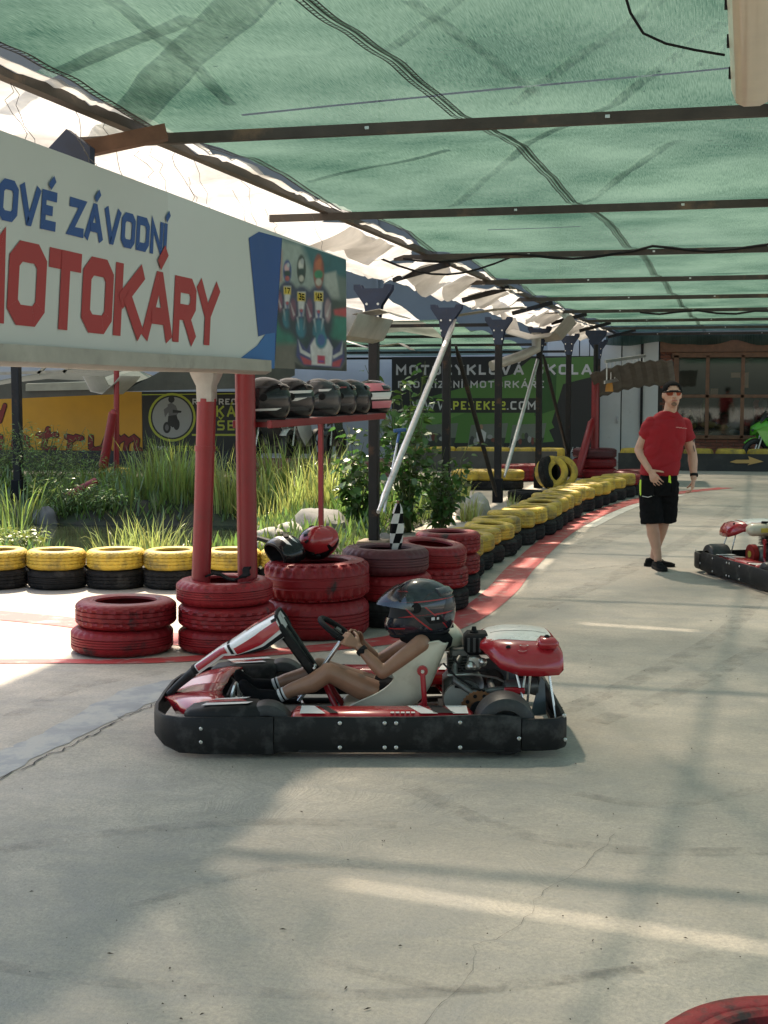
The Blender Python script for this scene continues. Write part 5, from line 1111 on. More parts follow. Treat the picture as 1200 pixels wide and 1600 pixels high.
loose_helmet((cb.x - .17, cb.y - .12, bz + .075), (R(70), R(-20), R(150)), m_hblk, [(40, 120, -20, -8, 14, m_hwht), (40, 120, 10, 20, 14, m_hwht)], 'black and white helmet lying low in the large red tyre', visor='up', sc=.82)
# ================================================================ KART
KROOT = G(237, 1187); KROOT.z = 0
RZI = Matrix.Rotation(-YAW, 3, 'Z')
def LOCAL(root, px, py, y):
    d = RZI @ ray(px, py); c = RZI @ (_C - Vector((root.x, root.y, 0))); return c + d * ((y - c.y) / d.y)
def K(px, py, y): return LOCAL(KROOT, px, py, y)
KW = 1.26
def ring_pts():
    h = KW / 2
    half = [(-.045, h), (-.04, .36), (-.015, .2), (.04, .09), (.12, .03), (.24, 0), (.6, 0), (1.2, 0), (1.72, 0), (1.80, .003), (1.87, .02), (1.915, .075), (1.92, .16), (1.92, h)]
    return half
def band(pts, z0, z1, th, out=0.):
    n = len(pts); vs = []
    for i, (x, y) in enumerate(pts):
        a = Vector(pts[max(i - 1, 0)]); c = Vector(pts[min(i + 1, n - 1)]); t = (c - a).normalized(); nn = Vector((t.y, -t.x))
        zz0 = z0(x) if callable(z0) else z0; zz1 = z1(x) if callable(z1) else z1
        p = Vector((x, y)) + nn * out; q = p - nn * th; zm = (zz0 + zz1) / 2
        vs += [(p.x - nn.x * .008, p.y - nn.y * .008, zz0), (p.x, p.y, zz0 + .015), (p.x, p.y, zm), (p.x, p.y, zz1 - .012), (p.x - nn.x * .006, p.y - nn.y * .006, zz1), (q.x, q.y, zz1), (q.x, q.y, zz0)]
    m = 7; mb = MB(); fs = [(i * m + j, (i + 1) * m + j, (i + 1) * m + (j + 1) % m, i * m + (j + 1) % m) for i in range(n - 1) for j in range(m)] + [tuple(range(m)), tuple((n - 1) * m + j for j in reversed(range(m)))]
    return mb.add(vs, fs)
def mirror(pts): return [(x, KW - y) for x, y in reversed(pts)]
kart = empty('go_kart', tuple(KROOT), YAW, 'red and white rental go-kart with black bumper, driver aboard, in front', 'go-kart', 'go-karts')
rp_ = ring_pts()
zb = lambda x: .036 + .05 * max(0, (.10 - x) / .15) ** 1.0; zt = lambda x: .197 - .012 * max(0, (.25 - x) / .25) + (.010 if 1.2 < x < 1.7 else 0) - (.004 if x > 1.8 else 0)
fpn = [p for p in rp_ if p[0] <= .6]; fpn[-1] = (.56, 0)
ob('front_bumper', band(list(reversed([(x, KW - y) for x, y in fpn]))[:-1] + fpn, lambda x: zb(x) - .012, zt, .02, .004), m_black, kart, smooth=50)
for side in (0, 1):
    pts = [(.565, 0), (.8, 0), (1.2, 0), (1.5, 0), (1.62, 0), (1.70, 0)]
    if side: pts = mirror(pts)
    ob('side_bumper', band(pts, .034, zt, .02), m_black, kart, smooth=50)
rear = [(1.705, 0), (1.80, .003), (1.87, .02), (1.915, .075), (1.92, .16), (1.92, KW / 2)]
ob('rear_bumper', band(rear + mirror(rear)[1:], .040, lambda x: .188, .022, .004), m_black, kart, smooth=50)
ob('lower_lip', MB().box((1.15, .012, .040), (.95, .02, .016), bev=.004), m_black, kart)
bolt = MB().lathe([(0, -.004), (.006, -.004), (.0095, -.001), (.0095, .003), (0, .003)], 10, axis='y').mesh('bolt'); bolt.materials.append(m_chrome)
for px, py in ((314, 1139), (314, 1160), (531, 1130), (531, 1168), (601, 1130), (601, 1168), (619, 1130), (619, 1168), (719, 1129), (719, 1168), (884, 1122), (885, 1160), (811, 1154)):
    p = K(px, py, -.004); y = -.005 if .25 < p.x < 1.75 else .0
    if px > 880: y = .045
    o = ob('bolt', bolt, None, kart, loc=(p.x, y, p.z))
    o = ob('bolt', bolt, None, kart, loc=(p.x, KW - y, p.z), rot=(0, 0, math.pi))
# chassis
ob('floor_pan', MB().box((.66, .63, .055), (.75, .5, .008)), M('checker_plate', (.12, .12, .12), .5, .4, var=.3, scale=20), kart, smooth=0)
for y in (.36, .90): ob('chassis_rail', MB().tube([(.10, y, .08), (.5, y, .075), (1.1, y, .075), (1.75, y, .10)], .016, 10), m_blackm, kart)
for x in (.34, 1.02, 1.5): ob('cross_tube', MB().tube([(x, .2, .08), (x, 1.06, .08)], .015, 10), m_blackm, kart)
for s in (0, 1):
    f = (lambda y: y) if not s else (lambda y: KW - y)
    ob('side_tube', MB().tube([(.62, f(.36), .08), (.68, f(.06), .10), (1.35, f(.06), .10), (1.42, f(.36), .08)], .014, 8), m_kred, kart)
    # side pods
    pod = ob('side_pod', MB().box((1.06, f(.125), .165), (.86, .19, .085), bev=.03), m_kred, kart, smooth=50)
    mb = MB(); z = .2078
    for poly, mt in (([(.68, .04), (.80, .04), (.74, .20), (.68, .2)], m_kwht), ([(.82, .05), (.86, .05), (.80, .19), (.76, .19)], m_blackm), ([(1.24, .04), (1.32, .04), (1.24, .2), (1.18, .2)], m_kwht), ([(1.30, .05), (1.40, .05), (1.34, .2), (1.28, .2)], m_blackm), ([(1.39, .04), (1.46, .04), (1.46, .2), (1.36, .2)], m_kwht)):
        ob('sticker', MB().add([(x, f(y), z) for x, y in poly], [(0, 1, 2, 3)]), mt, pod, smooth=0, fix=False)
    for k in range(5): ob('sticker', MB().add([(1.10 + .024 * k, f(.045), z), (1.117 + .024 * k, f(.045), z), (1.117 + .024 * k, f(.075), z), (1.10 + .024 * k, f(.075), z)], [(0, 1, 2, 3)]), m_kwht, pod, smooth=0, fix=False)
# nose fairing
nf = []
for x, zt_, w in ((-.03, .165, .26), (.03, .188, .40), (.10, .205, .47), (.19, .215, .52), (.26, .212, .53)):
    ringp = []
    for j in range(17):
        f = j / 16 * 2 - 1; y = .63 + f * w; zz = zt_ - .035 * abs(f) ** 6 + .012 * math.exp(-((abs(f) - .72) / .2) ** 2)
        if abs(f) < .35: zz -= .02
        ringp.append(Vector((x + .10 * f * f, y, zz)))
    nf.append(ringp)
mb = MB(); mb.loft(nf, closed=False); nose = ob('nose_fairing', mb, m_kred, kart, smooth=60, fix=False); md = nose.modifiers.new('t', 'SOLIDIFY'); md.thickness = .012
for s in (0, 1):
    f = (lambda y: y) if not s else (lambda y: KW - y)
    mb = MB(); rings = []
    for x, z0, z1, hw in ((.14, .185, .20, .05), (.17, .17, .222, .085), (.27, .165, .238, .10), (.40, .165, .245, .10), (.475, .165, .243, .095), (.495, .175, .225, .085)):
        rings.append([Vector((x, f(.135) + a * hw, z0 + (z1 - z0) * c)) for a, c in ((-1, 0), (-1, .7), (-.85, .92), (-.5, 1), (.5, 1), (.85, .92), (1, .7), (1, 0))])
    mb.loft(rings); pod = ob('nose_pod', mb, m_black, kart, smooth=50)
    for poly, mt in (([(.22, .07), (.44, .06), (.46, .10), (.24, .12)], m_kwht), ([(.24, .13), (.43, .115), (.40, .16), (.26, .17)], m_kred), ([(.26, .18), (.42, .17), (.44, .20), (.28, .20)], m_kwht)):
        zz = lambda x: .2495 if x > .39 else .2405 + (x - .27) * .06
        ob('sticker', MB().add([(x, f(y), zz(x) + .001) for x, y in poly], [(0, 1, 2, 3)]), mt, pod, smooth=0, fix=False)
# upright number panel over the legs
P = [K(252, 1090, .63), K(275, 1066, .63), K(300, 1042, .63), K(345, 1010, .63), K(366, 999, .63), K(400, 976, .63), K(434, 957, .63)]
Wd = [.035, .037, .05, .07, .11, .15, .165]; Th = [.03, .034, .045, .042, .07, .115, .105]
rings = []
for i, p in enumerate(P):
    t = (P[min(i + 1, 6)] - P[max(i - 1, 0)]).normalized(); nn = Vector((-t.z, 0, t.x)); nn = nn if nn.z > 0 else -nn
    w, h = Wd[i], Th[i]; rings.append([p + Vector((0, a * w, 0)) + nn * (c * h) for a, c in ((-1, -1), (-1.05, -.6), (-1.0, -.2), (-.75, 0), (0, .06), (.75, 0), (1, -.2), (1.05, -.6), (1, -1), (.7, -.85), (0, -.8), (-.7, -.85))])
mb = MB(); mb.loft(rings[2:]); np_ = ob('number_panel', mb, m_kwht, kart, smooth=50)
mb = MB(); mb.loft(rings[:3]); ob('panel_mount', mb, m_black, kart, smooth=50)
def pan(t0, t1, c0, c1, mt, k=.004, sides=(-1, 1), top=False):
    # stripe along the panel; c = height on the side wall (0 top .. -1 bottom) or across the top
    for s in sides:
        mb = MB(); vs = []; n = 14
        for i in range(n + 1):
            f = t0 + (t1 - t0) * i / n; j = min(5, int(f)); g = f - j
            r0 = [v for v in rings[j]]; r1 = rings[j + 1]
            def pt(q):
                # walk over section: parameter q 0..1 from top centre (index 4) to lower side edge (index 0)
                path = (4, 3, 2, 1, 0) if s < 0 else (4, 5, 6, 7, 8); x = q * 4; m = min(3, int(x)); h = x - m
                a = r0[path[m]].lerp(r0[path[m + 1]], h); c = r1[path[m]].lerp(r1[path[m + 1]], h); pc = P[j].lerp(P[j + 1], g)
                v = a.lerp(c, g); tt = (P[j + 1] - P[j]).normalized(); cc = pc - Vector((-tt.z, 0, tt.x)) * (-.5 if tt.x < 0 else .5) * Th[j] * .9
                return v + (v - cc).normalized() * k
            q0 = c0(i / n) if callable(c0) else c0; q1 = c1(i / n) if callable(c1) else c1
            vs += [pt(q0 + (q1 - q0) * e / 6) for e in range(7)]
        mb.add(vs, [(i * 7 + e, (i + 1) * 7 + e, (i + 1) * 7 + e + 1, i * 7 + e + 1) for i in range(n) for e in range(6)]); ob('stripe', mb, mt, np_, smooth=180, fix=False)
pan(2.15, 3.35, .30, .80, m_kred); pan(3.9, 5.95, lambda f: .62 - .18 * f, lambda f: .93 - .2 * f, m_kred); pan(3.75, 5.98, lambda f: .96 - .12 * f, lambda f: 1.0 - .02 * f, m_blackm, .003); pan(4.6, 5.9, .0, .10, m_kred)
pan(5.75, 5.99, .30, .44, m_blackm, .005)
pan(3.55, 3.75, .0, .9, m_blackm, .0035); pan(2.0, 2.12, 0, .9, m_blackm, .0035)
ob('panel_rim', MB().tube([p + Vector((0, 0, 0)) for p in (rings[6][0], rings[6][1], rings[6][3], rings[6][4], rings[6][5], rings[6][7], rings[6][8])], .010, 8), m_blackm, kart)
for dy in (-.11, .11): ob('panel_stay', MB().bar(K(437, 972, .63) + Vector((0, dy, 0)), K(497, 1058, .63) + Vector((0, dy * .5, 0)), .035, .045, bev=.008), m_black, kart)
ob('stay_plate', MB().bar(K(440, 975, .63), K(495, 1055, .63), .14, .012), m_black, kart, smooth=0)
ob('column_brace', MB().tube([K(493, 1052, .63), K(505, 1062, .60), K(528, 1112, .55)], .015, 10), m_kred, kart); ob('column_brace', MB().tube([K(493, 1052, .63), K(508, 1060, .68), K(535, 1100, .75)], .015, 10), m_kred, kart)
for y in (.50, .56): ob('brace_bolt', MB().ball(K(492, 1041, .56) + Vector((0, -.05 + (y - .5), 0)), .010, 8, 6), m_chrome, kart)
# steering
c0, c1 = K(493, 1058, .63), K(527, 1010, .63); ax = (c1 - c0).normalized()
ob('steering_column', MB().tube([c0 - ax * .15, c1 + ax * .03], .011, 10), m_chrome, kart)
WC = K(529, 987, .63); WA = ax; WU = Vector((-WA.z, 0, WA.x)); WU = WU if WU.z > 0 else -WU; WV = Vector((0, 1, 0)); WR = .122
def rim(a): # a = 0 at the near side
    k = 1 - .10 * max(0, math.cos(a - math.pi / 2)) ** 4
    return WC + (WV * (-math.cos(a)) * 1.05 + WU * math.sin(a) * k) * WR
sw_ = ob('steering_wheel', MB().tube([rim(2 * math.pi * i / 40) for i in range(41)], .0145, 10, False), m_blackm, kart)
for a in (0, math.pi, 3 * math.pi / 2): ob('spoke', MB().bar(WC - WA * .012, rim(a), .03, .006, up=WA), m_alu, sw_, smooth=0)
ob('hub', MB().tube([WC - WA * .035, WC + WA * .004], .03, 14), m_blackm, sw_)
# wheels
def wheel(x, y, r, w, name='wheel'):
    mb = MB(); pr = [(.54, -.46), (.56, -.5), (.78, -.5), (.93, -.44), (.99, -.30), (1, 0), (.99, .30), (.93, .44), (.78, .5), (.56, .5), (.54, .46)]
    mb.lathe([(a * r, c * w) for a, c in pr], 40, axis='y'); o = ob('wheel', mb, M('slick_rubber', (.02, .02, .021), .5, var=.2, scale=12, col2=(.09, .088, .08), amt=.5, lo=.5, hi=.75, wscale=20), kart, loc=(x, y, r))
    mb = MB(); mb.lathe([(.54 * r, -.46 * w), (.50 * r, -.40 * w), (.46 * r, -.2 * w), (.2 * r, -.12 * w), (.12 * r, -.16 * w), (0, -.16 * w)], 28, axis='y'); mb.lathe([(.54 * r, .46 * w), (.50 * r, .40 * w), (.46 * r, .2 * w), (.2 * r, .12 * w), (0, .12 * w)], 28, axis='y')
    ob('rim', mb, m_alu, o); ob('valve', MB().box((.3 * r, 0, r * .99), (.05, .012, .003)), m_chrome, o, smooth=0) if False else None
    return o
wheel(.525, .115, .125, .13); wheel(.525, KW - .115, .125, .13); wheel(1.635, .135, .142, .20); wheel(1.635, KW - .135, .142, .20)
ob('rear_axle', MB().tube([(1.635, .1, .142), (1.635, 1.16, .142)], .018, 12), m_chrome, kart)
for y in (.20, 1.06): ob('stub_axle', MB().tube([(.525, y, .125), (.525, y + (.16 if y < .6 else -.16), .11)], .014, 8), m_chrome, kart)
ob('tie_rod', MB().tube([(.60, .25, .12), (.66, .60, .11)], .008, 8), m_chrome, kart); ob('tie_rod', MB().tube([(.60, 1.0, .12), (.66, .66, .11)], .008, 8), m_chrome, kart)
for y in (.50, .79):
    ob('pedal', MB().tube([(.33, y - .05, .09), (.32, y - .05, .20), (.335, y - .04, .245), (.335, y + .04, .245), (.32, y + .05, .20), (.33, y + .05, .09)], .0075, 8), m_chrome, kart)
    for z in (.13, .165, .2): ob('pedal_bar', MB().tube([(.325, y - .05, z), (.325, y + .05, z)], .006, 6), m_chrome, kart)
ob('front_hoop', MB().tube([(.06, .36, .17), (.16, .36, .205), (.26, .40, .21), (.30, .45, .19), (.30, .81, .19), (.26, .86, .21), (.16, .90, .205), (.06, .90, .17)], .012, 8), m_blackm, kart)
# seat
SP = [K(536, 1112, .62), K(560, 1110, .62), K(600, 1112, .62), K(640, 1104, .62), K(668, 1080, .62), K(682, 1045, .62), K(694, 1015, .62), K(700, 1000, .62)]
SWd = [.13, .15, .165, .175, .18, .18, .165, .14]; SH = [.03, .075, .125, .19, .25, .22, .15, .05]
rings = []
for i, p in enumerate(SP):
    t = (SP[min(i + 1, 7)] - SP[max(i - 1, 0)]).normalized(); nn = Vector((-t.z, 0, t.x)); nn = nn if (nn.x < 0 or nn.z > .9) else -nn; w, h = SWd[i], SH[i]; ring = []
    if i < 4: nn = Vector((-.25 * i / 3 , 0, 1)).normalized()
    for a, c in ((-1.08, 1.04), (-1.06, 1.0), (-1.0, .72), (-.97, .4), (-.86, .12), (-.55, .0), (0, 0), (.55, 0), (.86, .12), (.97, .4), (1.0, .72), (1.06, 1.0), (1.08, 1.04)): ring.append(p + Vector((0, a * w, 0)) + nn * (c * h))
    rings.append(ring)
mb = MB(); mb.loft(rings, closed=False); seat = ob('seat', mb, m_seat, kart, smooth=180, fix=False)
sd = seat.modifiers.new('d', 'SUBSURF'); sd.levels = 2; sd.render_levels = 2; md = seat.modifiers.new('t', 'SOLIDIFY'); md.thickness = .009
q = K(660, 1048, .41)
for s, yy in ((0, .40), (1, .84)):
    o = ob('seat_strut', MB().tube([Vector((q.x, yy, q.z)), K(662, 1068, .42) * 1.0 if False else Vector((q.x + .012, yy - .01, .16)), Vector((q.x + .016, yy - .01, .09))], .0135, 10).tube([Vector((q.x + .006, yy, .18)), Vector((q.x - .085, yy, .09))], .010, 8), m_kred, kart)
    ob('strut_washer', MB().lathe([(0, -.008), (.026, -.006), (.028, .008), (0, .008)], 16, (q.x, yy, q.z), 'y'), m_kred, o); ob('strut_bolt', MB().lathe([(0, -.016), (.009, -.016), (.009, -.004), (0, -.004)], 8, (q.x, yy, q.z), 'y'), m_chrome, o)
# engine behind the seat
eng = ob('engine', MB().box((1.47, .70, .17), (.20, .26, .19), bev=.03).tube([(1.47, .52, .18), (1.47, .58, .18)], .085, 20), m_alu, kart)
for k in range(6): ob('cooling_fin', MB().box((1.465, .68, .285 + .014 * k), (.15, .17, .006), bev=.002), m_alu, eng)
ob('cylinder_head', MB().box((1.465, .68, .38), (.13, .14, .05), bev=.012), m_alu, eng)
tk = ob('fuel_tank', MB().box((1.40, .80, .43), (.14, .28, .11), bev=.035), m_seat, eng, smooth=50); ob('filler_cap', MB().lathe([(0, .02), (.025, .02), (.028, 0), (0, 0)], 14, (1.40, .78, .485)), m_blackm, tk)
ob('tank_label', MB().box((1.325, .80, .43), (.004, .09, .04)), M('yellow_label', (.6, .5, .08), .5), tk, smooth=0)
af = ob('air_filter', MB().box((1.535, .62, .435), (.13, .16, .105), bev=.02), m_blackm, eng); ob('filter_knob', MB().lathe([(0, .03), (.010, .03), (.014, .012), (.022, .008), (.022, 0), (0, 0)], 12, (1.52, .60, .488)), m_blackm, af)
for k in range(4): ob('filter_slot', MB().box((1.49 + .028 * k, .537, .435), (.012, .006, .07)), M('slot_grey', (.05, .05, .05), .6), af, smooth=0)
ob('carburettor', MB().box((1.52, .58, .345), (.07, .07, .07), bev=.012).ball((1.50, .53, .33), .028, 10, 8).ball((1.56, .54, .35), .022, 10, 8), m_chrome, eng); ob('exhaust', MB().tube([(1.45, .60, .36), (1.42, .52, .33), (1.42, .46, .27), (1.50, .42, .22), (1.68, .44, .24)], .016, 10).tube([(1.66, .44, .24), (1.82, .46, .25)], .04, 14), m_alu, eng)
ob('clutch_cover', MB().tube([(1.44, .50, .17), (1.44, .54, .17)], .075, 20), m_zinc, eng); ob('pull_starter', MB().tube([(1.47, .83, .2), (1.47, .88, .2)], .09, 24), M('engine_red', (.3, .02, .02), .4), eng); ob('starter_badge', MB().tube([(1.47, .88, .2), (1.47, .886, .2)], .03, 16), M('yellow_label', (.6, .5, .08), .5), eng)
for pts in (((1.38, .45, .30), (1.5, .43, .31), (1.62, .45, .29), (1.72, .44, .24)), ((1.36, .46, .36), (1.42, .44, .3), (1.50, .43, .25)), ((1.40, .44, .40), (1.46, .42, .33), (1.58, .43, .33))): ob('hose', MB().tube([Vector(p) for p in pts], .0055, 6), m_blackm if pts[0][2] != .30 else m_chrome, eng)
ob('chain', MB().tube([(1.42, .475, .24), (1.56, .40, .235)], .007, 6).tube([(1.42, .475, .10), (1.56, .40, .06)], .007, 6), m_blackm, eng)
sx_, sy_, sz_ = 1.535, .385, .142
mb = MB(); mb.lathe([(.045, -.003), (.098, -.003), (.098, .003), (.045, .003)], 60, (sx_ + .0, sy_, sz_), 'y', closed=True, fn=lambda i, j, r: r - (.006 if i % 2 and r > .09 else 0)); sp = ob('sprocket', mb, m_rust, kart, smooth=30)
for k in range(10): a = 2 * math.pi * k / 10; ob('sprocket_hole', MB().lathe([(0, -.001), (.010, -.001), (.010, 0), (0, 0)], 10, (sx_ + .073 * math.cos(a), sy_ - .0035, sz_ + .073 * math.sin(a)), 'y'), m_blackm, sp)
ob('sprocket_hub', MB().tube([(sx_, sy_ - .02, sz_), (sx_, sy_ + .03, sz_)], .048, 18), m_blackm, kart)
ob('engine_mount', MB().box((1.48, .68, .085), (.26, .36, .02)), m_blackm, kart, smooth=0)
# tail cover
sec = []
for x, y0, y1, zt_, zl, nose_ in ((1.545, .50, .78, .452, .425, 0), (1.58, .42, .86, .468, .415, 0), (1.635, .33, .94, .480, .375, 0), (1.72, .30, .97, .484, .352, 0), (1.82, .29, .98, .480, .350, 0), (1.905, .30, .97, .464, .352, 0), (1.935, .33, .94, .44, .365, 0)):
    yc, hw = (y0 + y1) / 2, (y1 - y0) / 2; sec.append([Vector((x, yc + a * hw, zl + (zt_ - zl) * c)) for a, c in ((-1, -.15), (-1.0, .15), (-.97, .45), (-.88, .78), (-.7, .92), (-.35, 1), (0, 1.03), (.35, 1), (.7, .92), (.88, .78), (.97, .45), (1, .15), (1, -.15))])
mb = MB(); mb.loft(sec, closed=False); b0 = len(mb.v); mb.f.append(tuple(range(13))); mb.m.append(0); mb.f.append(tuple((len(sec) - 1) * 13 + j for j in reversed(range(13)))); mb.m.append(0)
tail = ob('tail_cover', mb, m_kred, kart, smooth=60, fix=False); md = tail.modifiers.new('t', 'SOLIDIFY'); md.thickness = .010
def tz(x, y):
    for i in range(len(sec) - 1):
        if sec[i][0].x <= x <= sec[i + 1][0].x:
            f = (x - sec[i][0].x) / (sec[i + 1][0].x - sec[i][0].x); row = [sec[i][j].lerp(sec[i + 1][j], f) for j in range(13)]
            for j in range(12):
                if row[j].y <= y <= row[j + 1].y and row[j + 1].y > row[j].y: return row[j].z + (row[j + 1].z - row[j].z) * (y - row[j].y) / (row[j + 1].y - row[j].y)
    return .45
def tpatch(x0, x1, y0, y1, mt, k=.0115, sk=0.):
    mb = MB(); n = 12; m = 12; vs = [];
    for i in range(n + 1):
        for j in range(m + 1):
            x = x0 + (x1 - x0) * i / n; g = j / m; y = (y0(x) if callable(y0) else y0) * (1 - g) + (y1(x) if callable(y1) else y1) * g; vs.append((x + sk * (g - .5), y, tz(x, y) + k))
    mb.add(vs, [(i * (m + 1) + j, (i + 1) * (m + 1) + j, (i + 1) * (m + 1) + j + 1, i * (m + 1) + j + 1) for i in range(n) for j in range(m)]); ob('decal', mb, mt, tail, smooth=180, fix=False)
tpatch(1.575, 1.90, lambda x: max(.46 - (x - 1.57) * .35, .40), lambda x: .86, m_kwht); tpatch(1.60, 1.90, .885, .90, m_kwht); tpatch(1.60, 1.88, .60, .607, m_blackm, .0125)
hb = ob('hump', MB().box((1.86, .36, .480), (.10, .12, .055), bev=.02), m_kred, tail, smooth=60); 
for x, y in ((1.855, .35), (1.67, .35), (1.70, .93)): ob('fixing', MB().lathe([(0, .012), (.008, .012), (.013, .004), (.013, 0), (0, 0)], 10, (x, y, (tz(x, y) if x != 1.855 else .500) + .008)), m_blackm, tail)
for x, y in ((1.735, .325), (1.745, .345)): ob('sticker', MB().lathe([(.016, .0), (.022, .0)], 18, (x, y, tz(x, y) + .014)), m_kwht, tail, smooth=0, fix=False)
for a, c in (((1.76, .38, .37), (1.72, .30, .12)), ((1.70, .36, .37), (1.74, .32, .2)), ((1.86, .34, .37), (1.895, .28, .12)), ((1.72, .9, .37), (1.72, .96, .12)), ((1.88, .9, .37), (1.9, .98, .12)), ((1.78, .34, .37), (1.76, .34, .16))): ob('cover_stay', MB().tube([a, c], .006, 6), m_chrome, kart)
ob('heat_shield', MB().add([(1.79, .45, .10), (1.87, .47, .10), (1.86, .46, .27), (1.84, .455, .29)], [(0, 1, 2, 3)]), M('grey_plate', (.16, .18, .2), .5, .3), kart, smooth=0).modifiers.new('t', 'SOLIDIFY').thickness = .006
ob('brake_caliper', MB().box((1.70, .34, .25), (.10, .03, .03), bev=.005), m_kred, kart); ob('tow_bar', MB().tube([(1.72, .3, .11), (1.89, .3, .11), (1.89, .96, .11), (1.72, .96, .11)], .012, 8), m_blackm, kart)
# ================================================================ PEOPLE
def V(*a): return Vector(a)
def hand(mb, W, f, n, sc=1., curl=(.5, .7, .5), thumb_side=1, thumb_curl=.5, spread=.06):
    # W wrist, f towards knuckles, n the way the palm faces
    f = f.normalized(); n = (n - f * n.dot(f)).normalized(); s = f.cross(n) * thumb_side
    pl = .085 * sc; w = .036 * sc
    for k in (-1, -.33, .33, 1): mb.capsule([W + f * .008 * sc, W + f * pl + s * (w * k)], [.017 * sc, .0125 * sc], 8)
    for k, L, r in ((1, .068, .0092), (.33, .076, .0095), (-.33, .071, .009), (-1, .056, .008)):
        p = W + f * pl + s * (w * k); d = (f + s * spread * k).normalized(); ax = d.cross(n).normalized(); pts = [p]; rs = [r * sc * 1.05]
        for q, (c, fr) in enumerate(zip(curl, (.45, .32, .26))):
            d = Matrix.Rotation(c * (1 + .08 * (1 - k)), 3, ax) @ d; p = p + d * L * sc * fr * 1.05; pts.append(p); rs.append(r * sc * (1 - .09 * (q + 1)))
        mb.capsule(pts, rs, 8)
    p = W + f * .022 * sc + s * w * .75; d = (f * .62 + s * .75 + n * .25).normalized(); pts = [p]; rs = [.0135 * sc]; ax = d.cross(n - s * .8).normalized()
    for q, L in enumerate((.036, .03, .024)):
        p = p + d * L * sc; pts.append(p); rs.append((.0115 - .0012 * q) * sc); d = Matrix.Rotation(thumb_curl * .6, 3, ax) @ d
    mb.capsule(pts, rs, 8)
def torso_loft(mb, secs, n=24):
    # secs: (centre, half-width vector, half-depth vector)
    rings = []
    for c, u, v in secs:
        rings.append([c + u * (math.copysign(abs(math.cos(2 * math.pi * i / n)) ** .85, math.cos(2 * math.pi * i / n))) + v * (math.copysign(abs(math.sin(2 * math.pi * i / n)) ** .9, math.sin(2 * math.pi * i / n))) for i in range(n)])
    mb.loft(rings)
def wrinkle(me, amp, sc):
    ns = [v.normal.copy() for v in me.vertices]
    for v, nn in zip(me.vertices, ns):
        p = v.co; k = abs(noise.noise(Vector((p.x * sc + p.z * 4, p.y * sc, p.z * sc * 1.5 - p.x * 3)))) ; v.co = p + nn * (amp * (.8 - 2.6 * max(0, .35 - k)) )
    return me
# ---------------------------------------------------------------- kart driver
drv = empty('person', tuple(KROOT), YAW, 'young kart driver in black open-visor helmet, bare arms and legs, steering', 'person')
hip = K(604, 1086, .62); chest = K(655, 1022, .62); neck = K(668, 992, .62)
shN, shF = K(658, 1006, .485), K(652, 998, .76); elN, elF = K(598, 1051, .43), K(588, 1034, .84)
rimN, rimF = rim(-.12), rim(math.pi + .22)
wrN = K(561, 1012, .485); wrF = K(566, 1004, .775)
mb = MB()
knN, knF = K(514, 1050, .49), K(500, 1042, .74); anN, anF = K(433, 1089, .50), K(424, 1072, .74); hN, hF = hip + V(.01, -.072, .0), hip + V(.01, .072, 0)
for h, k, a in ((hN, knN, anN), (hF, knF, anF)):
    cf = k.lerp(a, .32) + V(.0, 0, -.016); mb.capsule([h, h.lerp(k, .5) + V(0, 0, -.006), k, cf, k.lerp(a, .7), a], [.066, .061, .047, .047, .036, .029], 14)
    mb.ball(k + V(-.008, 0, .012), .036, 12, 8)
for sh, el, wr in ((shN, elN, wrN), (shF, elF, wrF)):
    mb.capsule([sh, sh.lerp(el, .5), el, el.lerp(wr, .35), wr], [.047, .040, .032, .033, .021], 12)
torso_loft(mb, [(hip + V(.02, 0, -.04), V(0, .13, 0), V(.07, 0, .05)), (hip.lerp(chest, .5) + V(.03, 0, 0), V(0, .125, 0), V(.07, 0, .05)), (chest + V(.02, 0, 0), V(0, .145, 0), V(.075, 0, .04)), (neck + V(0, 0, -.015), V(0, .10, 0), V(.05, 0, .02)), (neck + V(0, 0, .03), V(0, .05, 0), V(.05, 0, 0))])
mb.capsule([neck, neck + V(-.02, 0, .10)], [.05, .05], 12); mb.ball(K(653, 946, .62), (.082, .068, .10), 18, 12)
fd = (rimN - wrN)
hand(mb, wrN, fd + V(-.02, 0, .03), V(-.3, .9, -.5), .86, (.55, .95, .8), -1, .5)
hand(mb, wrF, (rimF - wrF) + V(-.02, 0, .03), V(-.3, -.9, -.5), .86, (.55, .95, .8), 1, .5)
ob('body', remesh(mb, .0062, 4, .5, 'body'), m_skin1, drv)
# face in the open visor
fc = K(653, 946, .62)
for dy in (-.03, .03): ob('eye', MB().ball(fc + V(-.076, dy, .012), .011, 10, 8), m_hwht, drv); ob('pupil', MB().ball(fc + V(-.084, dy, .012), .006, 8, 6), m_blackm, drv)
ob('nose', MB().ball(fc + V(-.084, 0, -.014), (.016, .013, .02), 10, 8), m_skin1, drv)
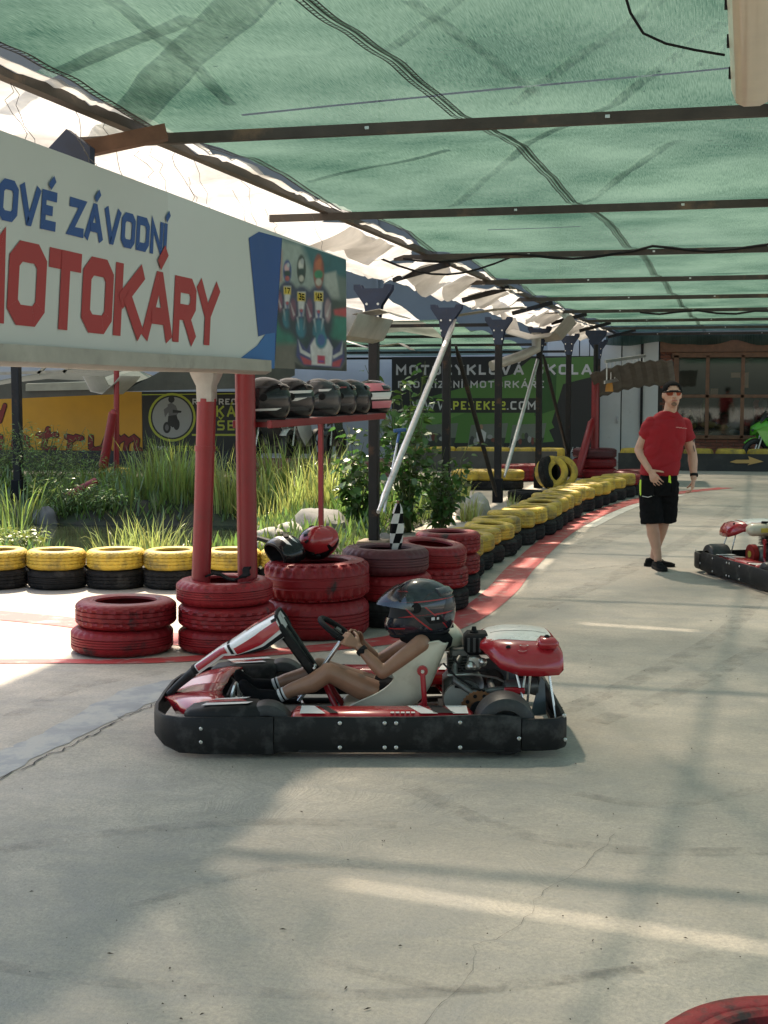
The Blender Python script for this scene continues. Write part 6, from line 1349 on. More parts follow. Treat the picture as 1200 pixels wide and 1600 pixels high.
# clothing
mb = MB(); torso_loft(mb, [(hip + V(.02, 0, .0), V(0, .125, 0), V(.080, 0, .06)), (hip.lerp(chest, .5) + V(.03, 0, 0), V(0, .13, 0), V(.085, 0, .06)), (chest + V(.02, 0, 0), V(0, .140, 0), V(.086, 0, .048)), (neck + V(0, 0, -.02), V(0, .09, 0), V(.06, 0, .02))])
ob('shirt', remesh(mb, .009, 5, .5, 'shirt'), m_white_cloth, drv)
mb = MB(); mb.capsule([hN, hN.lerp(knN, .14)], [.074, .072], 14); mb.capsule([hF, hF.lerp(knF, .14)], [.074, .072], 14); mb.ball(hip + V(.02, 0, 0), (.09, .135, .075)); ob('shorts', remesh(mb, .009, 4, .5, 'shorts'), m_black_cloth, drv)
for an, kn, dy in ((anN, knN, 0), (anF, knF, 0)):
    d = (an - kn).normalized(); ob('sock', MB().tube([an - d * .045, an - d * .01, an + d * .03], [.034, .034, .034], 14), m_white_cloth, drv)
    for k in range(2): ob('sock_stripe', MB().tube([an - d * (.036 - .022 * k), an - d * (.028 - .022 * k)], .0355, 14), m_blackm, drv)
    heel = an + V(-.015, 0, -.035); toe = an + V(-.155, 0, .045); mid = an + V(-.085, 0, -.005)
    mb = MB(); mb.capsule([an + d * .025, heel, mid + V(0, 0, -.012), toe], [.040, .038, .040, .032], 12); mb.capsule([an + d * .01, mid + V(0, 0, .012)], [.041, .034], 12); mb.capsule([toe, toe + V(-.012, 0, .018)], [.032, .026], 10)
    ob('shoe', remesh(mb, .006, 4, .5, 'shoe'), m_black_cloth, drv)
wd_ = (wrN - elN).normalized(); ob('watch', MB().tube([wrN - wd_ * .030, wrN - wd_ * .010], .029, 16).box(wrN - wd_ * .02 + V(0, -.026, .004), (.026, .012, .028), bev=.004), m_blackm, drv)
hc = K(656, 948, .62)
hel = empty('helmet', tuple(hc)); hel.parent = drv; hel.rotation_euler = (0, R(5), math.pi); hel.scale = (1.06, 1.04, 1.06)
m_hnavy = M('midnight_lacquer', (.014, .016, .024), .16, var=.1, coat=.6)
dd = []
for s in (1, -1):
    for (a0, a1, e0, e1, sk, mt) in ((58, 150, -12, -9, 24, m_hred), (62, 172, 16, 18.5, -30, m_hred), (88, 120, -46, 6, -46, m_hgry), (84, 88, -46, 6, -46, m_hred), (120, 123, -46, 6, -46, m_hred), (30, 62, 40, 43, -8, m_hred), (100, 130, -30, -14, -10, m_blackm), (140, 176, -6, 30, 20, m_hgry), (24, 60, -38, -35, 0, m_hred), (108, 114, -22, -16, 0, m_hwht), (118, 122, -22, -17, 0, m_hwht)):
        dd.append((a0, a1, e0, e1, sk, mt) if s > 0 else (-a1, -a0, e0, e1, -sk, mt))
helmet(hel, m_hnavy, dd, 'up')
mb = MB(); nc = K(664, 993, .62); rings = []
mb.lathe([(.075, -.035), (.11, -.045), (.13, -.02), (.13, .015), (.11, .035), (.08, .03)], 32, closed=True); o = ob('neck_brace', mb, m_black_cloth, drv, loc=tuple(nc), rot=(0, R(12), 0), smooth=180); o.scale = (1.08, .95, 1)
# ---------------------------------------------------------------- standing man
MR = G(1030, 889); MR.z = 0
man = empty('person', tuple(MR), YAW, 'man in red t-shirt, black shorts, backward cap and orange sunglasses walking on the lane', 'person')
def Q(px, py, y=0.): return LOCAL(MR, px, py, y)
X, Y, Z = V(1, 0, 0), V(0, 1, 0), V(0, 0, 1)
pel = Q(1029, 757); wst = Q(1033, 735); chs = Q(1039, 686); sho = Q(1043, 657); nk = Q(1047, 642, -.02); hd = Q(1050, 617, -.04)
sL, sR = Q(1017, 663, .0), Q(1068, 664, .03); eL, eR = Q(998, 703, .03), Q(1082, 709, .06); wL, wR = Q(1015, 735, -.12), Q(1084, 747, .0)
hL, hR = pel + X * -.085, pel + X * .085; kL, kR = Q(1019, 820, -.05), Q(1036, 818, .06); aL, aR = Q(1028, 869, -.03), Q(1022, 866, .20)
mb = MB()
for h, k, a in ((hL, kL, aL), (hR, kR, aR)):
    mb.capsule([h, h.lerp(k, .5), k, k.lerp(a, .3) + Y * .02, k.lerp(a, .65) + Y * .01, a, a + Z * -.03], [.095, .085, .058, .061, .048, .036, .038], 16)
for s, e, w in ((sL, eL, wL), (sR, eR, wR)):
    mb.capsule([s, s.lerp(e, .45), e, e.lerp(w, .28), e.lerp(w, .7), w], [.058, .054, .043, .047, .036, .029], 14)
torso_loft(mb, [(pel + Z * -.06, X * .15, Y * .10), (wst, X * .15, Y * .10), (chs, X * .175, Y * .115), (sho + Z * -.03, X * .165, Y * .09), (sho + Z * .045, X * .09, Y * .07)])
mb.capsule([sho + Z * .0, nk, hd + Z * -.06], [.075, .060, .058], 16)
hb = MB()
hb.ball(hd + Z * .01, (.074, .092, .105), 20, 14); hb.ball(hd + V(.003, -.028, -.05), (.056, .062, .062), 16, 10); hb.ball(hd + V(.003, -.055, -.088), (.030, .028, .022), 12, 8)
hb.capsule([hd + V(.004, -.088, .022), hd + V(.005, -.108, -.014)], [.011, .016], 8); hb.capsule([hd + V(-.014, -.094, -.018), hd + V(.024, -.094, -.018)], [.010, .010], 8)
for s in (-1, 1): hb.ball(hd + V(s * .076, .005, -.005), (.012, .02, .03), 10, 8)
hb.capsule([hd + V(-.05, -.072, .028), hd + V(.05, -.072, .028)], [.014, .014], 8); hb.capsule([hd + V(-.018, -.090, -.048), hd + V(.024, -.090, -.048)], [.009, .009], 8)
HS = 1.07; mb.add([hd + (v - hd) * HS for v in hb.v], hb.f)
hand(mb, wL, Q(1024, 750, -.17) - wL, V(.65, .75, -.1), 1.08, (.25, .3, .25), 1, .3)
hand(mb, wR, Q(1082, 765, -.02) - wR, V(-.85, .1, .0), 1.08, (.35, .55, .5), 1, .45)
ob('body', remesh(mb, .0068, 3, .45, 'body'), m_skin2, man)
HD0 = hd
def hsc(o):
    for v in o.data.vertices: v.co = HD0 + (v.co - HD0) * HS
    return o
hsc(ob('lips', MB().capsule([hd + V(-.018, -.099, -.048), hd + V(.004, -.103, -.047), hd + V(.024, -.099, -.048)], [.004, .006, .004], 8), M('lip_skin', (.36, .13, .11), .5)  , man))
hsc(ob('goatee', MB().ball(hd + V(.003, -.082, -.080), (.026, .014, .018), 12, 8), M('stubble', (.20, .12, .085), .9), man))
# t-shirt
mb = MB()
torso_loft(mb, [(Q(1030, 742), X * .178, Y * .125), (Q(1031, 735), X * .180, Y * .128), (Q(1033, 712), X * .182, Y * .126), (chs, X * .186, Y * .135), (Q(1041, 668), X * .176, Y * .122), (sho + Z * .0, X * .158, Y * .100), (sho + Z * .045, X * .118, Y * .088), (sho + Z * .085, X * .074, Y * .074)])
for s, e, k in ((sL, eL, .46), (sR, eR, .50)): mb.capsule([s, s.lerp(e, .35)], [.068, .070], 16); mb.tube([s, s.lerp(e, k)], [.068, .070], 18)
ob('t_shirt', wrinkle(remesh(mb, .0075, 4, .5, 't_shirt'), .011, 5.5), m_red_shirt, man)
ob('collar', MB().tube([nk + V(.075 * math.cos(a), .066 * math.sin(a) - .005, -.030 - .026 * max(0, -math.sin(a))) for a in [2 * math.pi * i / 28 for i in range(29)]], .008, 8, False), m_red_shirt, man)
c0 = Q(1062, 667, -.128)
for k in range(11): ob('chest_print', MB().box(c0 + V(-.032 + .0098 * k, -.004 + .0012 * k, -.004 - .0012 * k + .001 * (k % 3)), (.0062, .004, .006 + .002 * (k % 2))), M('print_pink', (.6, .35, .33), .8), man, smooth=0)
# shorts
mb = MB(); torso_loft(mb, [(Q(1030, 728), X * .158, Y * .112), (Q(1030, 742), X * .168, Y * .122), (pel + Z * -.02, X * .178, Y * .130), (pel + Z * -.10, X * .172, Y * .125)])
hemL, hemR = Q(1019, 818, -.045), Q(1039, 814, .055)
for h, k in ((hL, hemL), (hR, hemR)): mb.tube([h + Z * .02, h.lerp(k, .5), k], [.105, .108, .106], 20); mb.ball(h, .10)
ob('shorts', wrinkle(remesh(mb, .0075, 3, .45, 'shorts'), .007, 8), m_black_cloth, man)
for px, py, w, h, y in ((1005, 762, .12, .17, -.125),):
    p = Q(px + 7, py, y); pk = ob('pocket', MB().box(p, (w, .035, h), Euler((0, 0, R(-14))).to_matrix(), .012), m_black_cloth, man); ob('pocket_piping', MB().tube([p + V(-.055, -.022, -.078), p + V(0, -.026, -.088), p + V(.055, -.018, -.07)], .004, 6), m_white_cloth, pk)
ob('lime_panel', MB().loft([[Q(1046.5 + a, y, -.128 + .02 * (y > 755)) + V(0, d, 0) for a, d in ((-w, 0), (w, .004), (w, .02), (-w, .02))] for y, w in ((743, 1.2), (752, 2.2), (764, 2.6), (773, 1.2))]), m_lime, man)
ob('lime_panel', MB().loft([[Q(1001.5 + a, y, -.085) + V(0, d, 0) for a, d in ((-w, 0), (w, -.03), (w, .01), (-w, .03))] for y, w in ((750, .8), (757, 1.6), (767, 1.6), (774, .6))]), m_lime, man)
ob('lime_panel', MB().loft([[Q(1053.5 + a, y, .0) + V(0, d, 0) for a, d in ((-w, 0), (w, -.03), (w, .02), (-w, .03))] for y, w in ((787, .6), (794, 1.2), (804, .8))]), m_lime, man)
pk = ob('pocket', MB().box(Q(1051, 756, -.09), (.06, .06, .15), Euler((0, 0, R(12))).to_matrix(), .012), m_black_cloth, man)
# shoes
def shoe(an, d, pitch=0.):
    d = d.normalized(); s = V(-d.y, d.x, 0); b = V(an.x, an.y, 0); rings = []; rot = Matrix.Rotation(pitch, 3, s)
    for t, w, h in ((-.085, .022, .05), (-.075, .034, .075), (-.03, .038, .085), (.02, .038, .080), (.07, .044, .062), (.12, .046, .050), (.165, .038, .042), (.19, .018, .032)):
        rings.append([b + rot @ (d * t + s * (w * a) + Z * (.028 + (h - .028) * c)) for a, c in ((-1, 0), (-1.0, .4), (-.75, .85), (-.3, 1), (.3, 1), (.75, .85), (1, .4), (1, 0))])
    o = ob('shoe', MB().loft(rings), m_black_cloth, man, smooth=60); rings = []
    for t, w in ((-.095, .02), (-.085, .036), (-.03, .041), (.05, .044), (.12, .050), (.17, .042), (.20, .018)): rings.append([b + rot @ (d * t + s * (w * a) + Z * c) for a, c in ((-1, .004), (-1.03, .03), (1.03, .03), (1, .004))])
    ob('sole', MB().loft(rings), m_blackm, o, smooth=40); ob('lace', MB().tube([b + rot @ (d * (.03 + .012 * i) + s * (.022 * (-1) ** i) + Z * (.086 - .005 * i)) for i in range(6)], .004, 6), m_hgry, o)
shoe(aL, V(.12, -1, 0)); shoe(aR, V(.95, -.2, 0))
# cap, sunglasses, watch, tattoo
cc = hd + V(0, .012, .035)
mb = MB(); vs = []; n, m = 36, 10
for i in range(n):
    a = 2 * math.pi * i / n
    for j in range(m + 1): e = R(-6 + 96 * j / m); vs.append(cc + V(.086 * math.cos(e) * math.cos(a), .104 * math.cos(e) * math.sin(a), .088 * math.sin(e)))
fs = []
for i in range(n):
    for j in range(m):
        a = 2 * math.pi * (i + .5) / n; e = -6 + 96 * (j + .5) / m; da = abs((a - 1.5 * math.pi + math.pi) % (2 * math.pi) - math.pi)
        if da < R(38) and 8 < e < 36 - 18 * (da / R(38)) ** 2: continue
        fs.append((i * (m + 1) + j, ((i + 1) % n) * (m + 1) + j, ((i + 1) % n) * (m + 1) + j + 1, i * (m + 1) + j + 1))
cap = hsc(ob('cap', mb.add(vs, fs), m_black_cloth, man, smooth=60)); cap.modifiers.new('t', 'SOLIDIFY').thickness = .004
hsc(ob('cap_peak', MB().loft([[cc + V(.07 * math.cos(a), .10 + .075 * f * math.sin(a) , -.008 - .05 * f) for a in [math.pi * i / 10 for i in range(11)]] for f in (.0, .5, 1.0)], closed=False), m_black_cloth, cap, smooth=60)).modifiers.new('t', 'SOLIDIFY').thickness = .005
sg = hsc(ob('sunglasses', MB().tube([hd + V(-.078, .0, .025), hd + V(-.07, -.075, .026), hd + V(0, -.103, .030), hd + V(.07, -.075, .026), hd + V(.078, 0, .025)], .0075, 8), m_blackm, man))
m_lens = M('orange_mirror_lens', (.20, .035, .010), .12, .5, var=.4, scale=40)
for s in (-1, 1): hsc(ob('lens', MB().loft([[hd + V(s * (.036 + .030 * a * k), -.094 - y + .022 * abs(.036 + .030 * a) / .07 + .004, .012 + .019 * c * k) for a, c in ((-.9, -.6), (-.5, -1), (.4, -1), (.95, -.4), (1, .7), (.5, .95), (-.6, .95), (-1, .5))] for y, k in ((.0, 1), (.006, .94))]), m_lens, sg, smooth=40))
wd_ = (wR - eR).normalized(); ob('watch', MB().tube([wR - wd_ * .045, wR - wd_ * .018], .034, 18).box(wR - wd_ * .03 + V(.030, -.012, 0), (.016, .034, .034), bev=.004), m_blackm, man)
tt = MB(); ta = sR.lerp(eR, .70)
for k in range(7):
    a = k * .9; pts = [ta + V(.030 + .022 * math.cos(a + .5 * i) * .4, -.047 + .01 * abs(math.cos(a + .5 * i)), .030 * math.sin(a * .7 + .6 * i) - .01 * k + .03) for i in range(4)]; tt.tube(pts, .0035, 5)
ob('tattoo', tt, M('tattoo_ink', (.07, .08, .09), .6), man)
# ================================================================ SECOND KART (cut by the right frame edge)
index_kids()
A2 = math.atan2(.90, -.43)
corner = G(1086, 892); ex = V(math.cos(A2), math.sin(A2), 0); ey = V(-math.sin(A2), math.cos(A2), 0)
k2 = copy_tree(kart); k2.location = corner - ex * 1.90 - ey * 1.22; k2.rotation_euler = (0, 0, A2); k2['label'] = 'red and white go-kart cut off by the right frame edge, engine showing'
d2 = copy_tree(drv); d2.location = k2.location; d2.rotation_euler = (0, 0, A2); d2['label'] = 'seated kart driver in white top, mostly outside the right frame edge'
for o in (k2, d2): o.name = o.name.split('.')[0]
# ================================================================ SMALL THINGS
fl = empty('chequered_flag', (CC.x + .02, CC.y + .1, .42), 0, 'black and white chequered flag rolled up in the maroon tyre', 'flag')
p0 = V(.02, 0, -.05); p1 = V(.055, -.02, .47)
ob('stick', MB().tube([p0, p1], .010, 8), m_wood, fl)
mbk, mwt = MB(), MB(); n, m = 10, 12
for j in range(m):
    for i in range(n):
        def P(i, j):
            f = j / m; c = p0.lerp(p1, .12 + .84 * f); a = 2 * math.pi * i / n + f * 2.2; r = .018 + .030 * math.sin(math.pi * min(1, (1 - f) * 1.1)) ** .7 * (1 + .35 * math.cos(3 * a)); return c + V(r * math.cos(a), r * math.sin(a), 0)
        (mbk if (i // 2 + j // 2) % 2 else mwt).add([P(i, j), P(i + 1, j), P(i + 1, j + 1), P(i, j + 1)], [(0, 1, 2, 3)])
ob('cloth_white', mwt, m_white_cloth, fl, smooth=60); ob('cloth_black', mbk, m_black_cloth, fl, smooth=60)
sq = empty('squeegee', tuple(AX(600, 800, -3.58)), 0, 'long floor squeegee with blue head leaning on the shiny pipe', 'squeegee'); b0 = sq.location.copy()
a, c = AX(600, 800, -3.58) - b0, AX(624, 676, -3.62) - b0
ob('handle', MB().tube([a, c], .012, 8), m_galv, sq); ob('grip', MB().tube([a.lerp(c, .86), c], .016, 8), M('blue_plastic', (.03, .10, .28), .4), sq); ob('head', MB().bar(c + V(-.05, -.05, .02), c + V(.06, .06, .03), .03, .04, bev=.006), M('blue_plastic', (.03, .1, .28), .4), sq)
mb = MB(); random.seed(8); bp = CB + V(.02, -.12, .47)
rag = empty('black_strap', tuple(bp), 0, 'black webbing straps draped over the red tyre stack', 'strap')
ob('webbing', MB().loft([[V(-.10 + .05 * i, .02 * math.sin(i), .015 + .018 * math.sin(i * 1.3)) + V(0, a, c) for a, c in ((-.022, 0), (.022, .004), (.022, .014), (-.022, .010))] for i in range(7)]), m_black_cloth, rag); ob('webbing', MB().loft([[V(.16 + .012 * math.sin(i * 1.4), .03 * i - .03, .02 + .012 * i) + V(a, 0, c) for a, c in ((-.025, 0), (.025, .004), (.025, .016), (-.025, .012))] for i in range(5)]), m_black_cloth, rag)
for k, (px, py, s) in enumerate(((420, 866, .2), (448, 872, .16), (405, 880, .14))): pass
# ---------------------------------------------------------------- green motorcycle by the window
mp = AY(1224, 700, 32.2); mo = empty('motorcycle', (mp.x, 32.2, 0), 0, 'green and black motorcycle parked in front of the brick window', 'motorcycle')
m_lime2 = M('green_gelcoat', (.10, .42, .02), .22, var=.1, coat=.5)
for x in (-.62, .72):
    w = ob('wheel', MB().lathe([(.22, -.05), (.26, -.065), (.30, -.05), (.31, 0), (.30, .05), (.26, .065), (.22, .05)], 32, (x, 0, .31), 'y', closed=True), M('slick_rubber', (.02,) * 3, .5), mo); ob('rim', MB().lathe([(.22, -.03), (.19, -.02), (.19, .02), (.22, .03)], 28, (x, 0, .31), 'y', closed=True), m_blackm, w)
    for k in range(5): a = 2 * math.pi * k / 5; ob('spoke', MB().tube([(x, 0, .31), (x + .2 * math.cos(a), 0, .31 + .2 * math.sin(a))], .012, 6), m_blackm, w)
for y in (-.08, .08): ob('fork', MB().tube([(-.62, y, .31), (-.40, y, .98)], .022, 8), m_chrome, mo)
ob('front_mudguard', MB().loft([[V(-.62 + .34 * math.cos(a), y, .31 + .34 * math.sin(a)) for y in (-.07, 0, .07)] for a in [R(35 + 12 * i) for i in range(10)]], closed=False), m_lime2, mo, smooth=60).modifiers.new('t', 'SOLIDIFY').thickness = .01
ob('front_fairing', MB().loft([[V(x + a * .0, y * w, z + c) for y, c in ((-1, -.10), (-.8, .04), (0, .10), (.8, .04), (1, -.10))] for x, w, z in ((-.74, .05, .78), (-.62, .12, .86), (-.48, .17, .93), (-.34, .18, .98))], closed=False), m_lime2, mo, smooth=60).modifiers.new('t', 'SOLIDIFY').thickness = .012
for y in (-1, 1): ob('side_fairing', MB().prism([(-.66, y * .17, .80), (-.40, y * .19, .92), (-.05, y * .2, .78), (.05, y * .2, .50), (-.25, y * .19, .30), (-.45, y * .18, .48)], (0, 0, 0), (0, .015, 0)), m_lime2, mo, smooth=0)
ob('windscreen', MB().loft([[V(x, y * w, z) for y in (-1, -.5, 0, .5, 1)] for x, w, z in ((-.56, .12, .96), (-.44, .14, 1.10), (-.36, .10, 1.18))], closed=False), m_glass_dark, mo, smooth=60).modifiers.new('t', 'SOLIDIFY').thickness = .005
ob('fuel_tank', MB().ball((-.10, 0, .86), (.28, .15, .13), 18, 12), m_lime2, mo); ob('seat', MB().box((.38, 0, .82), (.6, .24, .10), bev=.04), m_blackm, mo); ob('engine', MB().box((.02, 0, .45), (.44, .3, .36), bev=.06), m_alu, mo); ob('tail', MB().prism([(.5, -.08, .82), (.95, -.05, 1.0), (.9, -.05, 1.04), (.5, -.08, .92)], (0, 0, 0), (0, .14, 0)), m_lime2, mo, smooth=0); ob('handlebar', MB().tube([(-.36, -.34, .98), (-.40, -.1, 1.02), (-.40, .1, 1.02), (-.36, .34, .98)], .014, 8), m_blackm, mo); ob('swingarm', MB().tube([(.1, .09, .36), (.72, .09, .31)], .03, 8), m_blackm, mo)
ob('headlight', MB().ball((-.72, -.06, .80), (.03, .05, .03), 10, 6), m_glass_dark, mo)
mo.rotation_euler = (0, 0, R(18))
index_kids()
for k, (px, lb) in enumerate(((425, 'dark motorcycle parked behind the reeds, just right of the red post'), (468, 'dark motorcycle parked behind the reeds, below the helmet shelf'), (512, 'dark motorcycle parked behind the reeds, near the black post'))):
    m2 = copy_tree(mo); m2.name = 'motorcycle'; p = AY(px, 700, 26.9); m2.location = (p.x, 26.9 + .2 * k, .28); m2.rotation_euler = (0, 0, R(70 + 12 * k)); m2['label'] = lb; m2['group'] = 'parked dark motorcycles'
    for c in m2.children:
        for sl in c.material_slots:
            if sl.material == m_lime2: sl.link = 'OBJECT'; sl.material = (m_hgry, m_hwht, m_hgry)[k]
# ================================================================ PLANTS, STONES
m_leafA = None
def leaf_mat(name, col, tl=.4, var=.35):
    m, n, l, b = new_mat(name); n.remove(b); o = n['Material Output']; g = n.new('ShaderNodeNewGeometry'); 
    mr = n.new('ShaderNodeMapRange'); mr.inputs[3].default_value = 1 - var; mr.inputs[4].default_value = 1 + var; l.new(g.outputs['Random Per Island'], mr.inputs[0])
    hs_ = n.new('ShaderNodeHueSaturation'); hs_.inputs['Color'].default_value = (*col, 1); l.new(mr.outputs[0], hs_.inputs['Value']); hm = n.new('ShaderNodeMapRange'); hm.inputs[3].default_value = .47; hm.inputs[4].default_value = .52; l.new(g.outputs['Random Per Island'], hm.inputs[0]); l.new(hm.outputs[0], hs_.inputs['Hue'])
    d = n.new('ShaderNodeBsdfDiffuse'); t = n.new('ShaderNodeBsdfTranslucent'); gl = n.new('ShaderNodeBsdfGlossy'); gl.inputs[1].default_value = .35
    l.new(hs_.outputs[0], d.inputs[0]); l.new(hs_.outputs[0], t.inputs[0]); s = n.new('ShaderNodeMixShader'); s.inputs[0].default_value = tl; l.new(d.outputs[0], s.inputs[1]); l.new(t.outputs[0], s.inputs[2])
    s2 = n.new('ShaderNodeMixShader'); s2.inputs[0].default_value = .06; l.new(s.outputs[0], s2.inputs[1]); l.new(gl.outputs[0], s2.inputs[2]); l.new(s2.outputs[0], o.inputs[0]); return m
m_reed = leaf_mat('reed_blade', (.22, .31, .07), .5); m_reed2 = leaf_mat('pale_reed_blade', (.34, .40, .11), .5); m_fol = leaf_mat('willow_leaf', (.15, .24, .055), .45); m_broad = leaf_mat('broad_leaf', (.06, .13, .028), .4); m_stem = M('green_stem', (.07, .09, .03), .8)
def reed_mesh(seed, nb, h, spread, w=.012):
    random.seed(seed); mb = MB()
    for k in range(nb):
        a = random.uniform(0, 6.28); r = spread * math.sqrt(random.random()); p = V(r * math.cos(a), r * math.sin(a), 0); H = h * random.uniform(.55, 1.05); lean = random.uniform(.05, .5) * H; da = a + random.gauss(0, .7); dr = V(math.cos(da), math.sin(da), 0); sd = V(-dr.y, dr.x, 0) * w * random.uniform(.6, 1.3); n = 7; vs = []; droop = random.choice([0, 0, .15, .45])
        for i in range(n + 1):
            f = i / n; c = p + dr * (lean * f ** 2.2) + Z * (H * (f - droop * max(0, f - .6) ** 2 * 4)); ww = sd * (1 - f ** 2.5) * (.6 + .4 * min(1, f * 4)); tw = V(0, 0, 0); vs += [c - ww, c + ww]
        mb.add(vs, [(2 * i, 2 * i + 1, 2 * i + 3, 2 * i + 2) for i in range(n)])
    me = mb.mesh('reeds', 180); return me
RM = [reed_mesh(1, 90, 1.0, .28), reed_mesh(2, 75, .85, .25), reed_mesh(3, 110, 1.15, .34), reed_mesh(4, 26, .75, .12)]
for m in RM: m.materials.append(m_reed)
def reed(px, py, kind, sc, label, dy=0., mat=None, zz=None):
    p = G(px, py); o = bpy.data.objects.new('reed_clump', RM[kind]); COL.objects.link(o); o.location = (p.x, p.y + dy, bank_z(p.x, p.y + dy) - .05 if zz is None else zz); o.scale = (sc, sc, sc); o.rotation_euler = (0, 0, random.uniform(0, 6.28)); tag(o, label, 'reeds', 'reed clumps round the pond')
    if mat: o.material_slots[0].link = 'OBJECT'; o.material_slots[0].material = mat
random.seed(60)
for px, py, k, sc, lb, mt in ((18, 838, 0, .95, 'tall reed clump at the left frame edge', None), (60, 845, 3, 1.0, 'thin arching reeds beside the left black post', m_reed2), (35, 800, 1, 1.1, 'reed clump behind the left black post', None), (180, 846, 1, .9, 'sparse young reeds rising from the water', m_reed2), (222, 842, 0, .85, 'sparse pale reeds left of the red pipe', m_reed2), (250, 838, 1, .95, 'small reed tuft in open water', m_reed2), (292, 848, 1, .8, 'short reed tuft close to the red pipe', m_reed2),
        (232, 795, 2, .85, 'dense reeds beyond the pond, left of the red posts', None), (275, 798, 0, .95, 'dense reed clump just left of the red pipe', None), (305, 790, 2, .9, 'reed clump behind the red pipe', None), (262, 770, 2, .95, 'far dense reeds below the rider banner', None), (352, 800, 0, 1.0, 'reeds seen between the two red posts', m_reed2), (420, 812, 2, .85, 'bright reeds right of the red posts', m_reed2), (455, 815, 0, .95, 'bright reed clump below the helmet shelf', m_reed2), (490, 812, 2, .9, 'tall bright reeds below the helmets', m_reed2), (520, 815, 1, 1.0, 'reed clump left of the nearest black post', m_reed2), (440, 785, 2, 1.0, 'far reeds below the shelf', None), (500, 785, 2, 1.0, 'far reeds behind the broad-leaved shrub', None), (395, 800, 1, 1.0, 'reed clump hugging the thick red post', m_reed2), (545, 800, 1, .9, 'reeds behind the nearest black post', None), (735, 815, 1, .5, 'small grass tuft between second and third posts', m_reed2), (720, 790, 1, .6, 'grass tuft behind the second black post', m_reed2), (800, 800, 3, .5, 'weeds at the foot of the third post', m_reed2)):
    reed(px, py, k, sc, lb, mat=mt)
o = bpy.data.objects.new('reed_clump', RM[1]); COL.objects.link(o); o.location = PLANT - V(0, 0, .05); o.scale = (.7, .7, .45); tag(o, 'low grass growing out of the yellow planter tyre', 'reeds', 'reed clumps round the pond')
def shrub(name, base, h, spread, nst, nlf, lw, ll, mat, label, seed, droop=.3, heart=False):
    random.seed(seed); e = empty(name, tuple(base), 0, label, 'shrub'); st = MB(); lf = MB()
    for k in range(nst):
        a = random.uniform(0, 6.28); r = spread * random.uniform(.25, 1.0); H = h * random.uniform(.6, 1.05); pts = []
        for i in range(7): f = i / 6; pts.append(V(r * math.cos(a) * f ** 1.3, r * math.sin(a) * f ** 1.3, H * f) + V(random.gauss(0, .02), random.gauss(0, .02), 0))
        st.tube(pts, [.010 * (1 - .7 * i / 6) for i in range(7)], 5)
        for j in range(nlf):
            f = random.uniform(.12, 1.0); i = min(5, int(f * 6)); p = pts[i].lerp(pts[i + 1], f * 6 - i); d = V(random.gauss(0, 1), random.gauss(0, 1), random.uniform(-droop - .5, .5)).normalized(); p = p + d * random.uniform(.02, .16); s = random.uniform(.6, 1.2); L = ll * s; W = lw * s; nn = V(random.gauss(0, .5), random.gauss(0, .5), 1); sd = d.cross(nn).normalized(); up_ = sd.cross(d)
            if heart: q = [(0, 0), (.12, .8), (.40, 1.0), (.72, .6), (1, 0), (.72, -.6), (.40, -1.0), (.12, -.8)]
            else: q = [(0, 0), (.3, 1), (.65, .7), (1, 0), (.65, -.7), (.3, -1)]
            vs = [p + d * (u * L) + sd * (v * W / 2) + up_ * (-.25 * L * u * u + .12 * W * abs(v)) for u, v in q]; lf.add(vs, [tuple(range(len(q)))])
    ob('stems', st, m_stem, e, smooth=180, fix=False); ob('foliage', lf, mat, e, smooth=0, fix=False)
sp = lambda px, py, dy=0: (lambda p: V(p.x, p.y + dy, max(-.1, bank_z(p.x, p.y + dy)) if p.x < -4 else 0))(G(px, py))
shrub('leafy_shrub', sp(70, 790), 1.15, .75, 26, 60, .016, .085, m_fol, 'feathery green shrub behind the left black post', 1)
shrub('leafy_shrub', sp(120, 780), .85, .7, 22, 55, .016, .085, m_fol, 'feathery shrub right of the left black post', 2)
shrub('leafy_shrub', sp(5, 775), 1.1, .7, 22, 55, .016, .085, m_fol, 'feathery shrub at the left frame edge', 3)
shrub('leafy_shrub', sp(225, 765, .6), .85, .5, 14, 45, .014, .07, m_fol, 'spiky weed below the dark banner edge', 4)
shrub('leafy_shrub', sp(160, 800), .3, .6, 16, 40, .02, .07, m_fol, 'low ground cover by the fallen red pipe', 5)
shrub('broadleaf_shrub', sp(640, 832), 1.95, .70, 17, 32, .085, .115, m_broad, 'dark broad-leaved shrub climbing behind the shiny pipe', 6, heart=True)
shrub('broadleaf_shrub', sp(560, 838), 1.15, .55, 14, 28, .085, .115, m_broad, 'lower broad-leaved shrub at the foot of the nearest black post', 7, heart=True)
shrub('broadleaf_shrub', sp(690, 828), 1.0, .5, 14, 34, .07, .10, m_broad, 'broad-leaved shrub low by the second black post', 8, heart=True)
shrub('leafy_shrub', sp(30, 848), .25, .45, 14, 40, .05, .06, leaf_mat('lily_leaf', (.22, .28, .06), .4), 'pale low water plants at the pond edge, left', 9)
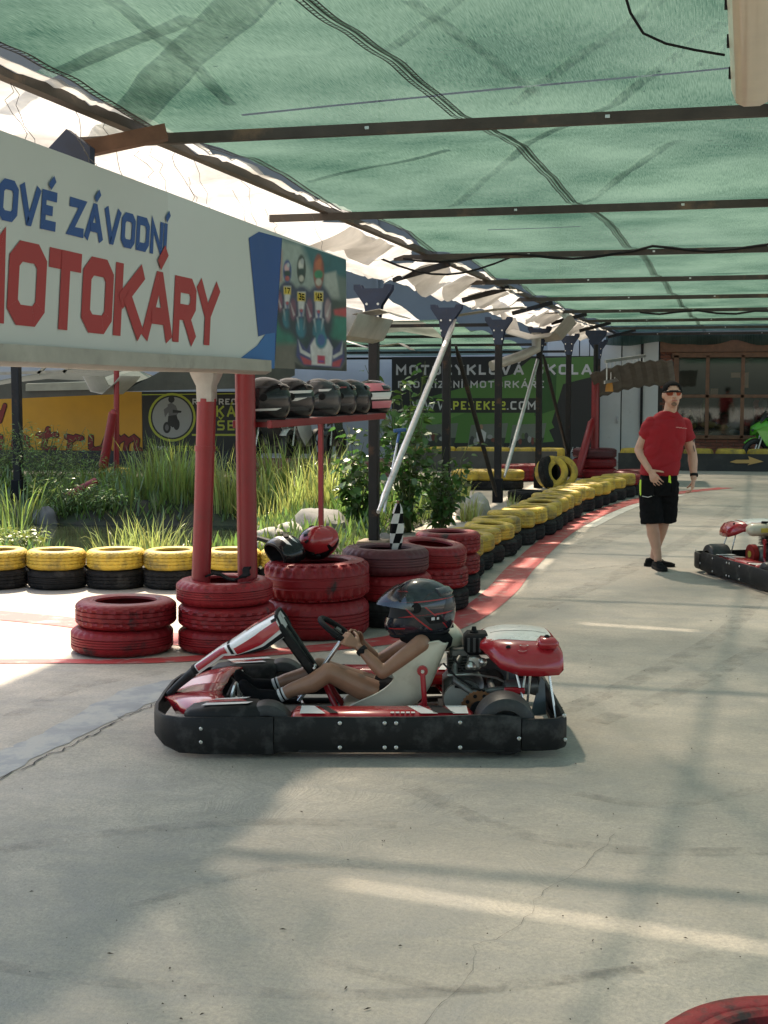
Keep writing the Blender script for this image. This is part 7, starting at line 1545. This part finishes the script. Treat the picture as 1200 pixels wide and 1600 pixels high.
# stones
m_stone = M('pale_stone', (.38, .36, .31), .85, var=.25, scale=5, col2=(.16, .15, .12), amt=.6, lo=.5, hi=.7, wscale=6, bump=.4, bscale=25); m_stone2 = M('grey_stone', (.17, .165, .15), .85, var=.3, scale=5, col2=(.07, .08, .05), amt=.6, lo=.5, hi=.65, wscale=5, bump=.4, bscale=25)
def stone(p, s, mat, label, seed):
    bm = bmesh.new(); bmesh.ops.create_icosphere(bm, subdivisions=3, radius=1)
    for v in bm.verts:
        d = v.co.normalized(); k = 1 + .32 * noise.noise(d * 1.4 + V(seed, 0, 0)) + .13 * noise.noise(d * 4 + V(0, seed, 0)); q = d * k
        for ax in (V(1, .3, .2), V(-.4, 1, .1), V(.1, -.5, 1), V(-1, -.2, .4)): ax = (Matrix.Rotation(seed, 3, 'Z') @ ax).normalized(); t = q.dot(ax); q -= ax * max(0, t - .78) * .85
        v.co = V(q.x * s[0], q.y * s[1], q.z * s[2])
    me = bpy.data.meshes.new('stone'); bm.to_mesh(me); bm.free(); me.polygons.foreach_set('use_smooth', [True] * len(me.polygons)); me.set_sharp_from_angle(angle=R(38)); me.materials.append(mat); o = bpy.data.objects.new('stone', me); COL.objects.link(o); o.location = p; o.rotation_euler = (0, 0, seed * 2.1); tag(o, label, 'stone', 'stones')
for k, (px, py, sx_, sz_, mt, lb) in enumerate(((742, 806, .26, .26, m_stone, 'big pale stone between second and third black posts'), (728, 812, .16, .14, m_stone, 'smaller pale stone beside the big one'), (420, 868, .2, .15, m_stone, 'pale stone behind the thick red post'), (455, 862, .2, .16, m_stone, 'pale stone behind the red helmet'), (400, 880, .16, .12, m_stone, 'pale stone touching the red post stack'), (500, 850, .38, .28, m_stone2, 'large dark boulder behind the red helmet'), (70, 800, .3, .3, m_stone2, 'grey boulder on the far pond bank'), (600, 850, .2, .16, m_stone2, 'dark stone at the nearest black post'), )):
    p = G(px, py); f_ = .62 if mt is m_stone2 and k != 5 else 1.; stone((p.x, p.y, max(-.14, bank_z(p.x, p.y)) + sz_ * .2 * f_), (sx_ * f_, sx_ * .85 * f_, sz_ * f_), mt, lb, k + 1.3)
for k, (a, c, lb) in enumerate((((0, 842), (110, 848), 'weathered plank floating at the pond edge'),)):
    o = ob('plank', MB().bar(G(a[0] + 40, a[1] - 2, .0) + V(0, 0, -.12), G(c[0], c[1], 0) + V(0, 0, -.10), .16, .03, bev=.004), M('grey_timber', (.16, .15, .13), .8, var=.3, scale=10)); tag(o, lb, 'plank')
o = ob('water_lid', MB().bar(AY(395, 838, 11.9), AY(440, 852, 11.6), .05, .03), m_blackm); o.name = 'black_bar'; tag(o, 'black bar lying on stones right of the red post', 'bar')
# ground cover on the banks
random.seed(90); mb = MB(); cnt = 0
while cnt < 16000:
    x = random.uniform(BX0, BX1); y = random.uniform(BY0 + .25, BY1); z = bank_z(x, y)
    if z < -.12 or (z < .02 and (x > PX1 or y < PY0 + .3)): continue
    d = noise.noise(Vector((x * .8, y * .8, 9)))
    if d < -.15 and random.random() < .8: continue
    cnt += 1; a = random.uniform(0, 6.28); L = random.uniform(.05, .17) * (1.5 if d > .1 else 1) * (1.5 if y > 16 else 1); s = V(math.cos(a), math.sin(a), 0); t = V(-s.y, s.x, 0) * random.uniform(.008, .02); p = V(x, y, z); q = p + s * L * .5 + Z * L * random.uniform(.5, 1.4)
    mb.add([p - t * .4, p + t * .4, p.lerp(q, .55) + t, q, p.lerp(q, .55) - t], [(0, 1, 2, 3, 4)])
o = ob('ground_cover', mb, m_fol, smooth=0, fix=False); tag(o, 'low weeds and grass covering the pond banks', 'weeds'); o['kind'] = 'stuff'
shrub('leafy_shrub', sp(190, 792, .4), .55, .6, 18, 50, .016, .08, m_fol, 'leafy weeds around the planter tyre', 11)
shrub('leafy_shrub', sp(95, 800, .2), .6, .7, 22, 50, .016, .085, m_fol, 'leafy shrub overhanging the grey boulder', 12)
shrub('leafy_shrub', sp(330, 790, .6), .6, .6, 16, 50, .016, .08, m_fol, 'weedy shrub glimpsed between the red posts', 13)
